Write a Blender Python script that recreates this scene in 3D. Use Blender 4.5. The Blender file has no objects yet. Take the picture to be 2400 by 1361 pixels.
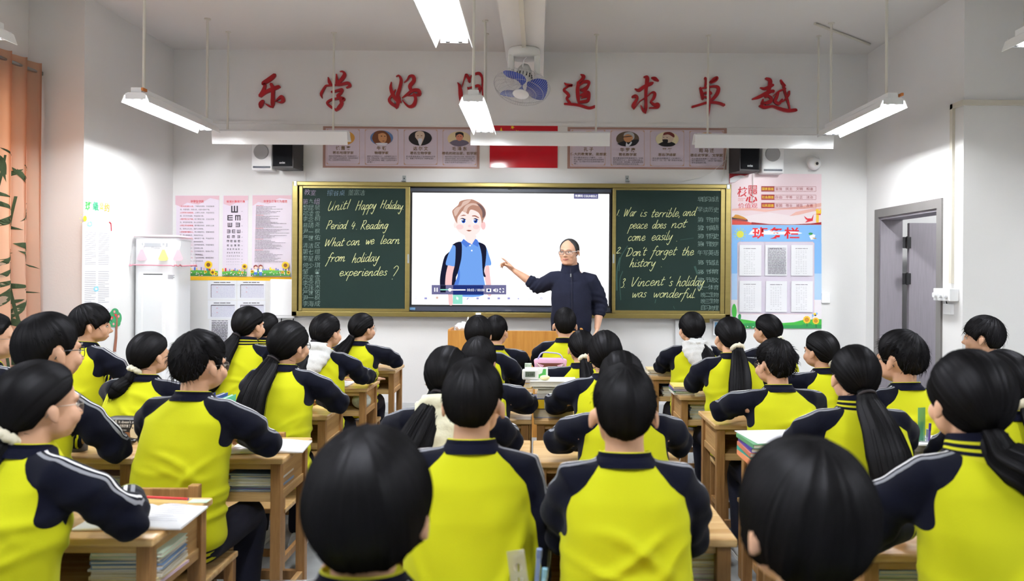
import bpy, bmesh, math, random
import numpy as np
from mathutils import Vector, Matrix, Euler, Quaternion

SC = bpy.context.scene
COL = SC.collection
PI = math.pi

# ---------------------------------------------------------------- camera, sky, exposure
FPX, CZ, VX, VY, ROLL = 1840.0, 1.443, 1262.0, 636.0, math.radians(0.40)
cam_d = bpy.data.cameras.new('camera')
cam = bpy.data.objects.new('camera', cam_d)
COL.objects.link(cam)
cam_d.sensor_width = 36.0
cam_d.lens = FPX * 36.0 / 2400.0
cam_d.shift_x = -(VX - 1200.0) / 2400.0
cam_d.shift_y = (VY - 680.5) / 2400.0
cam_d.clip_start = 0.05
cam.matrix_world = Matrix.Translation((0, 0, CZ)) @ Matrix.Rotation(PI / 2, 4, 'X') @ Matrix.Rotation(ROLL, 4, 'Z')
cam_d.dof.use_dof = True
cam_d.dof.focus_distance = 5.2
cam_d.dof.aperture_fstop = 3.4
SC.camera = cam

world = bpy.data.worlds.new('world')
SC.world = world
world.use_nodes = True
world.node_tree.nodes['Background'].inputs[0].default_value = (0.78, 0.88, 1.0, 1)
world.node_tree.nodes['Background'].inputs[1].default_value = 0.9

SC.view_settings.view_transform = 'Standard'
SC.view_settings.look = 'None'
SC.view_settings.gamma = 1.0
SC.view_settings.exposure = 1.5
SC.view_settings.use_curve_mapping = False
SC.cycles.use_denoising = True
SC.cycles.max_bounces = 7
SC.cycles.diffuse_bounces = 4
SC.cycles.glossy_bounces = 3
SC.cycles.transmission_bounces = 4
SC.cycles.transparent_max_bounces = 6
SC.cycles.sample_clamp_indirect = 4.0
SC.cycles.caustics_reflective = False
SC.cycles.caustics_refractive = False

# daylight outside the window on the left wall
ld = bpy.data.lights.new('window_daylight', 'AREA')
ld.shape = 'RECTANGLE'; ld.size = 3.0; ld.size_y = 1.7; ld.energy = 32; ld.color = (1.0, 0.97, 0.93)
lo = bpy.data.objects.new('window_daylight', ld); COL.objects.link(lo)
lo.location = (-4.75, 4.75, 1.9); lo.rotation_euler = (0, -PI / 2, 0)
# light of the corridor behind the open door
ld = bpy.data.lights.new('corridor_lamp', 'AREA')
ld.shape = 'RECTANGLE'; ld.size = 1.2; ld.size_y = 0.3; ld.energy = 40
lo = bpy.data.objects.new('corridor_lamp', ld); COL.objects.link(lo)
lo.location = (4.2, 6.4, 2.75)

# ---------------------------------------------------------------- helpers
def P(px, py, Y):
    """point seen at photo pixel (px, py) that lies Y metres in front of the camera"""
    dx, dy = px - VX, py - VY
    c, s = math.cos(ROLL), math.sin(ROLL)
    u, v = dx * c + dy * s, -dx * s + dy * c
    return Vector((u * Y / FPX, Y, CZ - v * Y / FPX))

def rect(x0, y0, x1, y1, Y):
    mx, my = (x0 + x1) / 2, (y0 + y1) / 2
    return P(x0, my, Y).x, P(x1, my, Y).x, P(mx, y1, Y).z, P(mx, y0, Y).z

def lin(c):
    c /= 255.0
    return c / 12.92 if c <= 0.04045 else ((c + 0.055) / 1.055) ** 2.4

def C(r, g, b):
    return (lin(r), lin(g), lin(b), 1.0)

def setin(n, name, v):
    if name in n.inputs:
        n.inputs[name].default_value = v

def mat(name, col, rough=0.6, spec=0.4, metal=0.0, emit=None, estr=0.0, noise=None, bump=None, alpha=None, trans=None):
    """Principled material; noise=(scale, amount, stretch xyz), bump=(scale, distance, stretch)"""
    m = bpy.data.materials.new(name)
    m.use_nodes = True
    nt = m.node_tree
    b = nt.nodes['Principled BSDF']
    b.inputs['Base Color'].default_value = col
    b.inputs['Roughness'].default_value = rough
    setin(b, 'Specular IOR Level', spec)
    b.inputs['Metallic'].default_value = metal
    if emit:
        b.inputs['Emission Color'].default_value = emit
        b.inputs['Emission Strength'].default_value = estr
    if trans is not None:
        setin(b, 'Transmission Weight', trans)
    if alpha is not None:
        b.inputs['Alpha'].default_value = alpha
    if noise or bump:
        tc = nt.nodes.new('ShaderNodeTexCoord')
        def nz(scale, st):
            mp = nt.nodes.new('ShaderNodeMapping')
            mp.inputs['Scale'].default_value = st
            nt.links.new(tc.outputs['Object'], mp.inputs['Vector'])
            n = nt.nodes.new('ShaderNodeTexNoise')
            n.inputs['Scale'].default_value = scale
            n.inputs['Detail'].default_value = 5
            nt.links.new(mp.outputs[0], n.inputs['Vector'])
            return n
        if noise:
            n = nz(noise[0], noise[2] if len(noise) > 2 else (1, 1, 1))
            r = nt.nodes.new('ShaderNodeMapRange')
            r.inputs['To Min'].default_value = 1 - noise[1]
            r.inputs['To Max'].default_value = 1 + noise[1]
            r.inputs['From Min'].default_value = 0.25
            r.inputs['From Max'].default_value = 0.75
            nt.links.new(n.outputs['Fac'], r.inputs['Value'])
            mx = nt.nodes.new('ShaderNodeVectorMath'); mx.operation = 'SCALE'
            mx.inputs[0].default_value = col[:3]
            nt.links.new(r.outputs[0], mx.inputs['Scale'])
            nt.links.new(mx.outputs[0], b.inputs['Base Color'])
        if bump:
            n = nz(bump[0], bump[2] if len(bump) > 2 else (1, 1, 1))
            bp = nt.nodes.new('ShaderNodeBump')
            bp.inputs['Distance'].default_value = bump[1]
            nt.links.new(n.outputs['Fac'], bp.inputs['Height'])
            nt.links.new(bp.outputs[0], b.inputs['Normal'])
    return m

def wood(name, base, dark, scale=1.0, rough=0.38, axis=0):
    """planks with long grain running along the given object axis"""
    m = bpy.data.materials.new(name); m.use_nodes = True
    nt = m.node_tree; b = nt.nodes['Principled BSDF']
    b.inputs['Roughness'].default_value = rough
    setin(b, 'Specular IOR Level', 0.45)
    tc = nt.nodes.new('ShaderNodeTexCoord')
    st = [14.0, 14.0, 14.0]; st[axis] = 0.9
    mp = nt.nodes.new('ShaderNodeMapping'); mp.inputs['Scale'].default_value = st
    nt.links.new(tc.outputs['Object'], mp.inputs['Vector'])
    n = nt.nodes.new('ShaderNodeTexNoise'); n.inputs['Scale'].default_value = 2.2 * scale
    n.inputs['Detail'].default_value = 6; n.inputs['Distortion'].default_value = 0.6
    nt.links.new(mp.outputs[0], n.inputs['Vector'])
    n2 = nt.nodes.new('ShaderNodeTexNoise'); n2.inputs['Scale'].default_value = 12 * scale
    nt.links.new(mp.outputs[0], n2.inputs['Vector'])
    add = nt.nodes.new('ShaderNodeMath'); add.operation = 'MULTIPLY_ADD'
    nt.links.new(n2.outputs['Fac'], add.inputs[0]); add.inputs[1].default_value = 0.35
    nt.links.new(n.outputs['Fac'], add.inputs[2])
    cr = nt.nodes.new('ShaderNodeValToRGB')
    cr.color_ramp.elements[0].position = 0.45; cr.color_ramp.elements[0].color = dark
    cr.color_ramp.elements[1].position = 0.85; cr.color_ramp.elements[1].color = base
    nt.links.new(add.outputs[0], cr.inputs[0])
    nt.links.new(cr.outputs[0], b.inputs['Base Color'])
    bp = nt.nodes.new('ShaderNodeBump'); bp.inputs['Distance'].default_value = 0.0006
    nt.links.new(n2.outputs['Fac'], bp.inputs['Height']); nt.links.new(bp.outputs[0], b.inputs['Normal'])
    return m

class MB:
    """collects shapes that become ONE mesh object"""
    def __init__(s):
        s.v, s.f, s.m, s.sm = [], [], [], []
    def add(s, verts, faces, mi=0, smooth=False, M=None):
        o = len(s.v)
        for p in verts:
            p = Vector(p)
            s.v.append(M @ p if M else p)
        for f in faces:
            s.f.append([o + i for i in f]); s.m.append(mi); s.sm.append(smooth)
        return s
    def bm(s, b, mi=0, smooth=False, M=None):
        b.verts.ensure_lookup_table(); b.verts.index_update()
        s.add([v.co.copy() for v in b.verts], [[v.index for v in f.verts] for f in b.faces], mi, smooth, M)
        b.free(); return s
    def box(s, x0, x1, y0, y1, z0, z1, mi=0, bev=0.0, M=None, seg=2):
        b = bmesh.new()
        bmesh.ops.create_cube(b, size=1.0)
        for v in b.verts:
            v.co = Vector(((x0 + x1) / 2 + v.co.x * (x1 - x0), (y0 + y1) / 2 + v.co.y * (y1 - y0), (z0 + z1) / 2 + v.co.z * (z1 - z0)))
        if bev > 0:
            bmesh.ops.bevel(b, geom=b.edges[:], offset=bev, segments=seg, profile=0.6, affect='EDGES')
        return s.bm(b, mi, False, M)
    def tube(s, pts, r, n=8, mi=0, caps=True, M=None, ry=None, up=None):
        pts = [Vector(p) for p in pts]
        rs = r if isinstance(r, (list, tuple)) else [r] * len(pts)
        rings, prev = [], None
        for i, p in enumerate(pts):
            t = (pts[min(i + 1, len(pts) - 1)] - pts[max(i - 1, 0)])
            if t.length < 1e-9: t = Vector((0, 0, 1))
            t.normalize()
            if prev is None:
                a = Vector(up) if up else (Vector((0, 0, 1)) if abs(t.z) < 0.9 else Vector((1, 0, 0)))
                u = a.cross(t).normalized()
            else:
                u = (prev - t * prev.dot(t)).normalized()
            prev = u
            w = t.cross(u)
            k = (ry[i] if isinstance(ry, (list, tuple)) else ry) if ry else 1.0
            rings.append([p + u * (rs[i] * math.cos(2 * PI * j / n)) + w * (rs[i] * k * math.sin(2 * PI * j / n)) for j in range(n)])
        return s.loft(rings, mi, caps, M)
    def loft(s, rings, mi=0, caps=True, M=None, smooth=True, closed=True):
        n = len(rings[0]); vs = [v for r in rings for v in r]; fs = []
        for i in range(len(rings) - 1):
            for j in range(n if closed else n - 1):
                k = (j + 1) % n
                fs.append([i * n + j, i * n + k, (i + 1) * n + k, (i + 1) * n + j])
        s.add(vs, fs, mi, smooth, M)
        if caps:
            s.add(rings[0], [list(range(n))[::-1]], mi, False, M)
            s.add(rings[-1], [list(range(n))], mi, False, M)
        return s
    def cyl(s, p0, p1, r, n=16, mi=0, r2=None, M=None):
        return s.tube([p0, p1], [r, r if r2 is None else r2], n, mi, True, M)
    def ell(s, c, r, mi=0, n=16, m=10, M=None):
        rings = []
        for i in range(m + 1):
            a = -PI / 2 + PI * i / m
            ca = max(math.cos(a), 1e-4)
            rings.append([Vector((c[0] + r[0] * ca * math.cos(2 * PI * j / n), c[1] + r[1] * ca * math.sin(2 * PI * j / n), c[2] + r[2] * math.sin(a))) for j in range(n)])
        return s.loft(rings, mi, False, M)
    def lathe(s, prof, n=24, mi=0, M=None, caps=True):
        rings = [[Vector((r * math.cos(2 * PI * j / n), r * math.sin(2 * PI * j / n), z)) for j in range(n)] for r, z in prof]
        return s.loft(rings, mi, caps, M)
    def prism(s, pts, d, mi=0, M=None):
        """outline in the local XZ plane (x right, z up), extruded d towards -Y"""
        n = len(pts)
        from mathutils.geometry import tessellate_polygon
        tri = tessellate_polygon([[Vector((p[0], p[1], 0)) for p in pts]])
        fr = [Vector((p[0], -d, p[1])) for p in pts]
        if d == 0:
            return s.add(fr, [list(t) for t in tri], mi, False, M)
        bk = [Vector((p[0], 0, p[1])) for p in pts]
        fs = [list(t) for t in tri] + [[n + i for i in t][::-1] for t in tri] + [[i, (i + 1) % n, n + (i + 1) % n, n + i] for i in range(n)]
        return s.add(fr + bk, fs, mi, False, M)
    def disc(s, cx, cz, rx, rz, y, mi=0, n=20, M=None):
        return s.add([(cx + rx * math.cos(2 * PI * j / n), y, cz + rz * math.sin(2 * PI * j / n)) for j in range(n)], [list(range(n))], mi, False, M)
    def quad(s, x0, x1, z0, z1, y, mi=0, M=None):
        return s.add([(x0, y, z0), (x1, y, z0), (x1, y, z1), (x0, y, z1)], [[0, 1, 2, 3]], mi, False, M)
    def stroke(s, pts, w, y, mi=0, M=None):
        """flat ribbon in the XZ plane through pts = (x, z) with width w or per-point widths"""
        n = len(pts)
        ws = w if isinstance(w, (list, tuple)) else [w] * n
        L, R = [], []
        for i in range(n):
            a, b = Vector(pts[max(i - 1, 0)]), Vector(pts[min(i + 1, n - 1)])
            t = (b - a); t = t.normalized() if t.length > 1e-9 else Vector((1, 0))
            nn = Vector((-t.y, t.x)) * ws[i] / 2
            L.append((pts[i][0] + nn.x, y, pts[i][1] + nn.y)); R.append((pts[i][0] - nn.x, y, pts[i][1] - nn.y))
        fs = [[i, n + i, n + i + 1, i + 1] for i in range(n - 1)]
        return s.add(L + R, fs, mi, False, M)
    def text(s, body, x, z, h, y, mi=0, align='LEFT', w=None, off=0.0, M=None, shear=0.0, lead=1.0, bold=0):
        """lettering lying in the XZ plane, facing -Y; z is the baseline, h the type size"""
        vs, fs = text_mesh(body, off, align, lead)
        if not vs: return s
        k = h
        if w is not None:
            xs = [v[0] for v in vs]; kx = w / max(1e-6, max(xs) - min(xs)); x0 = min(xs)
        else:
            kx, x0 = k, 0
        return s.add([(x + (v[0] - x0) * kx + shear * v[1] * k, y, z + v[1] * k) for v in vs], fs, mi, False, M)
    def build(s, name, mats, parent=None, base=None, kind=None, smooth=None):
        me = bpy.data.meshes.new(name)
        vs = s.v
        if base is None:
            if parent is not None:
                base = Vector((0, 0, 0))
            else:
                xs = [v.x for v in vs]; ys = [v.y for v in vs]; zs = [v.z for v in vs]
                base = Vector(((min(xs) + max(xs)) / 2, (min(ys) + max(ys)) / 2, min(zs)))
        base = Vector(base)
        off = base if parent is None else base
        me.from_pydata([tuple(v - off) for v in vs], [], s.f)
        if not isinstance(mats, (list, tuple)): mats = [mats]
        for m in mats: me.materials.append(m)
        me.polygons.foreach_set('material_index', s.m)
        me.polygons.foreach_set('use_smooth', [bool(x) if smooth is None else smooth for x in s.sm])
        me.update()
        o = bpy.data.objects.new(name, me); COL.objects.link(o)
        o.location = base
        if parent is not None:
            o.parent = parent
        if kind: o['kind'] = kind
        return o
    def part(s, name, mats, parent, smooth=None):
        """shapes given in world space become a part of a thing placed in the world"""
        w = wpos(parent)
        for i, v in enumerate(s.v): s.v[i] = v - w
        return s.build(name, mats, parent, smooth=smooth)

def wpos(o):
    w = Vector((0, 0, 0))
    while o is not None:
        w += o.location; o = o.parent
    return w

_tc = {}
def text_mesh(body, off, align, lead):
    key = (body, off, align, lead)
    if key in _tc: return _tc[key]
    cu = bpy.data.curves.new('t', 'FONT')
    cu.body = body; cu.size = 1.0; cu.offset = off; cu.align_x = align; cu.space_line = lead
    cu.resolution_u = 2
    o = bpy.data.objects.new('t', cu); COL.objects.link(o)
    dg = bpy.context.evaluated_depsgraph_get()
    me = bpy.data.meshes.new_from_object(o.evaluated_get(dg))
    r = ([tuple(v.co) for v in me.vertices], [list(p.vertices) for p in me.polygons])
    bpy.data.objects.remove(o); bpy.data.curves.remove(cu); bpy.data.meshes.remove(me)
    _tc[key] = r
    return r

def tag(o, label, cat, group=None):
    o['label'] = label; o['category'] = cat
    if group: o['group'] = group
    return o

def thing(name, label, cat, loc=(0, 0, 0), rz=0.0, group=None):
    o = bpy.data.objects.new(name, None); COL.objects.link(o)
    o.empty_display_size = 0.05
    o.location = loc; o.rotation_euler = (0, 0, rz)
    return tag(o, label, cat, group)

def copy_tree(o, parent=None):
    c = o.copy(); COL.objects.link(c)
    if parent is not None: c.parent = parent
    for ch in list(o.children): copy_tree(ch, c)
    return c

def struct(mb, name, mats):
    return mb.build(name, mats, kind='structure')

def cr(pts, n=6):
    """Catmull-Rom through 2-D or 3-D points"""
    p = [np.array(q, float) for q in pts]
    if len(p) < 3: return [tuple(q) for q in p]
    p = [2 * p[0] - p[1]] + p + [2 * p[-1] - p[-2]]
    out = []
    for i in range(1, len(p) - 2):
        for k in range(n):
            t = k / n
            a, b, c, d = p[i - 1:i + 3]
            out.append(tuple(0.5 * (2 * b + (c - a) * t + (2 * a - 5 * b + 4 * c - d) * t * t + (3 * b - a - 3 * c + d) * t ** 3)))
    out.append(tuple(p[-2]))
    return out
# ---------------------------------------------------------------- the room
XL, XR, YF, ZC = -3.73, 3.34, 8.0, 3.68
M_wall = mat('wall_paint', C(232, 232, 232), 0.85, 0.2, noise=(1.3, 0.02), bump=(60, 0.0006))
M_ceil = mat('ceiling_paint', C(224, 222, 220), 0.9, 0.2, noise=(1.0, 0.02))
M_floor = mat('floor_concrete', C(150, 154, 158), 0.5, 0.4, noise=(5, 0.16), bump=(30, 0.001))
M_white = mat('white_plastic', C(238, 239, 241), 0.4, 0.4)
M_offwhite = mat('off_white_plastic', C(225, 224, 218), 0.5, 0.4)
M_black = mat('black_plastic', C(22, 22, 25), 0.45, 0.4)
M_dark = mat('dark_gap', C(14, 14, 15), 0.8, 0.2)
M_steel = mat('brushed_steel', C(170, 176, 178), 0.35, 0.5, 0.9)
M_doorlam = mat('grey_laminate', C(128, 123, 131), 0.5, 0.4, noise=(9, 0.10, (14, 14, 0.5)))
M_doorframe = mat('grey_door_trim', C(118, 115, 114), 0.5, 0.4, noise=(6, 0.05, (1, 1, 0.3)))
M_gold = mat('olive_gold_metal', C(150, 135, 82), 0.32, 0.5, 0.75, noise=(3, 0.08, (1, 1, 12)))

mb = MB().box(-4.6, 6.2, -2.7, 8.2, -0.08, 0.0)
floor = struct(mb, 'floor', M_floor)
mb = MB().box(-4.45, 6.2, -2.7, 8.2, ZC, ZC + 0.1)
struct(mb, 'ceiling', M_ceil)
mb = MB().box(-4.0, XR + 0.24, YF, YF + 0.2, 0, ZC)
struct(mb, 'wall_front', M_wall)
mb = MB().box(-4.45, 4.2, -2.7, -2.5, 0, ZC)
struct(mb, 'wall_back', M_wall)
# left side: the front stretch of wall stands proud, behind it the room widens to the window
XW = -4.19
mb = MB().box(XW - 0.24, XL, 6.43, YF, 0, ZC)
struct(mb, 'wall_left', M_wall)
wy0, wy1, wz0, wz1 = 3.3, 6.15, 0.95, 2.80
mb = MB()
mb.box(XW - 0.24, XW, -2.5, wy0, 0, ZC); mb.box(XW - 0.24, XW, wy1, 6.43, 0, ZC)
mb.box(XW - 0.24, XW, wy0, wy1, 0, wz0); mb.box(XW - 0.24, XW, wy0, wy1, wz1, ZC)
struct(mb, 'wall_left_rear', M_wall)
# window
M_alu = mat('window_aluminium', C(205, 207, 208), 0.4, 0.5, 0.4)
M_glass = bpy.data.materials.new('window_glass'); M_glass.use_nodes = True
nt = M_glass.node_tree; nt.nodes.remove(nt.nodes['Principled BSDF'])
g1, g2, g3 = nt.nodes.new('ShaderNodeBsdfTransparent'), nt.nodes.new('ShaderNodeBsdfGlossy'), nt.nodes.new('ShaderNodeMixShader')
g2.inputs['Roughness'].default_value = .02; g3.inputs[0].default_value = .08
nt.links.new(g1.outputs[0], g3.inputs[1]); nt.links.new(g2.outputs[0], g3.inputs[2]); nt.links.new(g3.outputs[0], nt.nodes['Material Output'].inputs[0])
mb = MB()
for a, b_ in ((wy0, wy0 + 0.05), (wy1 - 0.05, wy1), ((wy0 + wy1) / 2 - 0.03, (wy0 + wy1) / 2 + 0.03)):
    mb.box(XW - 0.14, XW - 0.08, a, b_, wz0, wz1)
mb.box(XW - 0.14, XW - 0.08, wy0, wy1, wz0, wz0 + 0.05); mb.box(XW - 0.14, XW - 0.08, wy0, wy1, wz1 - 0.05, wz1)
win = struct(mb, 'window_1', M_alu)
g = MB().box(XW - 0.115, XW - 0.107, wy0 + 0.05, (wy0 + wy1) / 2 - 0.03, wz0 + 0.05, wz1 - 0.05)
g.box(XW - 0.115, XW - 0.107, (wy0 + wy1) / 2 + 0.03, wy1 - 0.05, wz0 + 0.05, wz1 - 0.05)
g.part('pane', M_glass, win)
# right wall: doorway between y 6.52 and 7.73, 2.02 high
dy0, dy1, dz = 6.56, 7.70, 2.00
mb = MB()
mb.box(XR, XR + 0.22, dy1, YF + 0.2, 0, ZC); mb.box(XR, XR + 0.9, 6.18, dy0, 0, ZC); mb.box(XR, XR + 0.22, dy0, dy1, dz, ZC)
struct(mb, 'wall_right', M_wall)
mb = MB().box(4.0, 4.2, -2.5, 6.18, 0, ZC)
struct(mb, 'wall_right_rear', M_wall)
mb = MB().box(4.9, 5.0, 5.0, 8.2, 0, ZC); mb.box(3.56, 4.9, 8.2, 8.3, 0, ZC)
struct(mb, 'wall_corridor', M_wall)
# door frame, lining and the leaf standing open into the corridor
mb = MB()
fw = 0.075
mb.box(XR - 0.016, XR, dy1 - 0.005, dy1 + fw, 0, dz - 0.005); mb.box(XR - 0.016, XR, dy0 - fw, dy0 + 0.005, 0, dz - 0.005)
mb.box(XR - 0.016, XR, dy0 - fw, dy1 + fw, dz - 0.005, dz + fw)
fr = struct(mb, 'trim_1', M_doorframe)
mb = MB()
mb.box(XR, XR + 0.215, dy1 - 0.03, dy1 - 0.001, 0, dz); mb.box(XR, XR + 0.215, dy0 + 0.001, dy0 + 0.03, 0, dz); mb.box(XR, XR + 0.215, dy0 + 0.03, dy1 - 0.03, dz - 0.03, dz - 0.001)
struct(mb, 'trim_2', M_doorlam)
mb = MB().box(XR + 0.26, XR + 1.20, dy1 - 0.075, dy1 - 0.03, 0.01, dz - 0.06, bev=0.003)
leaf = struct(mb, 'door_1', M_doorlam)
for hz in (P(2120, 568, 7.6).z, P(2120, 653, 7.6).z, 0.3):
    h = MB().box(XR + 0.195, XR + 0.275, dy1 - 0.085, dy1 - 0.072, hz - 0.055, hz + 0.055, bev=0.004)
    h.cyl((XR + 0.235, dy1 - 0.09, hz - 0.06), (XR + 0.235, dy1 - 0.09, hz + 0.06), 0.011, 10)
    h.part('hinge', M_black, leaf)
# ceiling beam running towards the board, cable ducts
mb = MB().box(-0.30, 0.035, -2.5, YF, 3.34, ZC)
struct(mb, 'ceiling_beam', M_ceil)
mb = MB().box(XL, XR, YF - 0.012, YF, 2.925, 2.955)
struct(mb, 'trim_3', M_wall)
M_duct = mat('cable_duct', C(214, 209, 196), 0.6, 0.3)
mb = MB()
mb.box(-0.152, -0.118, -2.5, 6.72, 3.318, 3.34)
struct(mb, 'trim_4', M_duct)
mb = MB()
zt = P(2330, 240, 6.16).z
mb.box(XR, 4.0, 6.155, 6.18, zt - 0.02, zt + 0.02); mb.box(XR - 0.022, XR, 6.155, 6.35, zt - 0.02, zt + 0.02)
mb.box(XR - 0.022, XR, 6.31, 6.35, 1.37, zt + 0.02)
struct(mb, 'trim_5', M_duct)
mb = MB().box(XL, XR, YF - 0.012, YF, 0, 0.10)
struct(mb, 'baseboard_front', mat('skirting', C(205, 208, 210), 0.6))
# surface conduit on the ceiling near the right corner
a, b_ = Vector((P(1905, 96, 7.05).x, 7.0, ZC - 0.012)), Vector((3.2, 7.62, ZC - 0.012))
mb = MB().tube([a, b_], 0.012, 8)
struct(mb, 'trim_6', M_duct)

# ---------------------------------------------------------------- suspended lamps
M_tube = mat('lamp_tube', (1, 1, 1, 1), 0.5, 0.2, emit=(0.97, 0.99, 1.0, 1), estr=66.0)
M_lamp = mat('lamp_enamel', C(236, 238, 240), 0.35, 0.5)
M_rod = mat('lamp_rod', C(216, 214, 205), 0.45, 0.4)
M_socket = mat('lamp_socket', C(90, 92, 96), 0.5)
M_orange = mat('orange_tag', C(196, 120, 60), 0.6)

def lamp_tree(name, label, group, x, y, z, L, rods, lit=True, along='Y', rz=0.0):
    """reflector lamp, open below, with two tubes; its length runs along local Y"""
    t = thing(name, label, 'lamp', (x, y, z), rz if along == 'Y' else PI / 2 + rz, group)
    h = L / 2
    # housing: inverted trough (outer and inner skin)
    prof = [(-0.105, -0.055), (-0.085, 0.0), (-0.055, 0.018), (0.055, 0.018), (0.085, 0.0), (0.105, -0.055),
            (0.100, -0.056), (0.080, -0.004), (0.050, 0.010), (-0.050, 0.010), (-0.080, -0.004), (-0.100, -0.056)]
    b = MB(); n = len(prof)
    vs = [(p[0], -h, p[1]) for p in prof] + [(p[0], h, p[1]) for p in prof]
    b.add(vs, [[i, (i + 1) % n, n + (i + 1) % n, n + i] for i in range(n)])
    for yy, sg in ((-h, 1), (h, -1)):                       # end plates, cut away over the tubes
        for q in ([0, 1, 10, 11], [1, 2, 9, 10], [2, 3, 8, 9], [3, 4, 7, 8], [4, 5, 6, 7]):
            b.add([(prof[i][0], yy, prof[i][1]) for i in q], [[0, 1, 2, 3]])
        b.box(-0.075, 0.075, yy - 0.004 + sg * 0.006, yy + 0.004 + sg * 0.006, -0.03, 0.012)
    b.build('reflector', M_lamp, t)
    MB().box(-0.04, 0.04, -h * 0.98, h * 0.98, 0.018, 0.058, bev=0.004).build('ballast_box', M_lamp, t)
    for sx in (-0.033, 0.033):
        c = MB().cyl((sx, -h * 0.955, -0.012), (sx, h * 0.955, -0.012), 0.013, 12)
        tb = c.build('tube', M_tube if lit else M_white, t)
        for e in (-1, 1):
            MB().box(sx - 0.012, sx + 0.012, e * h * 0.965 - 0.012, e * h * 0.965 + 0.012, -0.03, 0.012, bev=0.003).build('tube_socket', M_socket, tb)
    for ry_ in rods:
        r = MB().cyl((0, ry_, 0.058), (0, ry_, ZC - z - 0.004), 0.011, 10)
        ro = r.build('rod', M_rod, t)
        MB().cyl((0, ry_, ZC - z - 0.012), (0, ry_, ZC - z), 0.028, 14).build('ceiling_cup', M_rod, ro)
    return t

ZL = 2.72
cols = [(-2.97, 'left'), (-0.49, 'middle'), (2.60, 'right')]
Lm = 1.29
wh = {0: 'in front of the left wall', 1: 'beside the fan in mid room', 2: 'near the grey door'}
for ci, (cx, nm) in enumerate(cols):
    l = lamp_tree('pendant_lamp', 'lit white twin-tube lamp hanging ' + wh[ci], 'lit twin-tube lamps', cx, 6.41, ZL, Lm, (-0.52, 0.60) if ci != 1 else (-0.60, 0.60))
    if ci != 1:
        MB().box(0.05, 0.066, -0.66, -0.60, 0.03, 0.05).build('tag', M_orange, l)
lamp_tree('pendant_lamp', 'lit twin-tube lamp cut off by the top edge of the photo', 'lit twin-tube lamps', -0.47, 3.66, ZL, Lm, (-0.6, 0.6))
lamp_tree('pendant_lamp', 'lit twin-tube lamp whose tip shows at the right edge of the photo', 'lit twin-tube lamps', 2.635, 3.66, ZL, Lm, (-0.6, 0.6))
lamp_tree('pendant_lamp', 'lit twin-tube lamp near the curtained window, out of sight', 'lit twin-tube lamps', -2.97, 3.66, ZL, Lm, (-0.6, 0.6))
for cx, nm in cols:                          # the row of lamps above the camera
    lamp_tree('pendant_lamp', 'lit twin-tube lamp above the back of the room', 'lit twin-tube lamps over the back rows', cx, 0.9, ZL, Lm, (-0.6, 0.6))
# the three board lamps, seen from behind, unlit reflectors with asymmetric shade
def board_lamp(label, x0, x1, z, rods):
    t = thing('board_lamp', label, 'lamp', ((x0 + x1) / 2, 7.42, z), 0, 'white lamps over the board')
    h = (x1 - x0) / 2
    prof = [(-0.055, -0.075), (-0.075, 0.045), (-0.055, 0.062), (0.015, 0.062), (0.09, -0.02), (0.083, -0.024), (0.012, 0.054), (-0.05, 0.054), (-0.068, 0.042), (-0.048, -0.075)]
    n = len(prof); b = MB()
    b.add([(-h, p[0], p[1]) for p in prof] + [(h, p[0], p[1]) for p in prof], [[i, n + i, n + (i + 1) % n, (i + 1) % n] for i in range(n)])
    for sx in (-h, h):
        for q in ([0, 1, 8, 9], [1, 2, 7, 8], [2, 3, 6, 7], [3, 4, 5, 6]):
            b.add([(sx, prof[i][0], prof[i][1]) for i in q], [[0, 1, 2, 3]])
        sg = 1 if sx < 0 else -1
        b.box(sx + sg * 0.002, sx + sg * 0.008, -0.06, 0.05, -0.02, 0.055)
    b.build('reflector', M_lamp, t)
    c = MB().cyl((-h * 0.96, 0.0, 0.02), (h * 0.96, 0.0, 0.02), 0.013, 12)
    c.build('tube', M_white, t)
    for rx in rods:
        ro = MB().cyl((rx - (x0 + x1) / 2, -0.02, 0.062), (rx - (x0 + x1) / 2, -0.02, ZC - z - 0.004), 0.010, 10).build('rod', M_rod, t)
        MB().cyl((rx - (x0 + x1) / 2, -0.02, ZC - z - 0.01), (rx - (x0 + x1) / 2, -0.02, ZC - z), 0.026, 14).build('ceiling_cup', M_rod, ro)
    return t
Yb = 7.42
board_lamp('white board lamp over the gap between portraits and black speaker', P(503, 320, Yb).x, P(818, 320, Yb).x, P(660, 322, Yb).z, (P(537, 80, Yb).x, P(784, 80, Yb).x))
board_lamp('white board lamp across the red flag', P(1104, 322, Yb).x, P(1428, 322, Yb).x, P(1266, 325, Yb).z, (P(1140, 80, Yb).x, P(1398, 80, Yb).x))
board_lamp('white board lamp below the red character nearest the door', P(1626, 330, Yb).x, P(1948, 330, Yb).x, P(1787, 331, Yb).z, (P(1659, 80, Yb).x, P(1917, 90, Yb).x))
# ---------------------------------------------------------------- things on the front wall
M_red = mat('red_acrylic', C(168, 22, 32), 0.35, 0.4)
M_slate = mat('green_slate', C(18, 38, 34), 0.75, 0.25, noise=(2.2, 0.10))
M_chalk_y = mat('yellow_chalk', C(226, 230, 168), 0.95, 0.1)
M_chalk_w = mat('white_chalk', C(150, 172, 165), 0.95, 0.1)
M_chalk_p = mat('pink_chalk', C(190, 170, 200), 0.95, 0.1)
M_smear = mat('chalk_smear', C(58, 84, 78), 0.95, 0.1)
M_paper = mat('white_paper', C(236, 237, 242), 0.85, 0.2)
M_ink = mat('black_ink', C(45, 42, 48), 0.8, 0.2)
M_ink2 = mat('grey_ink', C(150, 150, 160), 0.8, 0.2)
M_redink = mat('red_ink', C(196, 40, 48), 0.7, 0.3)

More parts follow.
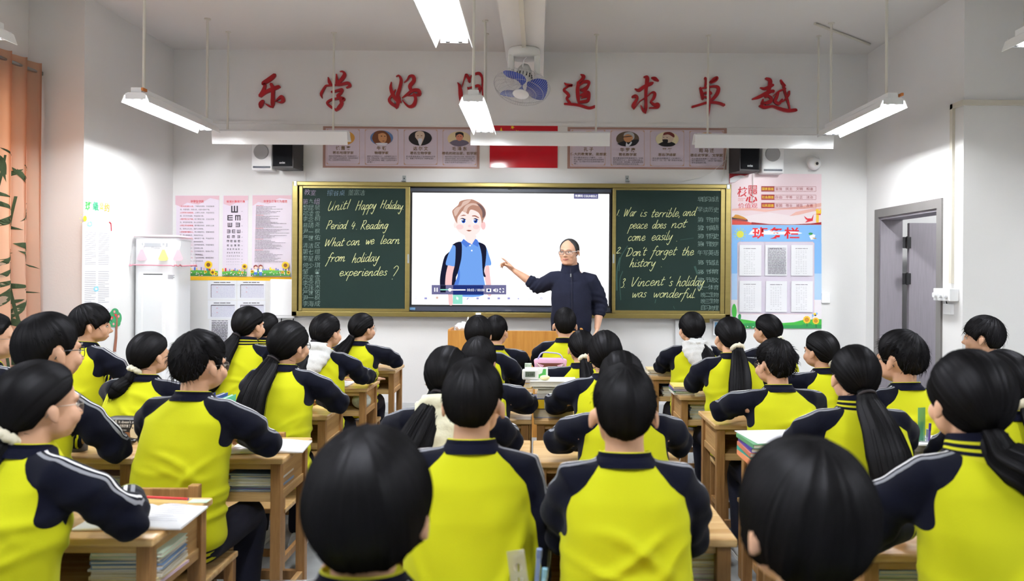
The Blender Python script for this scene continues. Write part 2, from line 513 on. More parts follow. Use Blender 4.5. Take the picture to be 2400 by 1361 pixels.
def XZ(px, py, Y):
    p = P(px, py, Y); return (p.x, p.z)

# --- slogan characters: brush strokes (x, y, width) read in enlarged crops
def brush(label, strokes, ox, oy, k):
    Y = YF - 0.012
    b = MB()
    for si, st in enumerate(strokes):
        c = cr(st, 5); zo = .0009 * si
        pts = [XZ(ox + x / k, oy + y / k, Y) for x, y, w in c]
        ws = [max(2.0, w) / k / 230.0 for x, y, w in c]
        n = len(pts); L, R = [], []
        for i in range(n):
            t = (Vector(pts[min(i + 1, n - 1)]) - Vector(pts[max(i - 1, 0)]))
            t = t.normalized() if t.length > 1e-9 else Vector((1, 0))
            q = Vector((-t.y, t.x)) * ws[i] / 2
            L.append(Vector(pts[i]) + q); R.append(Vector(pts[i]) - q)
        t0 = (Vector(pts[0]) - Vector(pts[1])).normalized() * ws[0] * 0.35
        t1 = (Vector(pts[-1]) - Vector(pts[-2])).normalized() * ws[-1] * 0.35
        ring = [Vector(pts[0]) + t0] + L + [Vector(pts[-1]) + t1] + R[::-1]
        m = len(ring)
        fr = [(v.x, Y - 0.012 - zo, v.y) for v in ring]; bk = [(v.x, YF - 0.001, v.y) for v in ring]
        fs = [[0, 1, 2 * n + 1], [n, n + 1, n + 2]] + [[1 + i, 2 + i, 2 * n - i, 2 * n + 1 - i] for i in range(n - 1)]
        fs = [f[::-1] for f in fs] + [[i, m + i, m + (i + 1) % m, (i + 1) % m] for i in range(m)]
        b.add(fr + bk, fs)
    o = b.build('wall_character', M_red)
    return tag(o, label, 'wall lettering', 'red slogan characters above the board')

Z5, Z6 = (580, 150, 4.0), (1280, 150, 3.871)
brush('red brush-style character 乐, first of the slogan', [
    [(258, 100, 30), (240, 120, 40), (200, 150, 42), (150, 182, 34), (165, 200, 26), (150, 250, 32), (118, 300, 30)],
    [(118, 300, 36), (170, 265, 34), (240, 235, 36), (295, 215, 30), (300, 225, 10)],
    [(222, 185, 26), (240, 230, 36), (240, 300, 34), (238, 370, 36), (236, 410, 10)],
    [(236, 405, 12), (205, 395, 18), (165, 370, 4)], [(150, 345, 26), (130, 375, 44), (122, 410, 20)],
    [(262, 350, 6), (300, 320, 22), (325, 310, 34), (335, 345, 34), (310, 362, 14), (268, 350, 4)]], *Z5)
brush('red brush-style character 学 behind a lamp rod', [
    [(758, 125, 8), (770, 170, 30), (785, 200, 24)], [(835, 95, 8), (840, 150, 24), (835, 185, 20)],
    [(868, 72, 6), (895, 72, 16), (912, 100, 32), (885, 145, 34), (850, 178, 24)],
    [(760, 200, 12), (735, 208, 18), (708, 250, 24), (692, 285, 22), (702, 322, 4)],
    [(735, 205, 16), (800, 200, 16), (870, 195, 24), (940, 180, 28), (962, 205, 28), (930, 225, 12)],
    [(790, 265, 20), (850, 250, 24), (890, 240, 22), (880, 270, 24), (850, 300, 30), (870, 320, 32)],
    [(870, 320, 34), (905, 330, 30), (885, 345, 22)], [(870, 320, 30), (885, 370, 32), (860, 410, 34), (830, 440, 14)],
    [(838, 435, 18), (780, 400, 26), (750, 365, 20), (790, 335, 18), (850, 325, 22)]], *Z5)
brush('red brush-style character 好, clear of all lamp rods', [
    [(1395, 118, 6), (1420, 110, 16), (1442, 150, 28), (1430, 220, 30), (1410, 290, 34), (1420, 330, 34), (1400, 400, 30), (1396, 418, 8)],
    [(1350, 170, 8), (1345, 230, 28), (1370, 300, 34), (1410, 345, 34), (1440, 355, 20)],
    [(1390, 240, 6), (1365, 280, 20), (1330, 330, 22), (1345, 365, 30), (1395, 400, 28)],
    [(1470, 175, 6), (1500, 150, 14), (1520, 115, 18), (1555, 120, 34), (1560, 160, 34), (1525, 205, 34), (1530, 240, 30)],
    [(1450, 320, 6), (1500, 285, 24), (1550, 250, 30), (1605, 250, 34), (1610, 285, 34), (1560, 295, 16), (1500, 298, 8)],
    [(1560, 280, 26), (1578, 330, 28), (1560, 385, 34), (1515, 400, 24), (1470, 360, 14), (1455, 335, 8)]], *Z5)
brush('red brush-style character 问, half hidden by the middle lit lamp', [
    [(1970, 175, 8), (1990, 210, 30), (2000, 300, 40), (2000, 378, 6)],
    [(2012, 215, 6), (2040, 120, 14), (2055, 105, 26), (2080, 150, 26), (2083, 172, 18)], [(2075, 165, 22), (2090, 130, 14), (2100, 105, 6)],
    [(2130, 95, 20), (2175, 90, 26), (2200, 130, 20), (2202, 220, 14), (2206, 330, 12), (2190, 400, 20), (2150, 410, 8)],
    [(2066, 220, 12), (2080, 262, 26)], [(2070, 228, 8), (2110, 218, 16), (2160, 205, 26), (2180, 225, 28), (2155, 268, 28), (2100, 275, 16)]], *Z5)
brush('red brush-style character 追, next to the fan', [
    [(165, 172, 8), (190, 190, 22), (235, 195, 20), (200, 205, 14), (160, 235, 20), (190, 265, 24), (205, 290, 26), (185, 310, 18), (205, 340, 24), (222, 358, 16)],
    [(165, 362, 16), (220, 365, 22), (300, 375, 24), (390, 400, 24), (448, 385, 22), (452, 402, 6)],
    [(312, 95, 6), (340, 115, 34), (320, 145, 26), (290, 170, 20)], [(290, 165, 24), (285, 240, 34), (290, 310, 32), (298, 360, 14)],
    [(295, 205, 8), (340, 165, 26), (385, 165, 28), (380, 200, 26), (345, 235, 40), (310, 235, 16)],
    [(310, 285, 14), (350, 275, 40), (385, 262, 30), (380, 330, 30), (330, 345, 26), (300, 345, 20)], [(375, 290, 30), (320, 310, 10)]], *Z6)
brush('red brush-style character 求 above the second portrait banner', [
    [(805, 225, 8), (840, 240, 30), (890, 205, 30), (950, 180, 32), (970, 170, 16)],
    [(885, 118, 10), (915, 125, 36), (912, 180, 34), (905, 250, 28), (905, 340, 26), (905, 400, 26), (902, 450, 6)],
    [(902, 445, 10), (880, 420, 22), (858, 375, 6)], [(955, 125, 10), (985, 135, 34), (1018, 155, 14)],
    [(780, 300, 20), (810, 292, 30), (825, 310, 26), (810, 345, 30), (790, 380, 34), (798, 412, 6)],
    [(800, 405, 8), (850, 340, 10), (910, 300, 10), (960, 258, 14), (985, 270, 26), (975, 310, 28), (945, 345, 14)],
    [(945, 345, 14), (980, 370, 26), (1010, 370, 36), (1010, 395, 22), (935, 400, 10)]], *Z6)
brush('red brush-style character 卓 with a lamp rod across it', [
    [(1440, 125, 20), (1452, 150, 26), (1445, 195, 20), (1440, 210, 10)],
    [(1480, 170, 14), (1520, 140, 30), (1550, 125, 24), (1540, 150, 20), (1495, 172, 16)],
    [(1395, 215, 16), (1410, 260, 28), (1420, 310, 26), (1420, 325, 8)],
    [(1395, 225, 14), (1450, 215, 16), (1520, 205, 20), (1560, 215, 28), (1555, 260, 34), (1520, 310, 30), (1480, 335, 14)],
    [(1430, 265, 16), (1480, 262, 30), (1500, 270, 16)], [(1410, 320, 8), (1440, 300, 16), (1480, 320, 10)],
    [(1325, 390, 20), (1380, 375, 20), (1470, 350, 22), (1560, 355, 24), (1615, 375, 24)],
    [(1470, 165, 8), (1478, 250, 14), (1480, 350, 22), (1475, 430, 14), (1470, 490, 3)]], *Z6)
brush('red brush-style character 越, last of the slogan', [
    [(1990, 130, 16), (2030, 150, 34), (2025, 210, 34), (2010, 260, 30), (1990, 300, 30)],
    [(1940, 215, 6), (1980, 225, 26), (2030, 205, 30), (2060, 190, 22)],
    [(1870, 320, 12), (1930, 300, 30), (2010, 260, 34), (2060, 245, 22), (2060, 260, 10)],
    [(1990, 280, 24), (2040, 310, 26), (2030, 345, 30), (1990, 365, 14)], [(1965, 320, 10), (1960, 360, 30), (1990, 350, 16), (2050, 320, 14)],
    [(2110, 255, 10), (2090, 300, 28), (2075, 340, 28), (2110, 360, 28), (2140, 320, 14)], [(2060, 290, 8), (2110, 250, 16), (2170, 225, 14)],
    [(2125, 145, 10), (2140, 175, 22), (2165, 200, 16)], [(2150, 190, 20), (2165, 260, 20), (2190, 340, 18), (2208, 410, 10)],
    [(2200, 250, 18), (2195, 285, 20), (2160, 330, 16), (2130, 350, 8)],
    [(1935, 380, 20), (1980, 395, 28), (2050, 385, 20), (2110, 405, 26), (2190, 425, 30), (2260, 420, 28), (2262, 430, 8)]], *Z6)

# --- the sliding blackboard
YB = 7.88                                   # front face of the board frame
x0, x1, z0, z1 = rect(684, 428, 1713, 744, YB)
board = thing('blackboard', 'long green sliding chalkboard in an olive gold frame', 'blackboard', ((x0 + x1) / 2, YF, z0))
ft = 0.075
b = MB()
b.box(x0, x1, YB, YF - 0.013, z1 - 0.044, z1, bev=0.008); b.box(x0, x1, YB, YF - 0.013, z0, z0 + 0.050, bev=0.006)
b.box(x0, x0 + 0.055, YB, YF - 0.013, z0, z1, bev=0.006); b.box(x1 - 0.055, x1, YB, YF - 0.013, z0, z1, bev=0.006)
b.part('frame', M_gold, board)
MB().box(x0 + 0.05, x1 - 0.05, YF - 0.03, YF - 0.014, z0 + 0.07, z1 - 0.05).part('back_plate', M_dark, board)
for cx_ in (x0 + 0.012, x1 - 0.047):
    MB().box(cx_, cx_ + 0.035, YB - 0.002, YB + 0.03, z1 - 0.05, z1 + 0.002, bev=0.006).part('corner_cap', M_steel, board)
YP = YB + 0.02
def slide(px0, px1, name):
    a0, a1, c0, c1 = rect(px0, 442, px1, 727, YP)
    p = MB()
    p.box(a0, a1, YP, YP + 0.025, z0 + 0.077, z1 - 0.060)
    o = p.part('slate', M_slate, board)
    f = MB()
    f.box(a0 - 0.03, a0 + 0.004, YP - 0.012, YP + 0.03, z0 + 0.052, z1 - 0.046, bev=0.004)
    f.box(a1 - 0.004, a1 + 0.04, YP - 0.012, YP + 0.03, z0 + 0.052, z1 - 0.046, bev=0.004)
    f.box(a0 - 0.03, a1 + 0.04, YP - 0.004, YP + 0.03, z1 - 0.064, z1 - 0.046); f.box(a0 - 0.03, a1 + 0.04, YP - 0.004, YP + 0.03, z0 + 0.052, z0 + 0.08)
    f.part('slate_frame', M_gold, o)
    return o, a0, a1
sl, la0, la1 = slide(708, 951, 'left')
sr, ra0, ra1 = slide(1442, 1689, 'right')
for px in (957, 1438):
    q = P(px, 606, YP - 0.012)
    h = MB().box(q.x - 0.008, q.x + 0.008, q.y - 0.008, q.y + 0.002, q.z - 0.045, q.z + 0.045, bev=0.003)
    h.part('lock_handle', M_steel, sl if px < 1000 else sr)
for px in (748, 1653):
    q = P(px, 744, 7.95)
    MB().box(q.x - 0.04, q.x + 0.04, 7.93, YF - 0.014, q.z - 0.05, q.z + 0.01).part('bracket', M_gold, board)
for px in (947, 1470):
    q = P(px, 418, 7.985)
    t = MB().box(q.x - 0.018, q.x + 0.018, YF - 0.006, YF - 0.001, q.z - 0.035, q.z + 0.03, bev=0.001)
    t.box(q.x - 0.018, q.x + 0.018, YB + 0.03, YF - 0.001, q.z - 0.035, q.z - 0.031)
    o = t.part('hanging_plate', M_steel, board)
    MB().cyl((q.x, YF - 0.010, q.z), (q.x, YF - 0.005, q.z), 0.006, 10).part('screw', M_dark, o)

# --- chalk handwriting: single-stroke letters (x, y) with x-height 1
G = {
 'a': (1.12, [[(.8, .9), (.4, 1), (.08, .6), (.1, .15), (.4, .05), (.75, .6), (.85, 1), (.78, .3), (.9, .02), (1.1, .15)]]),
 'b': (1.0, [[(.3, 2), (.1, .5), (.05, .05), (.45, 0), (.8, .5), (.5, .95), (.15, .6)]]),
 'c': (.95, [[(.75, .8), (.5, 1), (.12, .7), (.08, .25), (.4, 0), (.85, .2)]]),
 'd': (1.1, [[(.75, .9), (.4, 1), (.08, .6), (.1, .15), (.4, .05), (.75, .6), (.95, 2)], [(.95, 2), (.8, .4), (.88, 0), (1.05, .1)]]),
 'e': (1.0, [[(.1, .45), (.7, .6), (.65, .95), (.35, 1), (.08, .5), (.25, .03), (.6, .05), (.95, .3)]]),
 'f': (.85, [[(.95, 1.75), (.7, 2), (.45, 1.5), (.2, 0), (-.05, -.9)], [(.0, .95), (.8, 1.05)]]),
 'g': (1.05, [[(.8, .9), (.4, 1), (.08, .6), (.15, .15), (.45, .1), (.8, .8)], [(.85, 1), (.6, -.6), (.25, -.95), (.05, -.7)]]),
 'h': (1.0, [[(.25, 2), (.0, 0)], [(.06, .4), (.4, .95), (.65, .9), (.6, .3), (.68, 0), (.95, .15)]]),
 'i': (.5, [[(.2, 1), (.1, .2), (.25, 0), (.45, .15)], [(.28, 1.4), (.32, 1.5)]]),
 'l': (.5, [[(.3, 2), (.1, .3), (.22, 0), (.5, .2)]]),
 'm': (1.5, [[(.1, 1), (.02, 0)], [(.05, .5), (.35, .95), (.5, .9), (.45, 0)], [(.48, .5), (.8, .95), (1.0, .9), (.95, .2), (1.05, 0), (1.35, .2)]]),
 'n': (1.05, [[(.1, 1), (.02, 0)], [(.05, .4), (.4, .95), (.65, .9), (.6, .2), (.7, 0), (1.0, .2)]]),
 'o': (.95, [[(.5, 1), (.12, .75), (.1, .2), (.4, 0), (.75, .3), (.75, .8), (.5, 1), (.9, .9)]]),
 'p': (1.0, [[(.2, 1), (-.1, -1.1)], [(.1, .6), (.5, 1), (.85, .7), (.6, .15), (.1, .15)]]),
 'r': (.8, [[(.12, 1), (.03, 0)], [(.08, .5), (.4, .95), (.7, .9)]]),
 's': (.75, [[(.65, .85), (.4, 1), (.15, .75), (.5, .45), (.55, .15), (.25, 0), (0, .15)]]),
 't': (.75, [[(.4, 1.7), (.15, .3), (.3, 0), (.6, .2)], [(0, 1.05), (.75, 1.15)]]),
 'u': (1.05, [[(.1, 1), (.08, .2), (.35, 0), (.75, .7), (.8, 1), (.72, .2), (.85, 0), (1.0, .15)]]),
 'v': (.9, [[(.05, 1), (.3, 0), (.8, 1)]]),
 'w': (1.3, [[(.05, 1), (.25, 0), (.6, .8), (.75, 0), (1.2, 1)]]),
 'x': (.95, [[(.1, 1), (.4, .5), (.8, 0)], [(.8, 1), (.05, 0)]]),
 'y': (1.0, [[(.1, 1), (.15, .3), (.4, .1), (.8, .9)], [(.85, 1), (.55, -.6), (.3, -1.05), (.0, -.7)]]),
 'U': (1.3, [[(.2, 1.9), (.05, .5), (.3, 0), (.8, .6), (1.0, 1.9), (.85, .4), (.95, 0)]]),
 'H': (1.5, [[(.3, 2), (.05, 0)], [(1.2, 2), (.95, 0)], [(.1, 1), (1.15, 1.1)]]),
 'P': (1.2, [[(.3, 2), (.05, 0)], [(.1, 1.9), (.8, 2.0), (1.0, 1.5), (.6, 1.0), (.2, .95)]]),
 'R': (1.3, [[(.3, 2), (.05, 0)], [(.1, 1.9), (.8, 2.0), (.95, 1.5), (.6, 1.05), (.25, 1.0), (.7, .4), (1.15, 0)]]),
 'W': (1.9, [[(.15, 1.7), (.25, 0), (.8, 1.5), (.95, .1), (1.65, 2.0)]]),
 'D': (1.5, [[(.4, 1.9), (.15, 0)], [(.0, 1.8), (.8, 1.9), (1.25, 1.2), (.9, .3), (.1, .0)]]),
 'V': (1.3, [[(.05, 1.9), (.3, 0), (1.1, 1.9)]]),
 '1': (.6, [[(.35, 1.9), (.15, 0)]]),
 '2': (1.0, [[(.1, 1.5), (.45, 1.9), (.75, 1.5), (.1, 0), (.9, .1)]]),
 '3': (1.0, [[(.1, 1.7), (.5, 1.9), (.75, 1.6), (.35, 1.1), (.75, .7), (.6, .1), (.05, .0)]]),
 '4': (1.1, [[(.4, 1.9), (.05, .8), (1.0, .9)], [(.85, 1.5), (.6, 0)]]),
 '?': (1.0, [[(.1, 1.6), (.5, 2), (.9, 1.7), (.75, 1.1), (.45, .4)], [(.4, 0), (.42, -.12)]]),
 '.': (.45, [[(.15, .02), (.22, -.06)]]), ',': (.5, [[(.2, .05), (.08, -.35)]]), "'": (.4, [[(.3, 1.9), (.15, 1.5)]]), ' ': (.7, []),
}
_hs = [0]
def hand(mb, word, zx0, zx1, zb0, zb1, xh, ox, oy, k, Y, mi=0, slant=0.30, w=0.0046):
    """write a word along a baseline given in crop pixels; x-height xh crop pixels"""
    adv = sum(G[c][0] for c in word)
    kx = (zx1 - zx0 - slant * xh * 0.6) / adv
    rnd = random.Random(word)
    x = 0.0
    for ch in word:
        a, sts = G[ch]
        jy = rnd.uniform(-.05, .05)
        for st in sts:
            sm = cr(st, 5) if len(st) > 2 else st
            pts = []
            for (gx, gy) in sm:
                cx_ = zx0 + (x + gx) * kx + slant * gy * xh
                fb = (cx_ - zx0) / max(1, zx1 - zx0)
                cy_ = zb0 + (zb1 - zb0) * fb - (gy + jy) * xh
                pts.append(XZ(ox + cx_ / k, oy + cy_ / k, Y))
            _hs[0] += 1; mb.stroke(pts, w, Y - .0004 * (_hs[0] % 7), mi)
        x += a
    return mb
YC = YP - 0.0025
kL, kR = (700, 430, 4.388), (1430, 430, 4.39)
c = MB()
for a in [('Unit1', 297, 530, 282, 258, 50), ('Happy', 583, 800, 277, 255, 48), ('Holiday.', 838, 1090, 255, 268, 44), ('Period', 282, 498, 468, 463, 44), ('4', 535, 580, 468, 466, 40),
          ('.', 592, 606, 470, 470, 44), ('Reading', 636, 925, 472, 462, 46), ('What', 262, 470, 648, 640, 44), ('can', 490, 636, 636, 630, 46), ('we', 685, 785, 624, 622, 46),
          ('learn', 838, 1045, 620, 618, 46), ('from', 290, 490, 805, 800, 48), ('holiday', 548, 832, 812, 795, 48), ('experiendes', 415, 915, 950, 945, 46), ('?', 940, 1010, 978, 978, 66)]:
    hand(c, *a, *kL, YC)
c.part('chalk_writing', M_chalk_y, sl)
c = MB()
for a in [('1.', 65, 105, 330, 330, 32), ('War', 135, 272, 342, 332, 46), ('is', 305, 385, 338, 336, 44), ('terrible,', 420, 735, 345, 338, 46), ('and', 745, 885, 332, 328, 44),
          ('peace', 195, 390, 465, 462, 46), ('does', 430, 580, 462, 460, 44), ('not', 630, 790, 458, 450, 46), ('come', 180, 368, 590, 585, 46), ('easily', 422, 645, 585, 578, 48), ('.', 682, 696, 592, 592, 44),
          ('2.', 62, 125, 715, 715, 32), ("Don't", 160, 375, 748, 738, 44), ('forget', 425, 685, 740, 735, 48), ('the', 735, 868, 738, 735, 46), ('history', 200, 470, 860, 848, 46), ('.', 524, 538, 855, 855, 44),
          ('3.', 108, 165, 1068, 1068, 48), ('Vincent', 210, 560, 1058, 1045, 50), ("'s", 585, 648, 1050, 1050, 48), ('holiday', 682, 972, 1052, 1050, 52), ('was', 220, 378, 1170, 1168, 48), ('wonderful.', 440, 890, 1168, 1175, 48)]:
    hand(c, *a, *kR, YC)
c.part('chalk_writing', M_chalk_y, sr)
# the Chinese columns in thin white chalk
def han(mb, s, zx, zy, size, ox, oy, k, sh=0.12, mi=0, dx=0.0, seed=0, sq=1.0):
    rnd = random.Random(s + str(seed))
    for i, ch in enumerate(s):
        if ch == ' ': continue
        x, z = XZ(ox + (zx + i * dx) / k, oy + (zy + size * .42 + rnd.uniform(-3, 3)) / k, YC)
        h = size / k / 230.0 * rnd.uniform(.95, 1.12)
        mb.text(ch, x - h * .5, z, h, YC, mi, off=-0.018, shear=sh)
c = MB()
for i, (s, zy) in enumerate([('早自习道法', 160), ('早读历史', 265), ('第1节生物', 370), ('第2节英语', 455), ('第3节历史', 540), ('第4节数学', 620), ('午写英语', 710), ('第5节道法', 810), ('第6节体育', 905),
                             ('第7节语文', 990), ('晚一体育', 1065), ('晚二生物', 1140), ('晚三生物', 1205), ('自习物理', 1275)]):
    x = 925
    n = len(s)
    han(c, s, x if i < 11 else 955, zy, 56, *kR, dx=(1090 - (x if i < 11 else 955)) / (n - 1), seed=i, sh=0.05)
c.part('timetable_writing', M_chalk_w, sr)
c = MB()
han(c, '教室', 85, 90, 60, *kL, dx=62, mi=1); han(c, '擦餐桌', 320, 95, 62, *kL, dx=62, mi=2); han(c, '董富洁', 535, 92, 58, *kL, dx=58)
han(c, '第', 65, 185, 62, *kL, mi=1); han(c, '九', 125, 180, 46, *kL); han(c, '组', 185, 180, 66, *kL, mi=1)
ys = [245, 305, 362, 425, 490, 555, 635, 700, 765, 840, 905, 965, 1020, 1075, 1120, 1175, 1235]
for s, x, o in (('黎邓李易尹严清第黎何邹邓李卢严尹李', 65, 0), ('昆凌念靖一世洁七星少 凌念炜世一海', 122, 2), ('毓雪桐尧枫佑区组辰琪馨雪桐杰佑枫成', 190, -4)):
    for ch, y in zip(s, ys):
        han(c, ch, x, y + o, 58, *kL, seed=y)
c.part('roster_writing', [M_chalk_w, M_chalk_p, mat('blue_chalk', C(140, 165, 190), .95, .1)], sl)
# faint smears left by the eraser
c = MB()
for pts, w in (([(100, 760), (70, 900), (70, 1100)], .012), ([(180, 640), (110, 760), (90, 900)], .008), ([(130, 900), (100, 1000), (110, 1200)], .007), ([(470, 1190), (462, 1230)], .008), ([(650, 1260), (665, 1290)], .006), ([(760, 700), (800, 755)], .006), ([(720, 580), (860, 560)], .004), ([(870, 850), (900, 930)], .02)):
    c.stroke([XZ(1430 + x / 4.39, 430 + y / 4.39, YC) for x, y in cr(pts, 4)], w, YC + .001)
c.part('chalk_smears', M_smear, sr)

# --- interactive display between the slates
YS = 7.936
x0, x1, z0, z1 = rect(957.5, 441, 1432.5, 730, YS)
disp = thing('interactive_display', 'large touch screen lit white with a picture of a boy', 'screen', ((x0 + x1) / 2, YF - .03, z0))
M_bezel = mat('display_bezel', C(62, 68, 84), 0.35, 0.5)
b = MB().box(x0, x1, YS, YF - 0.032, z0, z1, bev=0.004)
b.part('housing', M_bezel, disp)
s0, s1, t0, t1 = rect(966, 453, 1427, 715, YS)
MB().box(s0 - 0.018, s1 + 0.018, YS - 0.004, YS + 0.002, t0 - 0.016, t1 + 0.016).part('glass_border', M_black, disp)
def em(name, r, g, b_, s=1.0):
    return mat(name, (0, 0, 0, 1), 0.9, 0.0, emit=C(r, g, b_), estr=s * .38)
E_white = em('screen_white', 253, 253, 255, 1.25)
scr = MB().box(s0, s1, YS - 0.006, YS - 0.001, t0, t1).part('screen', E_white, disp)
q = P(1195, 443, YS)
MB().box(q.x - .018, q.x + .018, YS - .004, YS + .004, q.z - .008, q.z + .008).part('camera_eye', M_black, disp)
b = MB().text('seewo', P(1184, 728, YS).x, P(1184, 729, YS).z, 0.035, YS - 0.001, w=0.062)
b.part('maker_mark', mat('mark_grey', C(120, 124, 136), .5), disp)
q = P(965, 723, YS)
MB().box(q.x - .025, q.x + .035, YS - .001, YS, q.z - .012, q.z + .012).part('sticker', mat('sticker_blue', C(120, 170, 215), .6), disp)
# the picture on the screen, drawn as flat lit shapes (crop of 4.693 px per photo px)
kS = 4.693
def S(x, y): return XZ(950 + x / kS, 440 + y / kS, YS - .007)
E = [em('skin_light', 250, 224, 220, 1.1), em('hair_brown', 186, 140, 122), em('shirt_blue', 112, 160, 232, 1.05), em('strap_dark', 28, 30, 52), em('iris_blue', 50, 92, 190),
     em('hair_light', 222, 190, 176), em('skin_pink', 244, 196, 196, 1.05), em('shirt_shadow', 84, 128, 220), em('bar_violet', 112, 110, 150), em('plain_white', 255, 255, 255, 1.2),
     em('icon_violet', 160, 160, 214), em('cursor_green', 150, 226, 205), em('brow_brown', 160, 100, 84), em('shirt_under_bar', 36, 52, 120), em('hair_dark', 120, 96, 96), em('blush', 250, 206, 204, 1.08)]
b = MB(); lay = [0]
def shape(pts, mi, smooth=True):
    lay[0] += 1
    c = cr(list(pts) + [pts[0]], 5)[:-1] if smooth else pts
    y = YS - .007 - lay[0] * .00006
    from mathutils.geometry import tessellate_polygon
    v = [(S(p[0], p[1])[0], y, S(p[0], p[1])[1]) for p in c]
    tri = tessellate_polygon([[Vector((a[0], a[2], 0)) for a in v]])
    b.add(v, [list(t) for t in tri], mi)
def disc(x, y, rx, ry, mi, n=20): shape([(x + rx * math.cos(2 * PI * i / n), y + ry * math.sin(2 * PI * i / n)) for i in range(n)], mi, False)
def box(x0_, y0_, x1_, y1_, mi): shape([(x0_, y0_), (x1_, y0_), (x1_, y1_), (x0_, y1_)], mi, False)
shape([(480, 705), (430, 760), (395, 900), (380, 1010), (385, 1100), (420, 1150), (530, 1160), (560, 900), (530, 720)], 3)   # rucksack
shape([(470, 840), (445, 960), (440, 1090), (470, 1180), (480, 1280), (520, 1280), (520, 1160), (525, 1000), (540, 860)], 6)  # arms
shape([(880, 860), (870, 960), (890, 1080), (905, 1180), (945, 1180), (945, 1080), (930, 950), (920, 860)], 6)
shape([(525, 620), (470, 740), (445, 840), (490, 855), (540, 862), (560, 830), (575, 960), (540, 1060), (528, 1180), (860, 1180), (860, 960), (880, 862), (945, 845), (920, 740), (880, 640), (790, 590), (700, 600), (610, 590)], 2)
shape([(560, 860), (575, 960), (540, 1060), (532, 1120), (570, 1100), (600, 980), (590, 870)], 7)
shape([(515, 628), (560, 600), (608, 595), (622, 640), (618, 760), (600, 850), (575, 940), (545, 1010), (510, 1100), (520, 950), (545, 840), (553, 700), (548, 640)], 3)
shape([(800, 598), (850, 612), (888, 650), (890, 740), (878, 850), (868, 920), (885, 975), (860, 970), (848, 880), (840, 740), (820, 650)], 3)
shape([(650, 520), (680, 600), (735, 620), (765, 580), (775, 520)], 0)
shape([(640, 560), (612, 600), (670, 655), (725, 615), (690, 600)], 7, False); shape([(770, 560), (735, 615), (800, 650), (808, 600), (790, 570)], 7, False)
disc(712, 634, 8, 8, 9); disc(731, 690, 8, 8, 9)
shape([(548, 300), (545, 400), (575, 470), (640, 520), (700, 540), (760, 525), (815, 480), (840, 400), (845, 300), (700, 220)], 0)   # face
disc(858, 415, 26, 46, 6); disc(548, 410, 18, 34, 0)
disc(600, 430, 40, 28, 15); disc(780, 430, 36, 26, 15); disc(705, 420, 16, 14, 15)
for ex in (635, 768):
    disc(ex, 365, 34, 27, 9); disc(ex + 5, 365, 22, 24, 4); disc(ex + 6, 364, 11, 12, 3); disc(ex - 2, 354, 6, 6, 9)
shape([(595, 348), (625, 332), (665, 345), (662, 352), (625, 342)], 3); shape([(738, 348), (770, 334), (802, 350), (800, 356), (770, 344)], 3)
shape([(735, 305), (770, 303), (808, 325), (805, 333), (765, 316), (735, 314)], 12); shape([(600, 310), (640, 296), (668, 304), (640, 308)], 12)
shape([(668, 466), (697, 462), (730, 468), (700, 480)], 12)
shape([(570, 395), (540, 340), (515, 262), (540, 225), (580, 190), (600, 150), (660, 130), (730, 126), (790, 150), (840, 185), (880, 240), (885, 300), (862, 350), (842, 388), (832, 330), (800, 270), (720, 240), (690, 290), (640, 250), (600, 290), (575, 330)], 1)
shape([(530, 255), (560, 220), (610, 200), (640, 150), (720, 130), (690, 170), (640, 200), (600, 240), (565, 300), (545, 310)], 5)
shape([(630, 260), (660, 200), (720, 170), (780, 175), (800, 200), (740, 190), (690, 220), (670, 270)], 5)
shape([(780, 165), (840, 195), (875, 250), (880, 300), (850, 330), (845, 260), (810, 200)], 14)
box(290, 1068, 1110, 1172, 8); box(525, 1070, 860, 1176, 13); box(385, 1070, 445, 1150, 3)
box(318, 1098, 330, 1142, 9); box(344, 1098, 356, 1142, 9); box(385, 1114, 490, 1126, 11); box(490, 1116, 662, 1128, 9); disc(491, 1121, 19, 19, 9)
box(892, 1108, 944, 1146, 9); disc(918, 1126, 14, 14, 13); shape([(968, 1116), (980, 1116), (994, 1104), (994, 1148), (980, 1136), (968, 1136)], 9, False)
for a in (0, 1):
    shape([(1000 + 8 * a, 1108), (1008 + 8 * a, 1126), (1000 + 8 * a, 1146), (1004 + 8 * a, 1146), (1013 + 8 * a, 1126), (1004 + 8 * a, 1108)], 9, False)
for sx, sy in ((-1, -1), (1, -1), (-1, 1), (1, 1)):
    x, y = 1060 + sx * 22, 1127 + sy * 20
    box(min(x, x - sx * 14), y - 3, max(x, x - sx * 14), y + 3, 9); box(x - 3, min(y, y - sy * 14), x + 3, max(y, y - sy * 14), 9)
    shape([(x, y + 3), (x + 3, y), (x - sx * 14 + 3, y - sy * 14), (x - sx * 14, y - sy * 14 + 3)], 9, False)
box(523, 1176, 630, 1278, 11); shape([(562, 1195), (590, 1214), (577, 1217), (584, 1230), (576, 1234), (570, 1220), (562, 1228)], 9, False)
for i in range(3): box(104, 1194 + 11 * i, 132, 1197 + 11 * i, 10)
for x, w_ in ((225, 15), (795, 13), (918, 14), (1028, 14), (1138, 14)): box(x - w_, 1204, x + w_, 1226, 10)
shape([(672, 1226), (690, 1204), (700, 1210), (682, 1230)], 10, False); shape([(1232, 1218), (1246, 1208), (1246, 1214), (1260, 1224), (1246, 1222), (1246, 1228)], 10, False)
disc(350, 1208, 14, 14, 5); disc(1495, 1215, 12, 12, 10); disc(1495, 1215, 7, 7, 9)
for i in range(3): disc(1358 + 14 * i, 1222, 3, 3, 10)
b.part('picture', E, scr)
b = MB()
lx, lz = S(680, 1136)
b.text('00:03 / 00:08', lx, lz, 0.036, YS - .0135, w=190 / kS / 230)
b.part('time_readout', E[9], scr)
lx, lz = XZ(1348, 456, YS)
x_a, z_a = XZ(1345, 465.5, YS); x_b, z_b = XZ(1402, 454.5, YS)
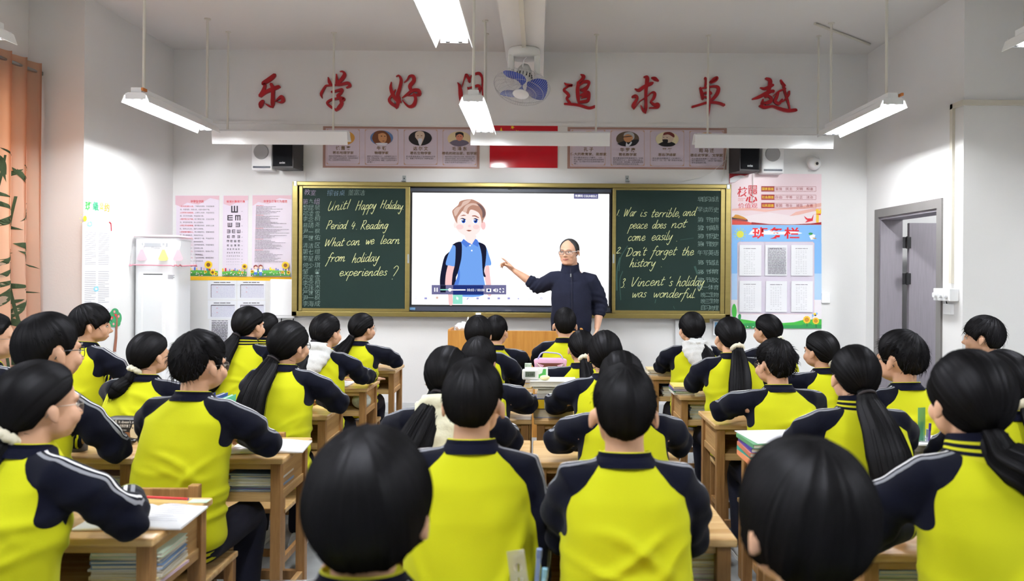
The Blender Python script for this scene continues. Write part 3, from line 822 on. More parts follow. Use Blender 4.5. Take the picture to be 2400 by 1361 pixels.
MB().box(x_a, x_b, YS - .0095, YS - .0065, z_a, z_b).part('code_tab', em('tab_violet', 96, 96, 140), scr)
MB().text('传屏码 CGUHB2LC', x_a + .01, z_a + .016, .03, YS - .0105, w=(x_b - x_a) - .02, off=.01).part('code_text', E[9], scr)
# ---------------------------------------------------------------- posters, speakers, machines on the walls
YW = YF - 0.003
class Draw:
    """flat printing on a sheet that hangs on the front wall, laid out in crop pixels"""
    def __init__(s, ox, oy, k, Y): s.o, s.k, s.Y, s.b, s.n = (ox, oy), k, Y, MB(), 0
    def q(s, x, y): return XZ(s.o[0] + x / s.k, s.o[1] + y / s.k, s.Y)
    def ly(s): s.n += 1; return s.Y - 0.0004 - 0.00005 * s.n
    def poly(s, pts, mi, smooth=False):
        from mathutils.geometry import tessellate_polygon
        c = cr(list(pts) + [pts[0]], 5)[:-1] if smooth else pts
        y = s.ly(); v = [(*s.q(*p),) for p in c]
        s.b.add([(a, y, b_) for a, b_ in v], [list(t) for t in tessellate_polygon([[Vector((a, b_, 0)) for a, b_ in v]])], mi)
    def box(s, x0, y0, x1, y1, mi): s.poly([(x0, y0), (x1, y0), (x1, y1), (x0, y1)], mi)
    def disc(s, x, y, rx, ry, mi, n=18): s.poly([(x + rx * math.cos(2 * PI * i / n), y + ry * math.sin(2 * PI * i / n)) for i in range(n)], mi)
    def line(s, pts, w, mi): s.b.stroke([s.q(*p) for p in pts], w / s.k / 230, s.ly(), mi)
    def text(s, t, x, yb, size, mi, w=None, off=0.0, shear=0.0, align='LEFT'):
        a, z = s.q(x, yb)
        s.b.text(t, a, z, size / s.k / 230, s.ly(), mi, align=align, w=(w / s.k / 230) if w else None, off=off, shear=shear)
    def rows(s, x0, x1, y, h, mi, seed, gap=0.12):
        """a printed line too small to read, as word-length dashes"""
        r = random.Random(seed); x = x0
        while x < x1:
            l = r.uniform(1.2, 6) * h * 1.6
            s.box(x, y, min(x + l, x1), y + h, mi); x += l + h * .9

def sheet(name, label, cat, px, col, group=None, th=0.004, rough=0.45, noise=None):
    x0, x1, z0, z1 = rect(*px, YW)
    t = thing(name, label, cat, ((x0 + x1) / 2, YF, z0), 0, group)
    m = mat(name + '_sheet', col, rough, 0.4, noise=noise)
    MB().box(x0, x1, YF - 0.001 - th, YF - 0.001, z0, z1).part('sheet', m, t)
    return t, x0, x1, z0, z1
MP = {}
def pm(name, *rgb):
    if name not in MP: MP[name] = mat('print_' + name, C(*rgb), 0.5, 0.35)
    return MP[name]
PR = [pm('red', 205, 40, 52), pm('ink', 52, 46, 58), pm('green', 96, 176, 74), pm('yellow', 246, 206, 40), pm('brown', 130, 84, 40), pm('blue', 72, 120, 206), pm('white', 245, 245, 250),
      pm('skin', 244, 214, 196), pm('maroon', 128, 44, 40), pm('violet', 140, 132, 190), pm('pinkish', 240, 214, 226), pm('darkgreen', 70, 140, 66), pm('rose', 226, 190, 202), pm('greyink', 120, 116, 130)]
RED, INK, GRN, YEL, BRN, BLU, WHT, SKN, MAR, VIO, PNK, DGR, ROS, GRY = range(14)
YD = YF - 0.0052
lilac = C(232, 222, 236)

def flower_strip(d, x0, x1, y0, y1, kids=False, big=None, seed=1):
    r = random.Random(seed)
    h = y1 - y0
    x = x0
    while x < x1 - 14:
        w = r.uniform(12, 26)
        d.box(x, y0 - r.uniform(.1, .6) * h * .8, min(x + w, x1), y0 + h * .3, r.choice([VIO, BLU, ROS, RED, PNK]) if r.random() < .75 else YEL); x += w + r.uniform(0, 22)
    d.poly([(x0, y1), (x0, y0 + h * .2), ((x0 + x1) / 2, y0 + h * .05), (x1, y0 + h * .2), (x1, y1)], GRN)
    d.poly([(x0, y1), (x0, y0 + h * .65), ((x0 * 2 + x1) / 3, y0 + h * .5), (x1, y0 + h * .75), (x1, y1)], DGR)
    for i in range(int((x1 - x0) / 18)):
        d.disc(r.uniform(x0 + 8, x1 - 8), r.uniform(y0 + h * .35, y1 - 6), r.uniform(6, 11), r.uniform(6, 10), r.choice([WHT, PNK, ROS, MAR, PNK]), 8)
def sunflower(d, x, y, r_):
    pts = []
    for i in range(36):
        a = 2 * PI * i / 36; q = r_ * (1.0 if i % 2 else .78)
        pts.append((x + q * math.cos(a), y + q * math.sin(a)))
    d.poly(pts, YEL); d.disc(x, y, r_ * .48, r_ * .48, BRN); d.disc(x, y, r_ * .3, r_ * .3, YEL if r_ < 1 else BRN)
def child(d, x, y, sk):
    d.disc(x, y, 32, 34, MAR); d.disc(x + 4, y + 8, 26, 22, SKN); d.poly([(x - 34, y - 2), (x, y - 14), (x + 34, y - 2), (x + 30, y - 22), (x, y - 36), (x - 30, y - 22)], MAR)
    d.box(x - 22, y + 32, x + 22, y + 78, WHT)
    if sk: d.poly([(x - 22, y + 76), (x + 22, y + 76), (x + 30, y + 112), (x - 30, y + 112)], BLU)
    else: d.box(x - 20, y + 76, x - 2, y + 130, BLU); d.box(x + 2, y + 76, x + 20, y + 130, BLU)

# three rule sheets, crop scale 6.48
kz = (400, 450, 6.48)
t, *_ = sheet('rules_poster', 'pale pink rules sheet titled 中学生守则 beside the air conditioner', 'poster', (413, 458, 513, 647), lilac, 'posters left of the board')
d = Draw(*kz, YD)
d.poly([(72, 55), (740, 55), (735, 120), (600, 90), (420, 190), (250, 160), (150, 220), (72, 190)], ROS, False)
d.text('中学生守则', 305, 158, 44, RED, 195, .02)
rules = ['1.爱党爱国爱人民。|了解党史国情，珍视国家荣', '誉，热爱祖国，热爱人民，热爱中国共产党。', '2.好学多问肯钻研。|上课专心听讲，积极发表见', '解，乐于科学探索，养成阅读习惯。', '3.勤劳笃行乐奉献。|自己事自己做，主动分担家', '务，参与劳动实践，热心志愿服务。',
         '4.明礼守法讲美德。|遵守国法校纪，自觉礼让排', '队，保持公共卫生，爱护公共财物。', '5.孝亲尊师善待人。|孝父母敬师长，爱集体助同', '学，虚心接受批评，学会合作共处。', '6.诚实守信有担当。|保持言行一致，不说谎不作', '弊，借东西及时还，做到知错就改。',
         '7.自强自律健身心。|坚持锻炼身体，乐观开朗向', '上，不吸烟不喝酒，文明绿色上网。', '8.珍爱生命保安全。|红灯停绿灯行，防溺水不玩', '火，会自护懂求救，坚决远离毒品。', '9.勤俭节约护家园。|不比吃喝穿戴，爱惜花草树', '木，节粮节水节电，低碳环保生活。']
for i, s in enumerate(rules):
    y = 224 + i * 48.8; x = 145 - i * .6
    if '|' in s:
        a, b_ = s.split('|'); d.text(a, x, y, 25, RED, 208, .012); d.text(b_, x + 222, y, 25, INK, 296)
    else: d.text(s, x, y, 25, INK, len(s) * 22.5)
flower_strip(d, 100, 720, 1180, 1272, seed=3)
child(d, 190, 1140, True); child(d, 262, 1134, False)
d.line([(575, 1150), (575, 1260)], 14, DGR); sunflower(d, 575, 1103, 66); sunflower(d, 640, 1218, 44); sunflower(d, 690, 1240, 28); sunflower(d, 533, 1208, 24)
d.b.part('print', PR, t)
t, *_ = sheet('eye_chart', 'narrow eye test chart titled 标准对数视力表', 'poster', (522, 458, 581, 647), lilac, 'posters left of the board')
d = Draw(*kz, YD)
d.poly([(806, 55), (1178, 55), (1178, 120), (1000, 160), (900, 210), (806, 180)], ROS)
d.text('标准对数视力表', 850, 158, 40, RED, 280, .02)
def Eg(cx, cy, s, rot):
    u = s / 5
    for bx in ((-2.5, -2.5, 2.5, -1.5), (-2.5, -.5, 2.5, .5), (-2.5, 1.5, 2.5, 2.5), (-2.5, -2.5, -1.5, 2.5)):
        p = [(bx[0], bx[1]), (bx[2], bx[1]), (bx[2], bx[3]), (bx[0], bx[3])]
        a = rot * PI / 2; c_, s_ = round(math.cos(a)), round(math.sin(a))
        d.poly([(cx + (x * c_ - y * s_) * u, cy + (x * s_ + y * c_) * u) for x, y in p], INK)
for xs, y, s, rots in (([970], 260, 104, [3]), ([903, 1020], 390, 82, [0, 1]), ([900, 1020], 498, 66, [3, 2]), ([882, 958, 1034], 596, 52, [2, 0, 3]), ([880, 955, 1034], 677, 42, [0, 1, 2]),
                       ([872, 926, 981, 1040], 743, 33, [1, 0, 3, 0]), ([872, 926, 981, 1036], 809, 26, [0, 3, 2, 1]), ([872, 912, 955, 998, 1040], 866, 21, [1, 0, 1, 3, 0]),
                       ([866, 900, 936, 972, 1008, 1044], 920, 17, [2, 3, 0, 2, 1, 0]), ([864, 894, 924, 955, 985, 1016, 1044], 970, 14, [0, 2, 1, 3, 0, 1, 3]),
                       ([860, 886, 912, 938, 964, 990, 1016, 1042], 1017, 10, [1, 0, 2, 3, 1, 0, 2, 3]), ([860, 886, 912, 938, 964, 990, 1016, 1042], 1059, 8, [0, 1, 2, 3, 0, 1, 2, 3]), ([858, 884, 910, 936, 962, 990, 1016, 1042], 1100, 6, [0, 1, 2, 3, 0, 1, 2, 3])):
    for x, r in zip(xs, rots): Eg(x, y, s, r)
for i, y in enumerate((293, 410, 512, 605, 686, 745, 812, 870, 922, 972, 1020, 1062, 1102)):
    d.text('4.%d' % i if i < 10 else '5.%d' % (i - 10), 1078, y + 8, 20, GRY)
flower_strip(d, 790, 1160, 1190, 1272, seed=5); d.line([(1130, 1150), (1130, 1250)], 10, DGR); sunflower(d, 1130, 1130, 46); sunflower(d, 1098, 1222, 18); sunflower(d, 1035, 1225, 14)
d.b.part('print', PR, t)
t, *_ = sheet('rules_poster', 'pale pink sheet of fine print titled 中学生日常行为规范, touching the board frame', 'poster', (591, 457, 683.5, 647), lilac, 'posters left of the board')
d = Draw(*kz, YD)
d.poly([(1245, 50), (1830, 50), (1830, 110), (1650, 90), (1480, 180), (1330, 150), (1245, 210)], ROS)
d.text('中学生日常行为规范', 1412, 155, 42, RED, 358, .02)
heads = {0, 8, 19, 28, 37}
r = random.Random(7)
for i in range(48):
    y = 202 + i * 18.2
    d.rows(1298 - i * .3, 1412 if i in heads else (1412 + r.uniform(80, 405)), y, 5.5, RED if i in heads else INK, i)
flower_strip(d, 1230, 1820, 1180, 1272, seed=9); child(d, 1305, 1140, True); child(d, 1380, 1136, False); d.line([(1755, 1160), (1755, 1260)], 14, DGR); sunflower(d, 1755, 1112, 62); sunflower(d, 1800, 1222, 30); sunflower(d, 1250, 1206, 28); sunflower(d, 1715, 1215, 24)
d.b.part('print', PR, t)
x0, x1, z0, z1 = rect(415, 647.5, 683, 657, YW)
tag(MB().box(x0, x1, YF - .004, YF - .001, z0, z1 - .002).build('paper_strip', mat('yellow_paper', C(246, 190, 36), .7)), 'bright yellow paper strip under the three rule posters', 'strip')

# chart papers under the yellow strip
def graph(d, x0, y0, x1, y1, nx, ny):
    for i in range(nx + 1):
        x = x0 + (x1 - x0) * i / nx; d.line([(x, y0), (x, y1)], .25, VIO)
    for j in range(ny + 1):
        y = y0 + (y1 - y0) * j / ny; d.line([(x0, y), (x1, y)], .25, VIO)
    d.line([(x0, y0), (x0, y1)], 1.2, INK); d.line([(x0, y0), (x1, y0)], 1.6, INK)
for lab, px in (('upper left of four printed grid charts under the yellow strip', (487, 656, 554, 702)), ('upper right of four printed grid charts under the yellow strip', (556, 656, 622, 702)),
                ('lower left of four printed grid charts under the yellow strip', (487, 704, 554, 747)), ('lower right of four printed grid charts under the yellow strip', (556, 704, 622, 747))):
    t, *_ = sheet('grid_chart', lab, 'paper', px, C(236, 238, 244), 'grid charts on the wall', th=.0015, rough=.85)
    d = Draw(0, 0, 1, YF - .0026)
    a, b_, c_, e_ = px
    d.rows(a + 14, c_ - 14, b_ + 5, 1.6, INK, a)
    graph(d, a + 8, b_ + 11, c_ - 4, e_ - 5, 20, 10)
    d.disc(a + 22, b_ + 18, 2, 1.2, ROS); d.disc(a + 22, b_ + 28, 2, 1.2, ROS)
    d.b.part('print', PR, t)
for lab, px in (('grey printed list on white paper, lower left of the charts', (490, 749, 542, 812)), ('grey printed list on white paper behind the girls by the wall', (544, 749, 600, 812))):
    t, *_ = sheet('printed_list', lab, 'paper', px, C(232, 233, 238), 'printed lists on the wall', th=.0015, rough=.85)
    d = Draw(0, 0, 1, YF - .0026)
    a, b_, c_, e_ = px
    d.rows(a + 6, c_ - 8, b_ + 2, 1.4, INK, a)
    for i in range(26): d.rows(a + 6, c_ - 8, b_ + 6 + i * 2.1, 1.2, GRY if i % 3 else INK, i + a)
    d.b.part('print', PR, t)
# white wall box with rounded corners, cables below
x0, x1, z0, z1 = rect(632, 654, 690, 746, YF - .05)
t = thing('wall_cabinet', 'flat white wall box with rounded corners tucked behind the board frame', 'box', ((x0 + x1) / 2, YF, z0))
MB().box(x0, x1, YF - .055, YF - .014, z0, z1, bev=.018, seg=4).part('casing', M_white, t)
MB().box(x0 + .012, x1 - .012, YF - .06, YF - .054, z0 + .03, z1 - .012, bev=.006).part('lid', mat('box_lid', C(244, 245, 247), .4), t)
for px, h in ((660, 10), (688, 18)):
    q = P(px, 746, YF - .03)
    MB().tube([(q.x, YF - .03, z0 + .01), (q.x - .005, YF - .03, z0 - .04), (q.x - .03, YF - .025, z0 - h / 230 - .05)], .006, 8).part('cable', M_black, t)

# --- portraits: two long banners
def portrait(d, cx, cy, rx, ry, bg, parts):
    d.disc(cx, cy, rx, ry, bg, 28)
    for p in parts:
        if p[0] == 'e': d.disc(cx + p[1], cy + p[2], p[3], p[4], p[5], 16)
        else: d.poly([(cx + a, cy + b_) for a, b_ in p[1]], p[2], True)
PC = [pm('copper', 164, 128, 118), pm('bronze', 124, 100, 70), pm('ink2', 70, 60, 64), pm('amber', 205, 150, 70), pm('steelblue', 96, 128, 176), pm('umber', 112, 62, 34), pm('tan', 196, 140, 96), pm('nearblack', 30, 26, 30),
      pm('bone', 206, 184, 166), pm('cream', 218, 200, 160), pm('coat', 112, 104, 122), pm('face', 206, 132, 108), pm('silver', 176, 178, 184), pm('olive', 92, 76, 60), pm('capred', 112, 40, 36), pm('palebust', 222, 212, 176), pm('shirt', 214, 216, 226), pm('edge', 196, 160, 140)]
banner_col = C(206, 194, 208)
def banner(label, px, ox, oy, k, cells):
    t, x0, x1, z0, z1 = sheet('portrait_banner', label, 'banner', px, C(164, 128, 118), 'portrait banners above the board')
    m = MB().box(x0 + .028, x1 - .028, YF - .0056, YF - .004, z0 + .02, z1 - .022)
    m.part('field', mat('banner_field', banner_col, .5), t)
    d = Draw(ox, oy, k, YF - .0057)
    for (a, b_, c_, e_), name, role, lines, po in cells:
        for pts in ([(a, b_), (c_, b_)], [(a, e_), (c_, e_)], [(a, b_), (a, e_)], [(c_, b_), (c_, e_)]): d.line(pts, 5, 17)
        for sx, sy in ((a, b_), (c_, b_), (a, e_), (c_, e_)):
            gx, gy = (1 if sx == a else -1), (1 if sy == b_ else -1)
            for u, v in ((6, 30), (30, 6), (14, 18), (18, 14)): d.box(min(sx, sx + gx * u), min(sy, sy + gy * v), max(sx, sx + gx * u), max(sy, sy + gy * v), 17)
        mx = (a + c_) / 2
        for p in po:
            if p[0] == 'bg': d.disc(mx + p[1], p[2], p[3], p[4], p[5], 28)
            elif p[0] == 'e': d.disc(mx + p[1], p[2], p[3], p[4], p[5], 16)
            else: d.poly([(mx + u, v) for u, v in p[1]], p[2], True)
        nm = ' '.join(name)
        d.text(nm, mx + name_dx[name], b_ + 300, 62, 1, len(name) * 78 - 16, .02)
        d.text(role, mx - len(role) * 26, b_ + 362, 46, 1, len(role) * 52, .015)
        for i, ln in enumerate(lines): d.text(ln, a + 30, b_ + 405 + i * 29, 25, 2, min(len(ln) * 27, c_ - a - 50))
    d.b.part('print', PC, t)
name_dx = {}
for n_ in ('徐霞客', '牛顿', '达尔文', '毛泽东', '孔子', '华罗庚', '严复', '司马迁'): name_dx[n_] = -(len(n_) * 39 - 8)
banner('long portrait banner left of the flag, copper edged', (757, 297, 1124, 394), 750, 280, 6.316, [
    ((100, 145, 585, 660), '徐霞客', '著名地理学家', ['  他经30年考察撰成60万字《徐霞客游记》，', '开辟了地理学上系统观察自然、描述自然的新方', '向，对后世科学影响深远。'],
     [('bg', 5, 272, 168, 108, 3), ('e', -60, 300, 60, 70, 5)]),
    ((668, 148, 1155, 665), '牛顿', '物理学家', ['  被誉为“近代物理学之父”，主要贡献有万有引力', '定律、牛顿运动定律、与莱布尼茨共同发明微积分', '完善了经典力学体系，编著了《自然哲学的数学', '原理》。'],
     [('bg', 2, 272, 170, 110, 4), ('p', [(-120, 330), (-140, 270), (-100, 190), (-30, 165), (60, 180), (125, 250), (135, 330), (60, 372), (-60, 378)], 5), ('p', [(-50, 215), (20, 200), (70, 230), (75, 300), (40, 345), (-10, 335), (-45, 290)], 6), ('e', 0, 246, 12, 6, 7), ('e', 50, 248, 12, 6, 7), ('e', 28, 320, 18, 5, 14), ('p', [(-90, 350), (0, 345), (90, 352), (50, 378), (-50, 378)], 16)]),
    ((1245, 152, 1735, 668), '达尔文', '著名生物学家', ['  其主要成就提出了生物进化论学', '说，编著了科学巨作《物种起源》。'],
     [('bg', -6, 277, 172, 110, 7), ('p', [(-80, 260), (-75, 200), (-20, 170), (45, 190), (60, 250), (30, 330), (0, 385), (-30, 330)], 8), ('e', -40, 240, 12, 5, 5), ('e', 15, 240, 12, 5, 5), ('p', [(-40, 290), (-10, 278), (25, 290), (15, 350), (-8, 388), (-30, 350)], 16)]),
    ((1820, 155, 2310, 675), '毛泽东', '著名的政治家，哲学家', ['  他是马克思主义中国化的伟大开拓者，中国社会主义现代', '化事业的伟大奠基者，是近代以来中国伟大的爱国者，是', '领导中国人民彻底改变自己命运和国家面貌的一代伟人，', '也是为世界作出贡献的伟人之一。'],
     [('bg', -5, 287, 172, 112, 9), ('p', [(-150, 345), (-90, 310), (0, 300), (90, 312), (140, 350), (80, 385), (0, 398), (-90, 385)], 10), ('p', [(-60, 240), (-55, 200), (0, 185), (55, 200), (60, 240), (52, 265), (-50, 265)], 7), ('p', [(-48, 240), (0, 215), (48, 240), (46, 290), (0, 318), (-46, 290)], 11), ('e', -20, 252, 9, 4, 7), ('e', 20, 252, 9, 4, 7), ('p', [(-30, 310), (0, 322), (30, 310), (20, 335), (0, 325), (-20, 335)], 10)])])
banner('long portrait banner right of the flag, copper edged', (1330, 299, 1703, 396), 1320, 280, 6.154, [
    ((122, 152, 605, 660), '孔子', '伟大的教育家、思想家', ['  其主要成就创立了儒学，《论', '语》根据孔子的言行语录和思想编写', '而成，孔子是中华文化思想的最大成', '者。'], [('bg', 5, 275, 168, 108, 3)]),
    ((688, 160, 1170, 665), '华罗庚', '著名数学家', ['  其主要成就华罗庚被誉为 “中国', '现代数学之父”，是中国解析数论、', '矩阵几何学、典型群、自安函数论等', '多方面研究的创始人和开拓者。'],
     [('bg', 0, 280, 166, 108, 13), ('p', [(-150, 350), (-60, 310), (0, 320), (110, 290), (165, 300), (110, 370), (0, 388), (-90, 380)], 7), ('p', [(-60, 240), (-40, 195), (40, 180), (90, 210), (95, 270), (50, 300), (60, 240)], 12), ('p', [(-60, 240), (0, 212), (60, 235), (75, 270), (40, 320), (-20, 325), (-55, 290)], 6), ('p', [(-70, 248), (50, 236), (50, 246), (-68, 258)], 7), ('p', [(-20, 325), (10, 360), (50, 320), (60, 340), (20, 385), (-25, 385)], 16)]),
    ((1255, 163, 1740, 670), '严复', '著名翻译家', ['  其主要成就翻译了《天演论》，', '提出了 “信、达、雅” 的译文标准。'],
     [('bg', 0, 285, 166, 108, 15), ('p', [(-130, 355), (-50, 320), (50, 320), (120, 355), (60, 388), (-60, 388)], 7), ('p', [(-70, 230), (20, 220), (90, 250), (85, 300), (30, 335), (-60, 320), (-72, 280)], 8), ('p', [(-60, 230), (-40, 190), (40, 180), (100, 215), (98, 260), (20, 218)], 14), ('p', [(-70, 290), (-30, 286), (10, 292), (5, 335), (-50, 335)], 7), ('e', -50, 258, 10, 4, 7), ('e', 0, 260, 10, 4, 7)]),
    ((1822, 170, 2310, 675), '司马迁', '著名史学家、文学家', ['  其主要成就编纂了《史记》，开', '创了通史的先河，《史记》是中国史', '学的里程碑巨著。'], [('bg', 5, 295, 168, 108, 3)])])

# flag board
t, x0, x1, z0, z1 = sheet('flag_board', 'red flag board with yellow stars between the portrait banners', 'flag', (1148, 288, 1307, 393), C(190, 18, 34), rough=.12, th=.008)
fw_, fh_ = x1 - x0, z1 - z0
b = MB()
def star(cx, cz, r_, rot):
    p = []
    for i in range(10):
        a = rot + PI / 2 + i * PI / 5; q = r_ if i % 2 == 0 else r_ * .382
        p.append((cx + q * math.cos(a), cz + q * math.sin(a)))
    b.add([(a, YF - .0096, c_) for a, c_ in p] + [(cx, YF - .0096, cz)], [[i, (i + 1) % 10, 10] for i in range(10)])
u = fw_ / 30
star(x0 + 5 * u, z1 - 5 * u, 3 * u, 0)
for gx, gy in ((10, 2), (12, 4), (12, 7), (10, 9)): star(x0 + gx * u, z1 - gy * u, u, math.atan2(gy - 5, 5 - gx) - PI / 2)
b.part('stars', pm('yellow', 246, 206, 40), t)

# --- loudspeakers
M_grille = mat('speaker_grille', C(168, 168, 170), .6, .3, bump=(900, .001))
M_cloth = mat('speaker_cloth', C(20, 21, 24), .9, .15, bump=(700, .001))
M_spk = mat('speaker_black', C(52, 50, 52), .5, .4)
def white_speaker(label, px):
    x0, x1, z0, z1 = rect(*px, 7.86)
    t = thing('wall_speaker', label, 'speaker', ((x0 + x1) / 2, YF, z0), 0, 'white loudspeakers by the board')
    MB().box(x0, x1, 7.86, YF - .001, z0, z1, bev=.02, seg=3).part('cabinet', M_white, t)
    cx, cz = (x0 + x1) / 2 - .005, z1 - (z1 - z0) * .37
    b = MB().lathe([(0.0, .0), (.062, .0), (.072, .004), (.076, .0)], 28, 0, Matrix.Translation((cx, 7.856, cz)) @ Matrix.Rotation(PI / 2, 4, 'X'), caps=False)
    b.part('grille', M_grille, t)
    MB().box(x0 + .018, x1 - .018, 7.855, 7.862, z0 + .022, z0 + .042, bev=.002).part('badge_strip', mat('navy_strip', C(40, 46, 62), .4), t)
def black_speaker(label, px, tilt, flip=1):
    x0, x1, z0, z1 = rect(*px, 7.80)
    t = thing('wall_speaker', label, 'speaker', ((x0 + x1) / 2, YF - .06, z0), 0, 'black loudspeakers by the board')
    w, h = (x1 - x0) / 2, z1 - z0
    M = Matrix.Rotation(tilt, 4, 'Z')
    MB().box(-w, w, -.17, .055, 0, h, bev=.003, M=M).build('cabinet', M_spk, t)
    MB().box(-w + .012, w - .012, -.178, -.168, .02, h - .012, bev=.004, M=M).build('front_cloth', M_cloth, t)
    MB().text('sonlex', -.03, .045, .03, -.1795, w=.06, off=.02, M=M).build('badge', mat('badge_white', C(230, 232, 235), .5), t)
    MB().tube([(w * .9 * flip, .02, .07), (w * 1.18 * flip, .03, .05), (w * 1.2 * flip, .045, -.1), (w * 1.15 * flip, .05, -.30)], .003, 6).build('wire', M_offwhite, t)
white_speaker('white loudspeaker under the board lamp, nearest the window wall', (589, 330, 638, 399))
black_speaker('black loudspeaker beside the banner of 徐霞客', (644, 330, 697, 395), math.radians(-8))
white_speaker('white loudspeaker beside the dome camera', (1786, 334, 1838, 406))
black_speaker('black loudspeaker hung over the corner of the red poster', (1720, 336, 1772, 402), math.radians(14))
q = P(1908, 382, 7.93)
t = thing('dome_camera', 'white dome security camera on the wall near the door', 'camera', (q.x, YF, q.z))
MB().lathe([(.0, .02), (.055, .02), (.058, .0)], 24, 0, Matrix.Translation((0, -.001, .03)) @ Matrix.Rotation(PI / 2, 4, 'X')).build('base', M_white, t)
MB().ell((0, -.075, -.005), (.066, .062, .066), 0, 24, 16).build('shell', M_white, t)
b = MB().ell((0.004, -.118, -.012), (.03, .026, .03), 0, 18, 12).build('eyeball', M_offwhite, t)
MB().ell((0.006, -.137, -.014), (.016, .012, .016), 0, 14, 10).build('lens', M_black, b)
MB().tube(cr([(.0, -.02, .07), (.05, -.03, .085), (.075, -.02, .04), (.07, -.015, -.04), (.03, -.02, -.075), (-.04, -.02, -.07)], 5), .004, 6).build('cable', M_white, t)
# thin cables on the wall
tag(MB().tube(cr([(P(1704, 350, 7.98).x, 7.99, P(1704, 350, 7.98).z), (P(1700, 380, 7.98).x, 7.99, P(1700, 380, 7.98).z), (P(1693, 432, 7.98).x, 7.99, P(1693, 425, 7.98).z)], 6), .004, 6).build('wall_cable', M_offwhite), 'grey cable dropping from the black speaker to the board corner', 'cable')
tag(MB().tube(cr([(P(1716, 366, 7.98).x, 7.975, P(1716, 360, 7.98).z), (P(1660, 408, 7.98).x, 7.985, P(1660, 408, 7.98).z), (P(1600, 427, 7.98).x, 7.985, P(1600, 425, 7.98).z)], 6), .002, 6).build('wall_cable', M_offwhite), 'thin cable sagging across the banner edge above the board', 'cable')

# --- red and blue class poster right of the board
t, x0, x1, z0, z1 = sheet('class_poster', 'tall class notice poster, red values panel over a sky blue notice panel', 'poster', (1713, 407, 1924, 770), C(236, 214, 220), rough=.3)
ka = (1705, 400, 7.165)
d = Draw(*ka, YF - .0053)
PP = [pm('red', 205, 40, 52), pm('darkred', 150, 24, 34), pm('gold', 240, 200, 40), pm('sky', 132, 186, 240), pm('white', 245, 245, 250), pm('blush', 232, 180, 170), pm('palepink', 240, 226, 230), pm('roof', 206, 140, 50), pm('wallred', 206, 70, 60),
      pm('lime', 214, 226, 90), pm('leaf', 70, 178, 70), pm('leafdark', 50, 146, 80), pm('panel', 218, 210, 226), pm('sunface', 238, 196, 60), pm('brown', 130, 84, 40), pm('ink', 52, 46, 58), pm('bright', 222, 28, 36), pm('skylow', 176, 208, 244), pm('eggshell', 236, 232, 238)]
d.poly([(76, 905), (76, 700), (300, 760), (700, 700), (1100, 760), (1575, 620), (1575, 905)], 6)
d.poly([(76, 640), (300, 620), (700, 650), (1200, 600), (1575, 540), (1575, 600), (1300, 640), (900, 655), (640, 690), (400, 665), (76, 670)], 5, False)
d.poly([(1040, 760), (1150, 690), (1400, 640), (1575, 620), (1575, 660), (1400, 690), (1200, 740)], 5)
d.poly([(30, 45), (400, 45), (300, 80), (240, 130), (180, 160), (120, 200), (30, 215)], 1)
d.poly([(40, 130), (120, 90), (220, 75), (300, 85), (240, 130), (180, 155), (120, 195), (40, 205)], 4)
d.text('核', 160, 420, 175, 0, 160, .02, .12)
d.text('心', 300, 520, 150, 0, 200, .03, .1)
for i, ch in enumerate('社会主义'):
    gx, gy = 352 + (i % 2) * 75, 245 + (i // 2) * 77
    d.box(gx, gy, gx + 69, gy + 71, 0); d.text(ch, gx + 4, gy + 58, 62, 4, 60)
d.text('价值观', 180, 620, 92, 0, 322)
for i in range(3): d.rows(176, 305 - 40 * (i > 0), 460 + i * 20, 5, 0, i)
for i, (a, b_) in enumerate((('国家层面', '富强 民主 文明 和谐'), ('社会层面', '自由 平等 公正 法治'), ('公民层面', '爱国 敬业 诚信 友善'))):
    y = 262 + i * 139
    for pts in ([(785, y + 6), (1485, y + 6)], [(785, y + 84), (1485, y + 84)], [(1485, y + 6), (1485, y + 84)]): d.line(pts, 4, 1)
    d.box(566, y - 2, 788, y + 88, 1); d.text(a, 578, y + 62, 52, 2, 196, .02)
    for j, w_ in enumerate(b_.split(' ')): d.text(w_, 805 + j * 173, y + 63, 54, 1, 110)
# gate building and ribbon
d.poly([(76, 905), (76, 815), (300, 845), (402, 872), (402, 905)], 8)
d.poly([(76, 800), (76, 775), (330, 815), (345, 850), (76, 835)], 15); d.poly([(76, 795), (130, 735), (180, 740), (270, 775), (330, 815), (320, 822), (76, 785)], 7)
d.box(76, 820, 330, 832, 8)
d.poly([(402, 905), (402, 862), (700, 895), (1100, 900), (1400, 885), (1575, 862), (1575, 905)], 1)
d.poly([(1485, 870), (1488, 690), (1478, 660), (1500, 640), (1530, 650), (1535, 690), (1530, 870)], 13); d.poly([(1530, 680), (1572, 640), (1572, 720), (1535, 730)], 13)
d.poly([(1280, 755), (1340, 800), (1410, 800), (1440, 740), (1480, 730), (1560, 745), (1565, 720), (1500, 725), (1445, 735), (1430, 840), (1300, 872), (1340, 830), (1310, 810)], 0)
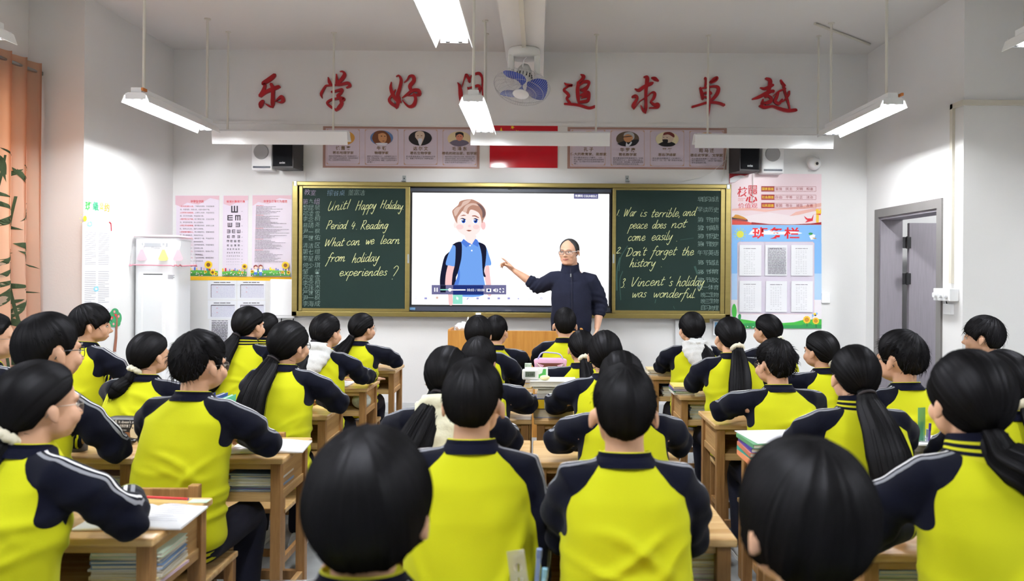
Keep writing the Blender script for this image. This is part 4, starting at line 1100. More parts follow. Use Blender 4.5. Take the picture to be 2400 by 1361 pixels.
# blue part
d.box(72, 912, 1575, 1250, 3)
d.o = (1705, 560); d.k = 6.187
d.box(58, 60, 1362, 520, 3); d.box(58, 500, 1362, 900, 17); d.box(58, 880, 1362, 1296, 18)
d.o = (1705, 400); d.k = 7.165
d.poly([(360, 1060), (400, 1010), (470, 965), (550, 980), (640, 1010), (730, 990), (800, 1020), (1100, 1020), (1250, 1050), (1000, 1070), (400, 1072)], 4, True)
d.text('班务栏', 415, 1118, 200, 16, 790, .02)
for a in range(12):
    an = 2 * PI * a / 12; d.line([(212 + 75 * math.cos(an), 1065 + 75 * math.sin(an)), (212 + 105 * math.cos(an), 1065 + 105 * math.sin(an))], 10, 9)
d.disc(212, 1065, 62, 60, 9); d.line([(212 + (6 + 3 * i) * math.cos(i * .7), 1065 + (6 + 3 * i) * math.sin(i * .7)) for i in range(14)], 8, 13)
d.poly([(1370, 1100), (1420, 1060), (1475, 1080), (1450, 1150), (1400, 1160)], 4); d.disc(1395, 1058, 36, 20, 11); d.line([(1430, 1130), (1488, 1138)], 14, 7)
d.o = (1705, 560); d.k = 6.187
d.poly([(145, 60), (165, 42), (1235, 42), (1255, 60), (1255, 1085), (160, 1085), (145, 1060)], 12)
for pts in ([(145, 60), (165, 42), (1235, 42), (1255, 60), (1255, 1085), (160, 1085), (145, 1060), (145, 60)],): d.line(pts, 4, 5)
d.poly([(58, 1296), (58, 1150), (160, 1155), (300, 1175), (450, 1200), (620, 1180), (800, 1215), (960, 1205), (1100, 1170), (1362, 1160), (1362, 1296)], 10)
d.poly([(58, 1296), (58, 1230), (400, 1215), (800, 1250), (1362, 1240), (1362, 1296)], 11)
d.poly([(95, 935), (70, 970), (62, 1050), (75, 1120), (100, 1155), (125, 1110), (132, 1040), (118, 965)], 10, True); d.poly([(170, 1080), (152, 1110), (158, 1155), (175, 1170), (192, 1150), (194, 1100)], 11, True); d.line([(175, 1160), (175, 1190)], 6, 15)
for x, y, r_ in ((1148, 1168, 56), (1278, 1185, 50)):
    d.line([(x, y), (x + 5, y + 100)], 8, 15)
    for i in range(10): d.disc(x + .7 * r_ * math.cos(i * .628), y + .7 * r_ * math.sin(i * .628), r_ * .3, r_ * .3, 13, 10)
    d.disc(x, y, r_ * .52, r_ * .52, 14); d.disc(x, y, r_ * .45, r_ * .45, 7); d.disc(x - 35, y + 80, 30, 18, 11); d.disc(x + 42, y + 70, 34, 16, 11)
d.disc(1265, 1090, 26, 20, 13); d.disc(1272, 1105, 14, 10, 15); d.disc(1235, 1105, 14, 20, 3); d.disc(1292, 1080, 12, 16, 3)
for i in range(10): d.disc(210 + i * 40, 1278 - (i % 3) * 6, 8, 6, (4, 13, 4, 0)[i % 4], 8)
d.b.part('print', PP, t)
for lab, c_ in (('notice sheet, top left of six on the blue class poster', (165, 88, 488, 530)), ('notice sheet covered in dense table rows, top middle on the blue class poster', (540, 88, 860, 530)), ('notice sheet with a small table, top right of six on the blue class poster', (915, 88, 1232, 530)),
                ('notice sheet with paired text lines, bottom left on the blue class poster', (165, 606, 488, 1056)), ('notice sheet, bottom middle of six on the blue class poster', (548, 610, 860, 1056)), ('notice form with a printed frame, bottom right on the blue class poster', (918, 610, 1232, 1056))):
    a, b_, e, f = c_
    p0, p1 = XZ(1705 + a / 6.187, 560 + f / 6.187, YF - .008), XZ(1705 + e / 6.187, 560 + b_ / 6.187, YF - .008)
    s_ = thing('notice_sheet', lab, 'paper', ((p0[0] + p1[0]) / 2, YF - .019, p0[1]), 0, 'notice sheets on the class poster')
    MB().box(p0[0], p1[0], YF - .0205, YF - .019, p0[1], p1[1]).part('paper', M_paper, s_)
    dd = Draw(1705, 560, 6.187, YF - .0206)
    rr = random.Random(a + b_)
    dd.rows(a + 70, e - 70, b_ + 46, 8, 1, int(a))
    dense = 'dense' in lab
    for i in range(24 if dense else 14):
        y = b_ + (40 if dense else 84) + i * (16 if dense else 25)
        if dense:
            dd.rows(a + 45, e - 12, y, 7, 1, i + a)
        else:
            for j in range(5):
                if rr.random() < .8: dd.box(a + 75 + j * 34, y, a + 95 + j * 34, y + 3, 0)
    dd.b.part('print', [M_ink2, pm('greyink', 120, 116, 130)], s_)

# --- small electrical things
def plate(name, label, px, Y, depth, cat='switch'):
    x0, x1, z0, z1 = rect(*px, Y)
    return tag(MB().box(x0, x1, YF - depth, YF - .001, z0, z1, bev=.004).build(name, M_white), label, cat)
plate('wall_switch', 'blank white wall plate right of the blue poster', (1926, 687, 1946, 710), 7.98, .02)
x0, x1, z0, z1 = rect(1672, 752, 1690, 786, 7.97)
t = thing('wall_panel', 'small white wall device with a blue picture screen under the board', 'wall device', ((x0 + x1) / 2, YF, z0))
MB().box(x0, x1, 7.965, YF - .013, z0, z1, bev=.004).part('casing', M_white, t)
MB().box(x0 + .012, x1 - .008, 7.962, 7.966, z0 + .03, z1 - .012).part('screen', mat('panel_blue', C(120, 168, 206), .4), t)
tag(MB().box(P(1583, 750, 7.97).x, P(1593, 750, 7.97).x, 7.965, YF - .013, .1, P(1588, 750, 7.97).z).build('cable_trunk', mat('trunk_white', C(222, 224, 226), .5)), 'white vertical cable trunk running down below the board', 'trunking')
# speed knobs by the door, on the right wall (seen at an angle)
zk0, zk1 = P(2224, 705, 6.33).z, P(2224, 676, 6.33).z
t = thing('fan_controller', 'white box with three round knobs beside the grey door', 'switch', (XR, 6.36, zk0))
MB().box(-.075, -.001, -.13, .13, 0, zk1 - zk0, bev=.005).build('casing', M_white, t)
for i in range(3):
    k_ = MB().cyl((-.075, -.08 + .08 * i, .045), (-.10, -.08 + .08 * i, .045), .022, 18).build('knob', M_white, t)
    MB().box(-.108, -.098, -.084 + .08 * i, -.076 + .08 * i, .027, .063, bev=.002).build('grip', M_white, k_)
t = thing('wall_outlet', 'small white box hanging from a wire under the knob box', 'socket', (XR, 6.36, zk0 - .11))
MB().box(-.03, -.001, -.06, .06, 0, .085, bev=.004).build('casing', M_white, t)
MB().tube([(-.02, .02, .085), (-.025, .02, .11)], .004, 6).build('wire', M_dark, t)

# --- air conditioner with its dust cover
Ya = 7.35
x0, x1, z0, z1 = rect(313, 560, 414, 800, Ya - .16)
cx = (x0 + x1) / 2
t = thing('air_conditioner', 'tall white floor standing air conditioner in the corner', 'air conditioner', (cx, Ya, 0))
hw = (x1 - x0) / 2
top = P(364, 560, Ya - .16).z
def rr_ring(z, hx, hy, r, n=6):
    out = []
    for qx, qy, a0 in ((1, 1, 0), (-1, 1, PI / 2), (-1, -1, PI), (1, -1, 1.5 * PI)):
        for i in range(n + 1):
            a = a0 + PI / 2 * i / n
            out.append(Vector((qx * (hx - r) + r * math.cos(a), qy * (hy - r) + r * math.sin(a), z)))
    return out
MB().loft([rr_ring(0, hw, .17, .06), rr_ring(top, hw, .17, .06)]).build('cabinet', mat('ac_white', C(236, 238, 241), .3, .5), t)
zz = P(364, 640, Ya - .17).z
MB().box(-hw * .62, hw * .5, -.175, -.165, .12, zz, bev=.004).build('front_panel', mat('ac_panel', C(242, 243, 245), .3), t)
MB().box(-hw * .5, hw * .38, -.179, -.174, .14, zz - .012, bev=.003).build('inlet_door', mat('ac_panel2', C(232, 234, 237), .35), t)
MB().box(-hw * .5, hw * .38, -.181, -.172, zz - .013, zz - .006).build('panel_slot', M_dark, t)
lb = MB()
for i in range(4): lb.quad(hw * .62, hw * .62 + .06 - .012 * (i % 2), zz - .02 - .010 * i, zz - .0155 - .010 * i, -.1725)
lb.build('spec_label', M_ink2, t)
zo = P(364, 568, Ya - .17).z
MB().box(-hw * .6, hw * .6, -.174, -.165, zo - .04, zo - .004, bev=.004).build('air_outlet', mat('ac_grey', C(170, 174, 180), .4), t)
MB().text('Midea', -.03, P(364, 583, Ya - .17).z, .032, -.1725, w=.075).build('maker_mark', M_ink2, t)
# the translucent cover, with scalloped pink hem
M_veil = mat('cover_veil', C(240, 240, 244), .5, .2, alpha=.26)
M_pink = mat('cover_pink', C(236, 188, 200), .7)
cv = thing('dust_cover', 'see-through dust cover with pink hem draped over the air conditioner', 'cover', (cx, Ya, P(364, 620, Ya).z))
zc0, zc1 = P(364, 618, Ya - .17).z, P(364, 556, Ya - .17).z
b = MB()
NR = 72
def cov_ring(f, zf):
    rg = rr_ring(0, hw + .012 + .028 * f, .182 + .028 * f, .06, 17)
    return [Vector((p.x + .004 * f * math.sin(i * 1.7), p.y + .004 * f * math.cos(i * 2.1), (zf + (-.012 * abs(math.sin(i * .42)) if f > .95 else 0)) - zc0)) for i, p in enumerate(rg)]
rings = [cov_ring(i / 8, zc1 + .014 - (zc1 - zc0 + .014) * i / 8) for i in range(9)]
b.loft(rings, 0, False)
b.build('veil', M_veil, cv)
MB().loft([[p * 1.0 + Vector((0, 0, .0)) for p in rings[0]], [Vector((p.x * .93, p.y * .93, p.z + .016)) for p in rings[0]], [Vector((p.x * .5, p.y * .5, p.z + .018)) for p in rings[0]]], 0, True).build('top_panel', M_pink, cv)
MB().tube(rings[-1] + [rings[-1][0]], .006, 6, caps=False).build('hem', mat('hem_pink', C(232, 150, 166), .7), cv)
for sx, m_ in ((-.095, M_pink), (.1, mat('applique_yellow', C(238, 228, 140), .7)), (.235, M_pink)):
    f = MB(); yy = -.218
    z_ = (zc1 - zc0)
    f.prism([(sx - .045, z_ * .2), (sx - .02, z_ * .14), (sx + .03, z_ * .15), (sx + .047, z_ * .22), (sx + .012, z_ * .56), (sx - .008, z_ * .56)], .003, 0, Matrix.Translation((0, yy, 0)))
    f.disc(sx + .003, z_ * .64, .016, .02, yy - .004, 1)
    for e in (-1, 1): f.disc(sx + .003 + e * .016, z_ * .78, .007, .026, yy - .004, 1, 12)
    f.build('applique', [m_, M_white], cv)

# --- left wall: paper letters, rules, drawings. local x runs along +Y seen from the room
def LW(px, py):
    """point of the left wall behind photo pixel"""
    dx, dy = px - VX, py - VY
    u = dx * math.cos(ROLL) + dy * math.sin(ROLL); v = -dx * math.sin(ROLL) + dy * math.cos(ROLL)
    Y = XL * FPX / u
    return Y, CZ - v * Y / FPX
ML = Matrix(((0, 1, 0, XL), (1, 0, 0, 0), (0, 0, 1, 0), (0, 0, 0, 1)))   # (along, -out, z) -> world
ML = Matrix(((0, -1, 0, XL), (1, 0, 0, 0), (0, 0, 1, 0), (0, 0, 0, 1)))
for ch, xa, xb, y0, y1, rgb, lab in (('班', 199, 214, 473, 494, (82, 190, 92), 'green'), ('级', 217, 231, 474, 494, (58, 160, 116), 'dark green'), ('公', 233, 242, 476, 493, (240, 226, 80), 'yellow'), ('约', 244, 256, 477, 497, (244, 168, 84), 'orange')):
    (a, za), (b_, zb) = LW(xa, y1), LW(xb, y0)
    m = MB().text(ch, a, za + .015, (zb - LW(xb, y1)[1]) * 1.05, -.003, 0, w=b_ - a, off=.03, M=ML)
    tag(m.build('paper_letter', mat('letter_' + lab.replace(' ', '_'), C(*rgb), .8)), lab + ' cut-out character ' + ch + ' on the window-side wall', 'wall lettering', 'cut-out characters on the side wall')
(a, za), (b_, zb) = LW(191, 740), LW(258, 525)
b_ = LW(258, 600)[0]
zt_ = LW(225, 525)[1]
t = thing('rules_sheet', 'tall white sheet of small print on the wall beside the window return', 'paper', (XL, (a + b_) / 2, .95))
MB().box(a, b_, -.003, -.001, .95, zt_, M=ML).part('paper', M_paper, t)
f = MB()
rr = random.Random(4)
for blk, (u0, u1) in enumerate(((.08, .47), (.55, .95))):
    for i in range(64):
        if i % 21 in (0, 19, 20): continue
        z_ = zt_ - .06 - i * .0155
        f.quad(a + (b_ - a) * u0, a + (b_ - a) * (u1 - rr.choice((0, 0, 0, .03, .15))), z_, z_ + .0032, -.0036, 0, M=ML)
f.part('print', M_ink2, t)
def wall_draw(name, label, cat, shapes, mats, group=None):
    f = MB()
    for i, (pts, mi) in enumerate(shapes):
        q = [LW(*p) for p in pts]
        from mathutils.geometry import tessellate_polygon
        f.add([(u, -.0045 - i * .0003, z) for u, z in q], [list(k) for k in tessellate_polygon([[Vector((u, z, 0)) for u, z in q]])], mi, False, ML)
    return tag(f.build(name, mats), label, cat, group)
def circ(x, y, rx, ry, n=20): return [(x + rx * math.cos(2 * PI * i / n), y + ry * math.sin(2 * PI * i / n)) for i in range(n)]
M_y = mat('crayon_yellow', C(246, 222, 50), .8); M_sk = mat('crayon_sky', C(150, 214, 232), .8); M_tr = mat('paint_green', C(58, 150, 96), .75, noise=(12, .15)); M_bk = mat('paint_brown', C(150, 96, 74), .75, noise=(12, .15))
ray = [([(198 + 10 * math.cos(a), 512 + 12 * math.sin(a)), (198 + 13 * math.cos(a + .05), 512 + 16 * math.sin(a + .05)), (198 + 13 * math.cos(a - .05), 512 + 16 * math.sin(a - .05))], 0) for a in [i * PI / 5 for i in range(10)]]
wall_draw('paper_sun', 'small yellow paper sun above the tall rules sheet', 'wall drawing', [(circ(198, 512, 4.2, 7), 0)] + ray, M_y)
for lab, x, y in (('pale blue paper cloud at the top corner of the rules sheet', 209, 525), ('pale blue paper cloud low on the rules sheet', 224, 677)):
    wall_draw('paper_cloud', lab, 'wall drawing', [(circ(x, y + 2, 6, 4), 0), (circ(x - 2.5, y - 1, 3.5, 4), 0), (circ(x + 2, y - 2, 3.5, 4.5), 0), (circ(x, y, 3, 2.5), 1)], [M_sk, M_paper])
wall_draw('paper_bracket', 'red paper corner stroke beside the rules sheet', 'wall drawing', [([(254, 520), (256, 519), (260, 523), (261, 541), (259, 541), (258, 524)], 0)], mat('crayon_red', C(190, 40, 60), .8))
wall_draw('painted_tree', 'painted paper tree with brown trunk, green crown and red fruit', 'wall drawing',
          [([(264, 824), (268, 790), (270, 755), (274, 755), (274, 790), (271, 824)], 1)] + [(circ(x, y, rx, ry), 0) for x, y, rx, ry in ((267, 746, 15, 20), (258, 744, 9, 12), (276, 745, 8, 14), (268, 731, 9, 9), (262, 757, 8, 9), (274, 757, 7, 8))] +
          [([(269, 770), (271, 745), (264, 735), (266, 734), (272, 742), (277, 734), (278, 736), (274, 748), (274, 770)], 1)] + [(circ(x, y, 2.4, 3), m_) for x, y, m_ in ((270, 738, 2), (261, 744, 2), (276, 741, 3), (266, 730, 3), (264, 759, 3), (258, 747, 3))],
          [M_tr, M_bk, mat('paint_red', C(206, 40, 50), .7), mat('paint_pink', C(226, 150, 156), .7)])

# --- curtain
M_cur = bpy.data.materials.new('curtain_cloth'); M_cur.use_nodes = True
nt = M_cur.node_tree; nt.nodes.remove(nt.nodes['Principled BSDF'])
d1 = nt.nodes.new('ShaderNodeBsdfDiffuse'); d1.inputs[0].default_value = C(196, 176, 158)
d2 = nt.nodes.new('ShaderNodeBsdfTranslucent'); d2.inputs[0].default_value = C(246, 162, 110)
mx = nt.nodes.new('ShaderNodeMixShader'); mx.inputs[0].default_value = .42
nt.links.new(d1.outputs[0], mx.inputs[1]); nt.links.new(d2.outputs[0], mx.inputs[2]); nt.links.new(mx.outputs[0], nt.nodes['Material Output'].inputs[0])
cy0, cy1, cz1 = 5.05, 6.40, 3.10
def cur(s, z):
    """s = 0..1 along the cloth"""
    y = cy0 + (cy1 - cy0) * s
    ph = s * 2 * PI * 7.5
    flare = .75 + .35 * (cz1 - z) / 3
    return Vector((XW + .115 + .055 * flare * math.sin(ph) + .012 * math.sin(ph * 2 + z), y + .02 * math.sin(ph * 2), z))
t = thing('curtain', 'beige curtain with bamboo leaf print glowing orange at the window', 'curtain', (XW + .1, (cy0 + cy1) / 2, .05))
NS, NZ = 180, 26
rings = [[cur(j / NS, .05 + (cz1 - .05) * i / NZ) for j in range(NS + 1)] for i in range(NZ + 1)]
cl = MB().loft(rings, 0, False, closed=False).part('cloth', M_cur, t)
rod = MB().cyl((XW + .115, 4.6, cz1 - .07), (XW + .115, 6.42, cz1 - .07), .014, 12)
rod.box(XW, XW + .13, 6.405, 6.42, cz1 - .085, cz1 - .055)
tag(rod.build('curtain_rod', M_steel), 'metal curtain rod over the window', 'curtain rod')
for k in range(6):
    s_ = (k * 2 + .9) / 15 + .16
    if s_ > 1: continue
    p = cur(s_, cz1 - .07)
    nrm = (cur(s_ + .004, p.z) - cur(s_ - .004, p.z)).normalized()
    n3 = Vector((nrm.y, -nrm.x, 0))
    M = Matrix.Translation(p) @ n3.to_track_quat('Z', 'Y').to_matrix().to_4x4()
    MB().lathe([(.022, -.004), (.038, -.005), (.040, 0), (.038, .005), (.022, .004), (.022, -.004)], 20, 0, M, caps=False).part('eyelet', M_steel, t)
f = MB(); rr = random.Random(11)
M_leaf = mat('leaf_print', C(46, 60, 34), .9)
def leafpoly(s0, z0, L, ang, w):
    n = 8; up, lo = [], []
    for i in range(n + 1):
        q = i / n; ww = w * math.sin(PI * q ** .8) * (1 - .3 * q)
        cx_, cz_ = L * q * math.cos(ang), L * q * math.sin(ang)
        for lst, sg in ((up, 1), (lo, -1)): lst.append((s0 + (cx_ - sg * ww * math.sin(ang)) / 1.5, z0 + cz_ + sg * ww * math.cos(ang)))
    pts = [cur(s, z) + Vector((.004, -.001, 0)) for s, z in up] + [cur(s, z) + Vector((.004, -.001, 0)) for s, z in lo]
    f.add(pts, [[i, i + 1, n + 2 + i, n + 1 + i] for i in range(n)])
for (s0, z0, sc) in ((.80, 2.22, .6), (.70, 1.80, 1.2), (.84, 1.92, .6), (.78, 1.58, 1.5), (.72, 1.36, 1.4), (.83, 1.22, 1.0), (.72, 1.08, 1.2), (.85, .90, 1.2), (.72, .72, 1.2), (.60, 2.0, 1.2), (.5, 1.5, 1.3), (.64, 2.3, .8)):
    base = rr.uniform(-2.4, -.8)
    for i in range(rr.choice((4, 5, 6))): leafpoly(s0 + rr.uniform(-.02, .02), z0 + rr.uniform(-.06, .06), rr.uniform(.10, .24) * sc, base + rr.uniform(-1.3, 1.6), rr.uniform(.011, .022) * sc)
for s0, za, zb in ((.66, .3, 2.3), (.80, .3, 2.0), (.55, .3, 2.2)):
    n = 24
    for i in range(n):
        z_, zn = za + (zb - za) * i / n, za + (zb - za) * (i + 1) / n
        a_ = s0 + .02 * math.sin(z_ * 3); b2 = s0 + .02 * math.sin(zn * 3)
        q = [cur(a_ - .003, z_), cur(a_ + .003, z_), cur(b2 + .003, zn), cur(b2 - .003, zn)]
        f.add([v + Vector((.004, -.001, 0)) for v in q], [[0, 1, 2, 3]])
f.part('leaf_print', M_leaf, cl)
M_tag = mat('sign_white', C(230, 230, 232), .6)

# --- orbit fan under the beam
q = P(1225, 160, 6.72)
fan = thing('ceiling_fan', 'small caged ceiling fan with three blue blades under the beam', 'fan', (-.135, 6.72, 3.34))
M_fanw = mat('fan_white', C(226, 226, 222), .4, .5)
M_blade = mat('fan_blade_blue', C(46, 74, 176), .25, .5)
M_wire = mat('fan_wire', C(196, 196, 198), .3, .5, .6)
MB().lathe([(.0, 0), (.132, 0), (.138, -.012), (.138, -.06), (.125, -.075), (.0, -.075)], 32).build('mount_cap', M_fanw, fan)
for e in (-1, 1):
    MB().box(e * .112 - .026, e * .112 + .026, -.08, .08, -.24, -.06, bev=.012).build('yoke_arm', M_fanw, fan)
MB().tube(cr([(.03, -.04, -.07), (.0, -.07, -.11), (-.01, -.06, -.16), (.0, -.055, -.18)], 6), .005, 8).build('power_cord', M_white, fan)
hd = Matrix.Translation((-.005, -.03, -.25)) @ Matrix.Rotation(math.radians(-22), 4, 'X') @ Matrix.Rotation(math.radians(7), 4, 'Y')
mo = MB().lathe([(.0, .13), (.035, .125), (.06, .08), (.075, .0), (.075, -.03), (.05, -.05), (.0, -.05)], 28, 0, hd).build('motor', M_fanw, fan)
sl_ = MB()
for i in range(16):
    a = 2 * PI * i / 16
    sl_.box(-.004, .004, .074, .078, -.02, .02, 0, 0, hd @ Matrix.Rotation(a, 4, 'Z'))
sl_.build('vent_slots', M_dark, mo)
R = .242
for i in range(3):
    b = MB(); rows_ = []
    for u in range(9):
        r_ = .04 + (R - .065) * u / 8
        wv = .55 * math.sin(PI * (.22 + .62 * u / 8)) + .18
        rows_.append([Vector((r_ * math.cos(a), r_ * math.sin(a), -.085 - .035 * (a / wv))) for a in [wv * (-1 + 2 * j / 8) for j in range(9)]])
    b.loft(rows_, 0, False, hd @ Matrix.Rotation(2 * PI * i / 3 + 2.2, 4, 'Z'), closed=False)
    b.build('blade', M_blade, fan)
b = MB()
for i in range(72):
    a = 2 * PI * i / 72
    prof = [(.07, -.165), (.13, -.163), (.19, -.150), (.225, -.125), (R, -.085)]
    b.tube([hd @ Vector((r_ * math.cos(a), r_ * math.sin(a), z_)) for r_, z_ in prof], .0011, 4, caps=False)
for i in range(24):
    a = 2 * PI * i / 24
    b.tube([hd @ Vector((r_ * math.cos(a), r_ * math.sin(a), z_)) for r_, z_ in ((R, -.085), (.22, -.05), (.15, -.035), (.075, -.03))], .0011, 4, caps=False)
for r_, z_ in ((R, -.085), (.13, -.164), (.19, -.151), (.15, -.035)):
    b.tube([hd @ Vector((r_ * math.cos(2 * PI * j / 48), r_ * math.sin(2 * PI * j / 48), z_)) for j in range(49)], .0028 if r_ == R else .0014, 5, caps=False)
b.build('guard', M_wire, fan)
cp = MB().lathe([(.0, -.172), (.066, -.170), (.070, -.164), (.0, -.158)], 32, 0, hd).build('hub_cap', M_white, fan)
# ---------------------------------------------------------------- people
M_skin = mat('skin', C(208, 163, 136), 0.5, 0.35, noise=(14, 0.05))
M_lip = mat('lip', C(176, 106, 98), 0.45, 0.35)
M_eye = mat('eye_white', C(228, 226, 222), 0.3)
M_iris = mat('eye_iris', C(34, 24, 20), 0.25)
M_navy = mat('navy_knit', C(8, 10, 26), 0.9, 0.1, bump=(300, .0008))
M_navytrim = mat('navy_trousers', C(18, 20, 34), 0.85, 0.2, bump=(240, .0008))
M_trim = mat('collar_yellow', C(194, 194, 34), 0.8, 0.2)
M_hood_g = mat('hood_grey', C(204, 206, 208), 0.95, 0.1, noise=(60, .06), bump=(120, .002))
M_hood_c = mat('hood_cream', C(226, 224, 200), 0.95, 0.1, noise=(60, .05), bump=(120, .002))
M_shoe = mat('shoe_white', C(210, 212, 216), 0.6)
M_shoe_p = mat('shoe_purple', C(66, 56, 150), 0.6)
M_sole = mat('shoe_sole', C(230, 230, 232), 0.6)
M_gl_b = mat('glasses_black', C(18, 18, 20), 0.3, 0.5)
M_gl_m = mat('glasses_metal', C(150, 146, 140), 0.3, 0.5, 0.8)
M_lens = mat('glasses_lens', (1, 1, 1, 1), 0.03, 0.5, alpha=0.12)
M_scr = mat('scrunchie_cream', C(226, 220, 200), 0.9, bump=(80, .003))
M_tie = mat('hair_tie_dark', C(40, 34, 38), 0.8)
M_pinkclip = mat('clip_pink', C(232, 120, 140), 0.4)

def nodes_hair(name='black_hair', base=(.0048, .0044, .0048), sheen=(.009, .009, .010, 1)):
    m = bpy.data.materials.new(name); m.use_nodes = True
    nt = m.node_tree; nt.nodes.remove(nt.nodes['Principled BSDF'])
    b = nt.nodes.new('ShaderNodeBsdfDiffuse'); gl = nt.nodes.new('ShaderNodeBsdfGlossy'); ad = nt.nodes.new('ShaderNodeAddShader')
    gl.inputs['Roughness'].default_value = .48; gl.inputs['Color'].default_value = sheen
    uv = nt.nodes.new('ShaderNodeUVMap'); uv.uv_map = 'strands'
    mp = nt.nodes.new('ShaderNodeMapping'); mp.inputs['Scale'].default_value = (150, 2.2, 1)
    nt.links.new(uv.outputs[0], mp.inputs[0])
    n = nt.nodes.new('ShaderNodeTexNoise'); n.inputs['Scale'].default_value = 1.0; n.inputs['Detail'].default_value = 4
    nt.links.new(mp.outputs[0], n.inputs['Vector'])
    c_ = nt.nodes.new('ShaderNodeValToRGB')
    c_.color_ramp.elements[0].color = (*[k * .35 for k in base], 1); c_.color_ramp.elements[1].color = (*base, 1)
    c_.color_ramp.elements[0].position = .35; c_.color_ramp.elements[1].position = .75
    nt.links.new(n.outputs['Fac'], c_.inputs[0]); nt.links.new(c_.outputs[0], b.inputs['Color'])
    bp = nt.nodes.new('ShaderNodeBump'); bp.inputs['Distance'].default_value = .0015; bp.inputs['Strength'].default_value = .45
    nt.links.new(n.outputs['Fac'], bp.inputs['Height']); nt.links.new(bp.outputs[0], b.inputs['Normal']); nt.links.new(bp.outputs[0], gl.inputs['Normal'])
    nt.links.new(b.outputs[0], ad.inputs[0]); nt.links.new(gl.outputs[0], ad.inputs[1]); nt.links.new(ad.outputs[0], nt.nodes['Material Output'].inputs[0])
    return m
M_hair = nodes_hair()

def nodes_jacket():
    """yellow body, navy raglan sleeves with a white and a grey stripe, ribbed hem and cuffs"""
    m = bpy.data.materials.new('school_jacket'); m.use_nodes = True
    nt = m.node_tree; b = nt.nodes['Principled BSDF']
    b.inputs['Roughness'].default_value = .9; setin(b, 'Specular IOR Level', .1)
    setin(b, 'Sheen Weight', .04)
    def att(n):
        a = nt.nodes.new('ShaderNodeAttribute'); a.attribute_name = n; return a.outputs['Fac']
    def gt(a, v):
        k = nt.nodes.new('ShaderNodeMath'); k.operation = 'GREATER_THAN'; nt.links.new(a, k.inputs[0]); k.inputs[1].default_value = v; return k.outputs[0]
    def op(o, a, b_):
        k = nt.nodes.new('ShaderNodeMath'); k.operation = o; nt.links.new(a, k.inputs[0])
        if isinstance(b_, float): k.inputs[1].default_value = b_
        else: nt.links.new(b_, k.inputs[1])
        return k.outputs[0]
    def band(a, lo, hi): return op('MULTIPLY', gt(a, lo), op('SUBTRACT', gt(op('MULTIPLY', a, -1.0), -hi), 0.0))
    def mix(f, a, col):
        k = nt.nodes.new('ShaderNodeMix'); k.data_type = 'RGBA'
        nt.links.new(f, k.inputs['Factor']); 
        if isinstance(a, tuple): k.inputs[6].default_value = a
        else: nt.links.new(a, k.inputs[6])
        k.inputs[7].default_value = col
        return k.outputs[2]
    Y_, N_ = C(187, 190, 28), C(6, 8, 22)
    sl, q, g, cu, he = att('sleeve'), att('stripe'), att('gate'), att('cuff'), att('hem')
    s_on = gt(sl, 0.0)
    col = mix(s_on, Y_, N_)
    gate = op('MULTIPLY', op('MULTIPLY', s_on, gt(g, .2)), gt(cu, .05))
    col = mix(op('MULTIPLY', gate, band(q, -.021, -.012)), col, C(225, 225, 230))
    col = mix(op('MULTIPLY', gate, band(q, -.003, .008)), col, C(128, 130, 138))
    for lo, hi in ((.012, .020), (.030, .038)):
        col = mix(op('MULTIPLY', s_on, band(cu, lo, hi)), col, Y_)
    nots = op('SUBTRACT', gt(he, -9.0), s_on)
    for lo, hi in ((.014, .024), (.038, .048)):
        col = mix(op('MULTIPLY', nots, band(he, lo, hi)), col, N_)
    nt.links.new(col, b.inputs['Base Color'])
    tc = nt.nodes.new('ShaderNodeTexCoord')
    n = nt.nodes.new('ShaderNodeTexNoise'); n.inputs['Scale'].default_value = 260
    nt.links.new(tc.outputs['Object'], n.inputs['Vector'])
    bp = nt.nodes.new('ShaderNodeBump'); bp.inputs['Distance'].default_value = .0003
    nt.links.new(n.outputs['Fac'], bp.inputs['Height']); nt.links.new(bp.outputs[0], b.inputs['Normal'])
    return m
M_jacket = nodes_jacket()

def remesh(mb, vox, smooth=3, fac=.5):
    """one continuous skin around overlapping shapes -> vertices (n,3), quads"""
    me = bpy.data.meshes.new('tmp'); me.from_pydata([tuple(v) for v in mb.v], [], mb.f); me.update()
    o = bpy.data.objects.new('tmp', me); COL.objects.link(o)
    r = o.modifiers.new('r', 'REMESH'); r.mode = 'VOXEL'; r.voxel_size = vox; r.adaptivity = 0
    if smooth:
        s = o.modifiers.new('s', 'SMOOTH'); s.factor = fac; s.iterations = smooth
    dg = bpy.context.evaluated_depsgraph_get()
    m2 = bpy.data.meshes.new_from_object(o.evaluated_get(dg))
    n = len(m2.vertices); v = np.empty(n * 3, np.float32); m2.vertices.foreach_get('co', v)
    f = [tuple(p.vertices) for p in m2.polygons]
    bpy.data.objects.remove(o); bpy.data.meshes.remove(me); bpy.data.meshes.remove(m2)
    return v.reshape(-1, 3).astype(float), f

def mesh_np(name, v, f, mats, mi=None, smooth=True, attrs=None, uv=None):
    me = bpy.data.meshes.new(name)
    me.from_pydata(v.tolist() if hasattr(v, 'tolist') else v, [], f)
    for m in mats: me.materials.append(m)
    me.polygons.foreach_set('use_smooth', [smooth] * len(me.polygons))
    if mi is not None: me.polygons.foreach_set('material_index', list(mi))
    for k, a in (attrs or {}).items():
        me.attributes.new(k, 'FLOAT', 'POINT').data.foreach_set('value', np.asarray(a, np.float32))
    if uv is not None:
        L = me.uv_layers.new(name='strands')
        idx = np.empty(len(me.loops), np.int32); me.loops.foreach_get('vertex_index', idx)
        L.data.foreach_set('uv', np.asarray(uv, np.float32)[idx].ravel())
    me.update()
    return me

def link(name, me, parent=None, M=None):
    o = bpy.data.objects.new(name, me); COL.objects.link(o)
    if parent is not None: o.parent = parent
    return o

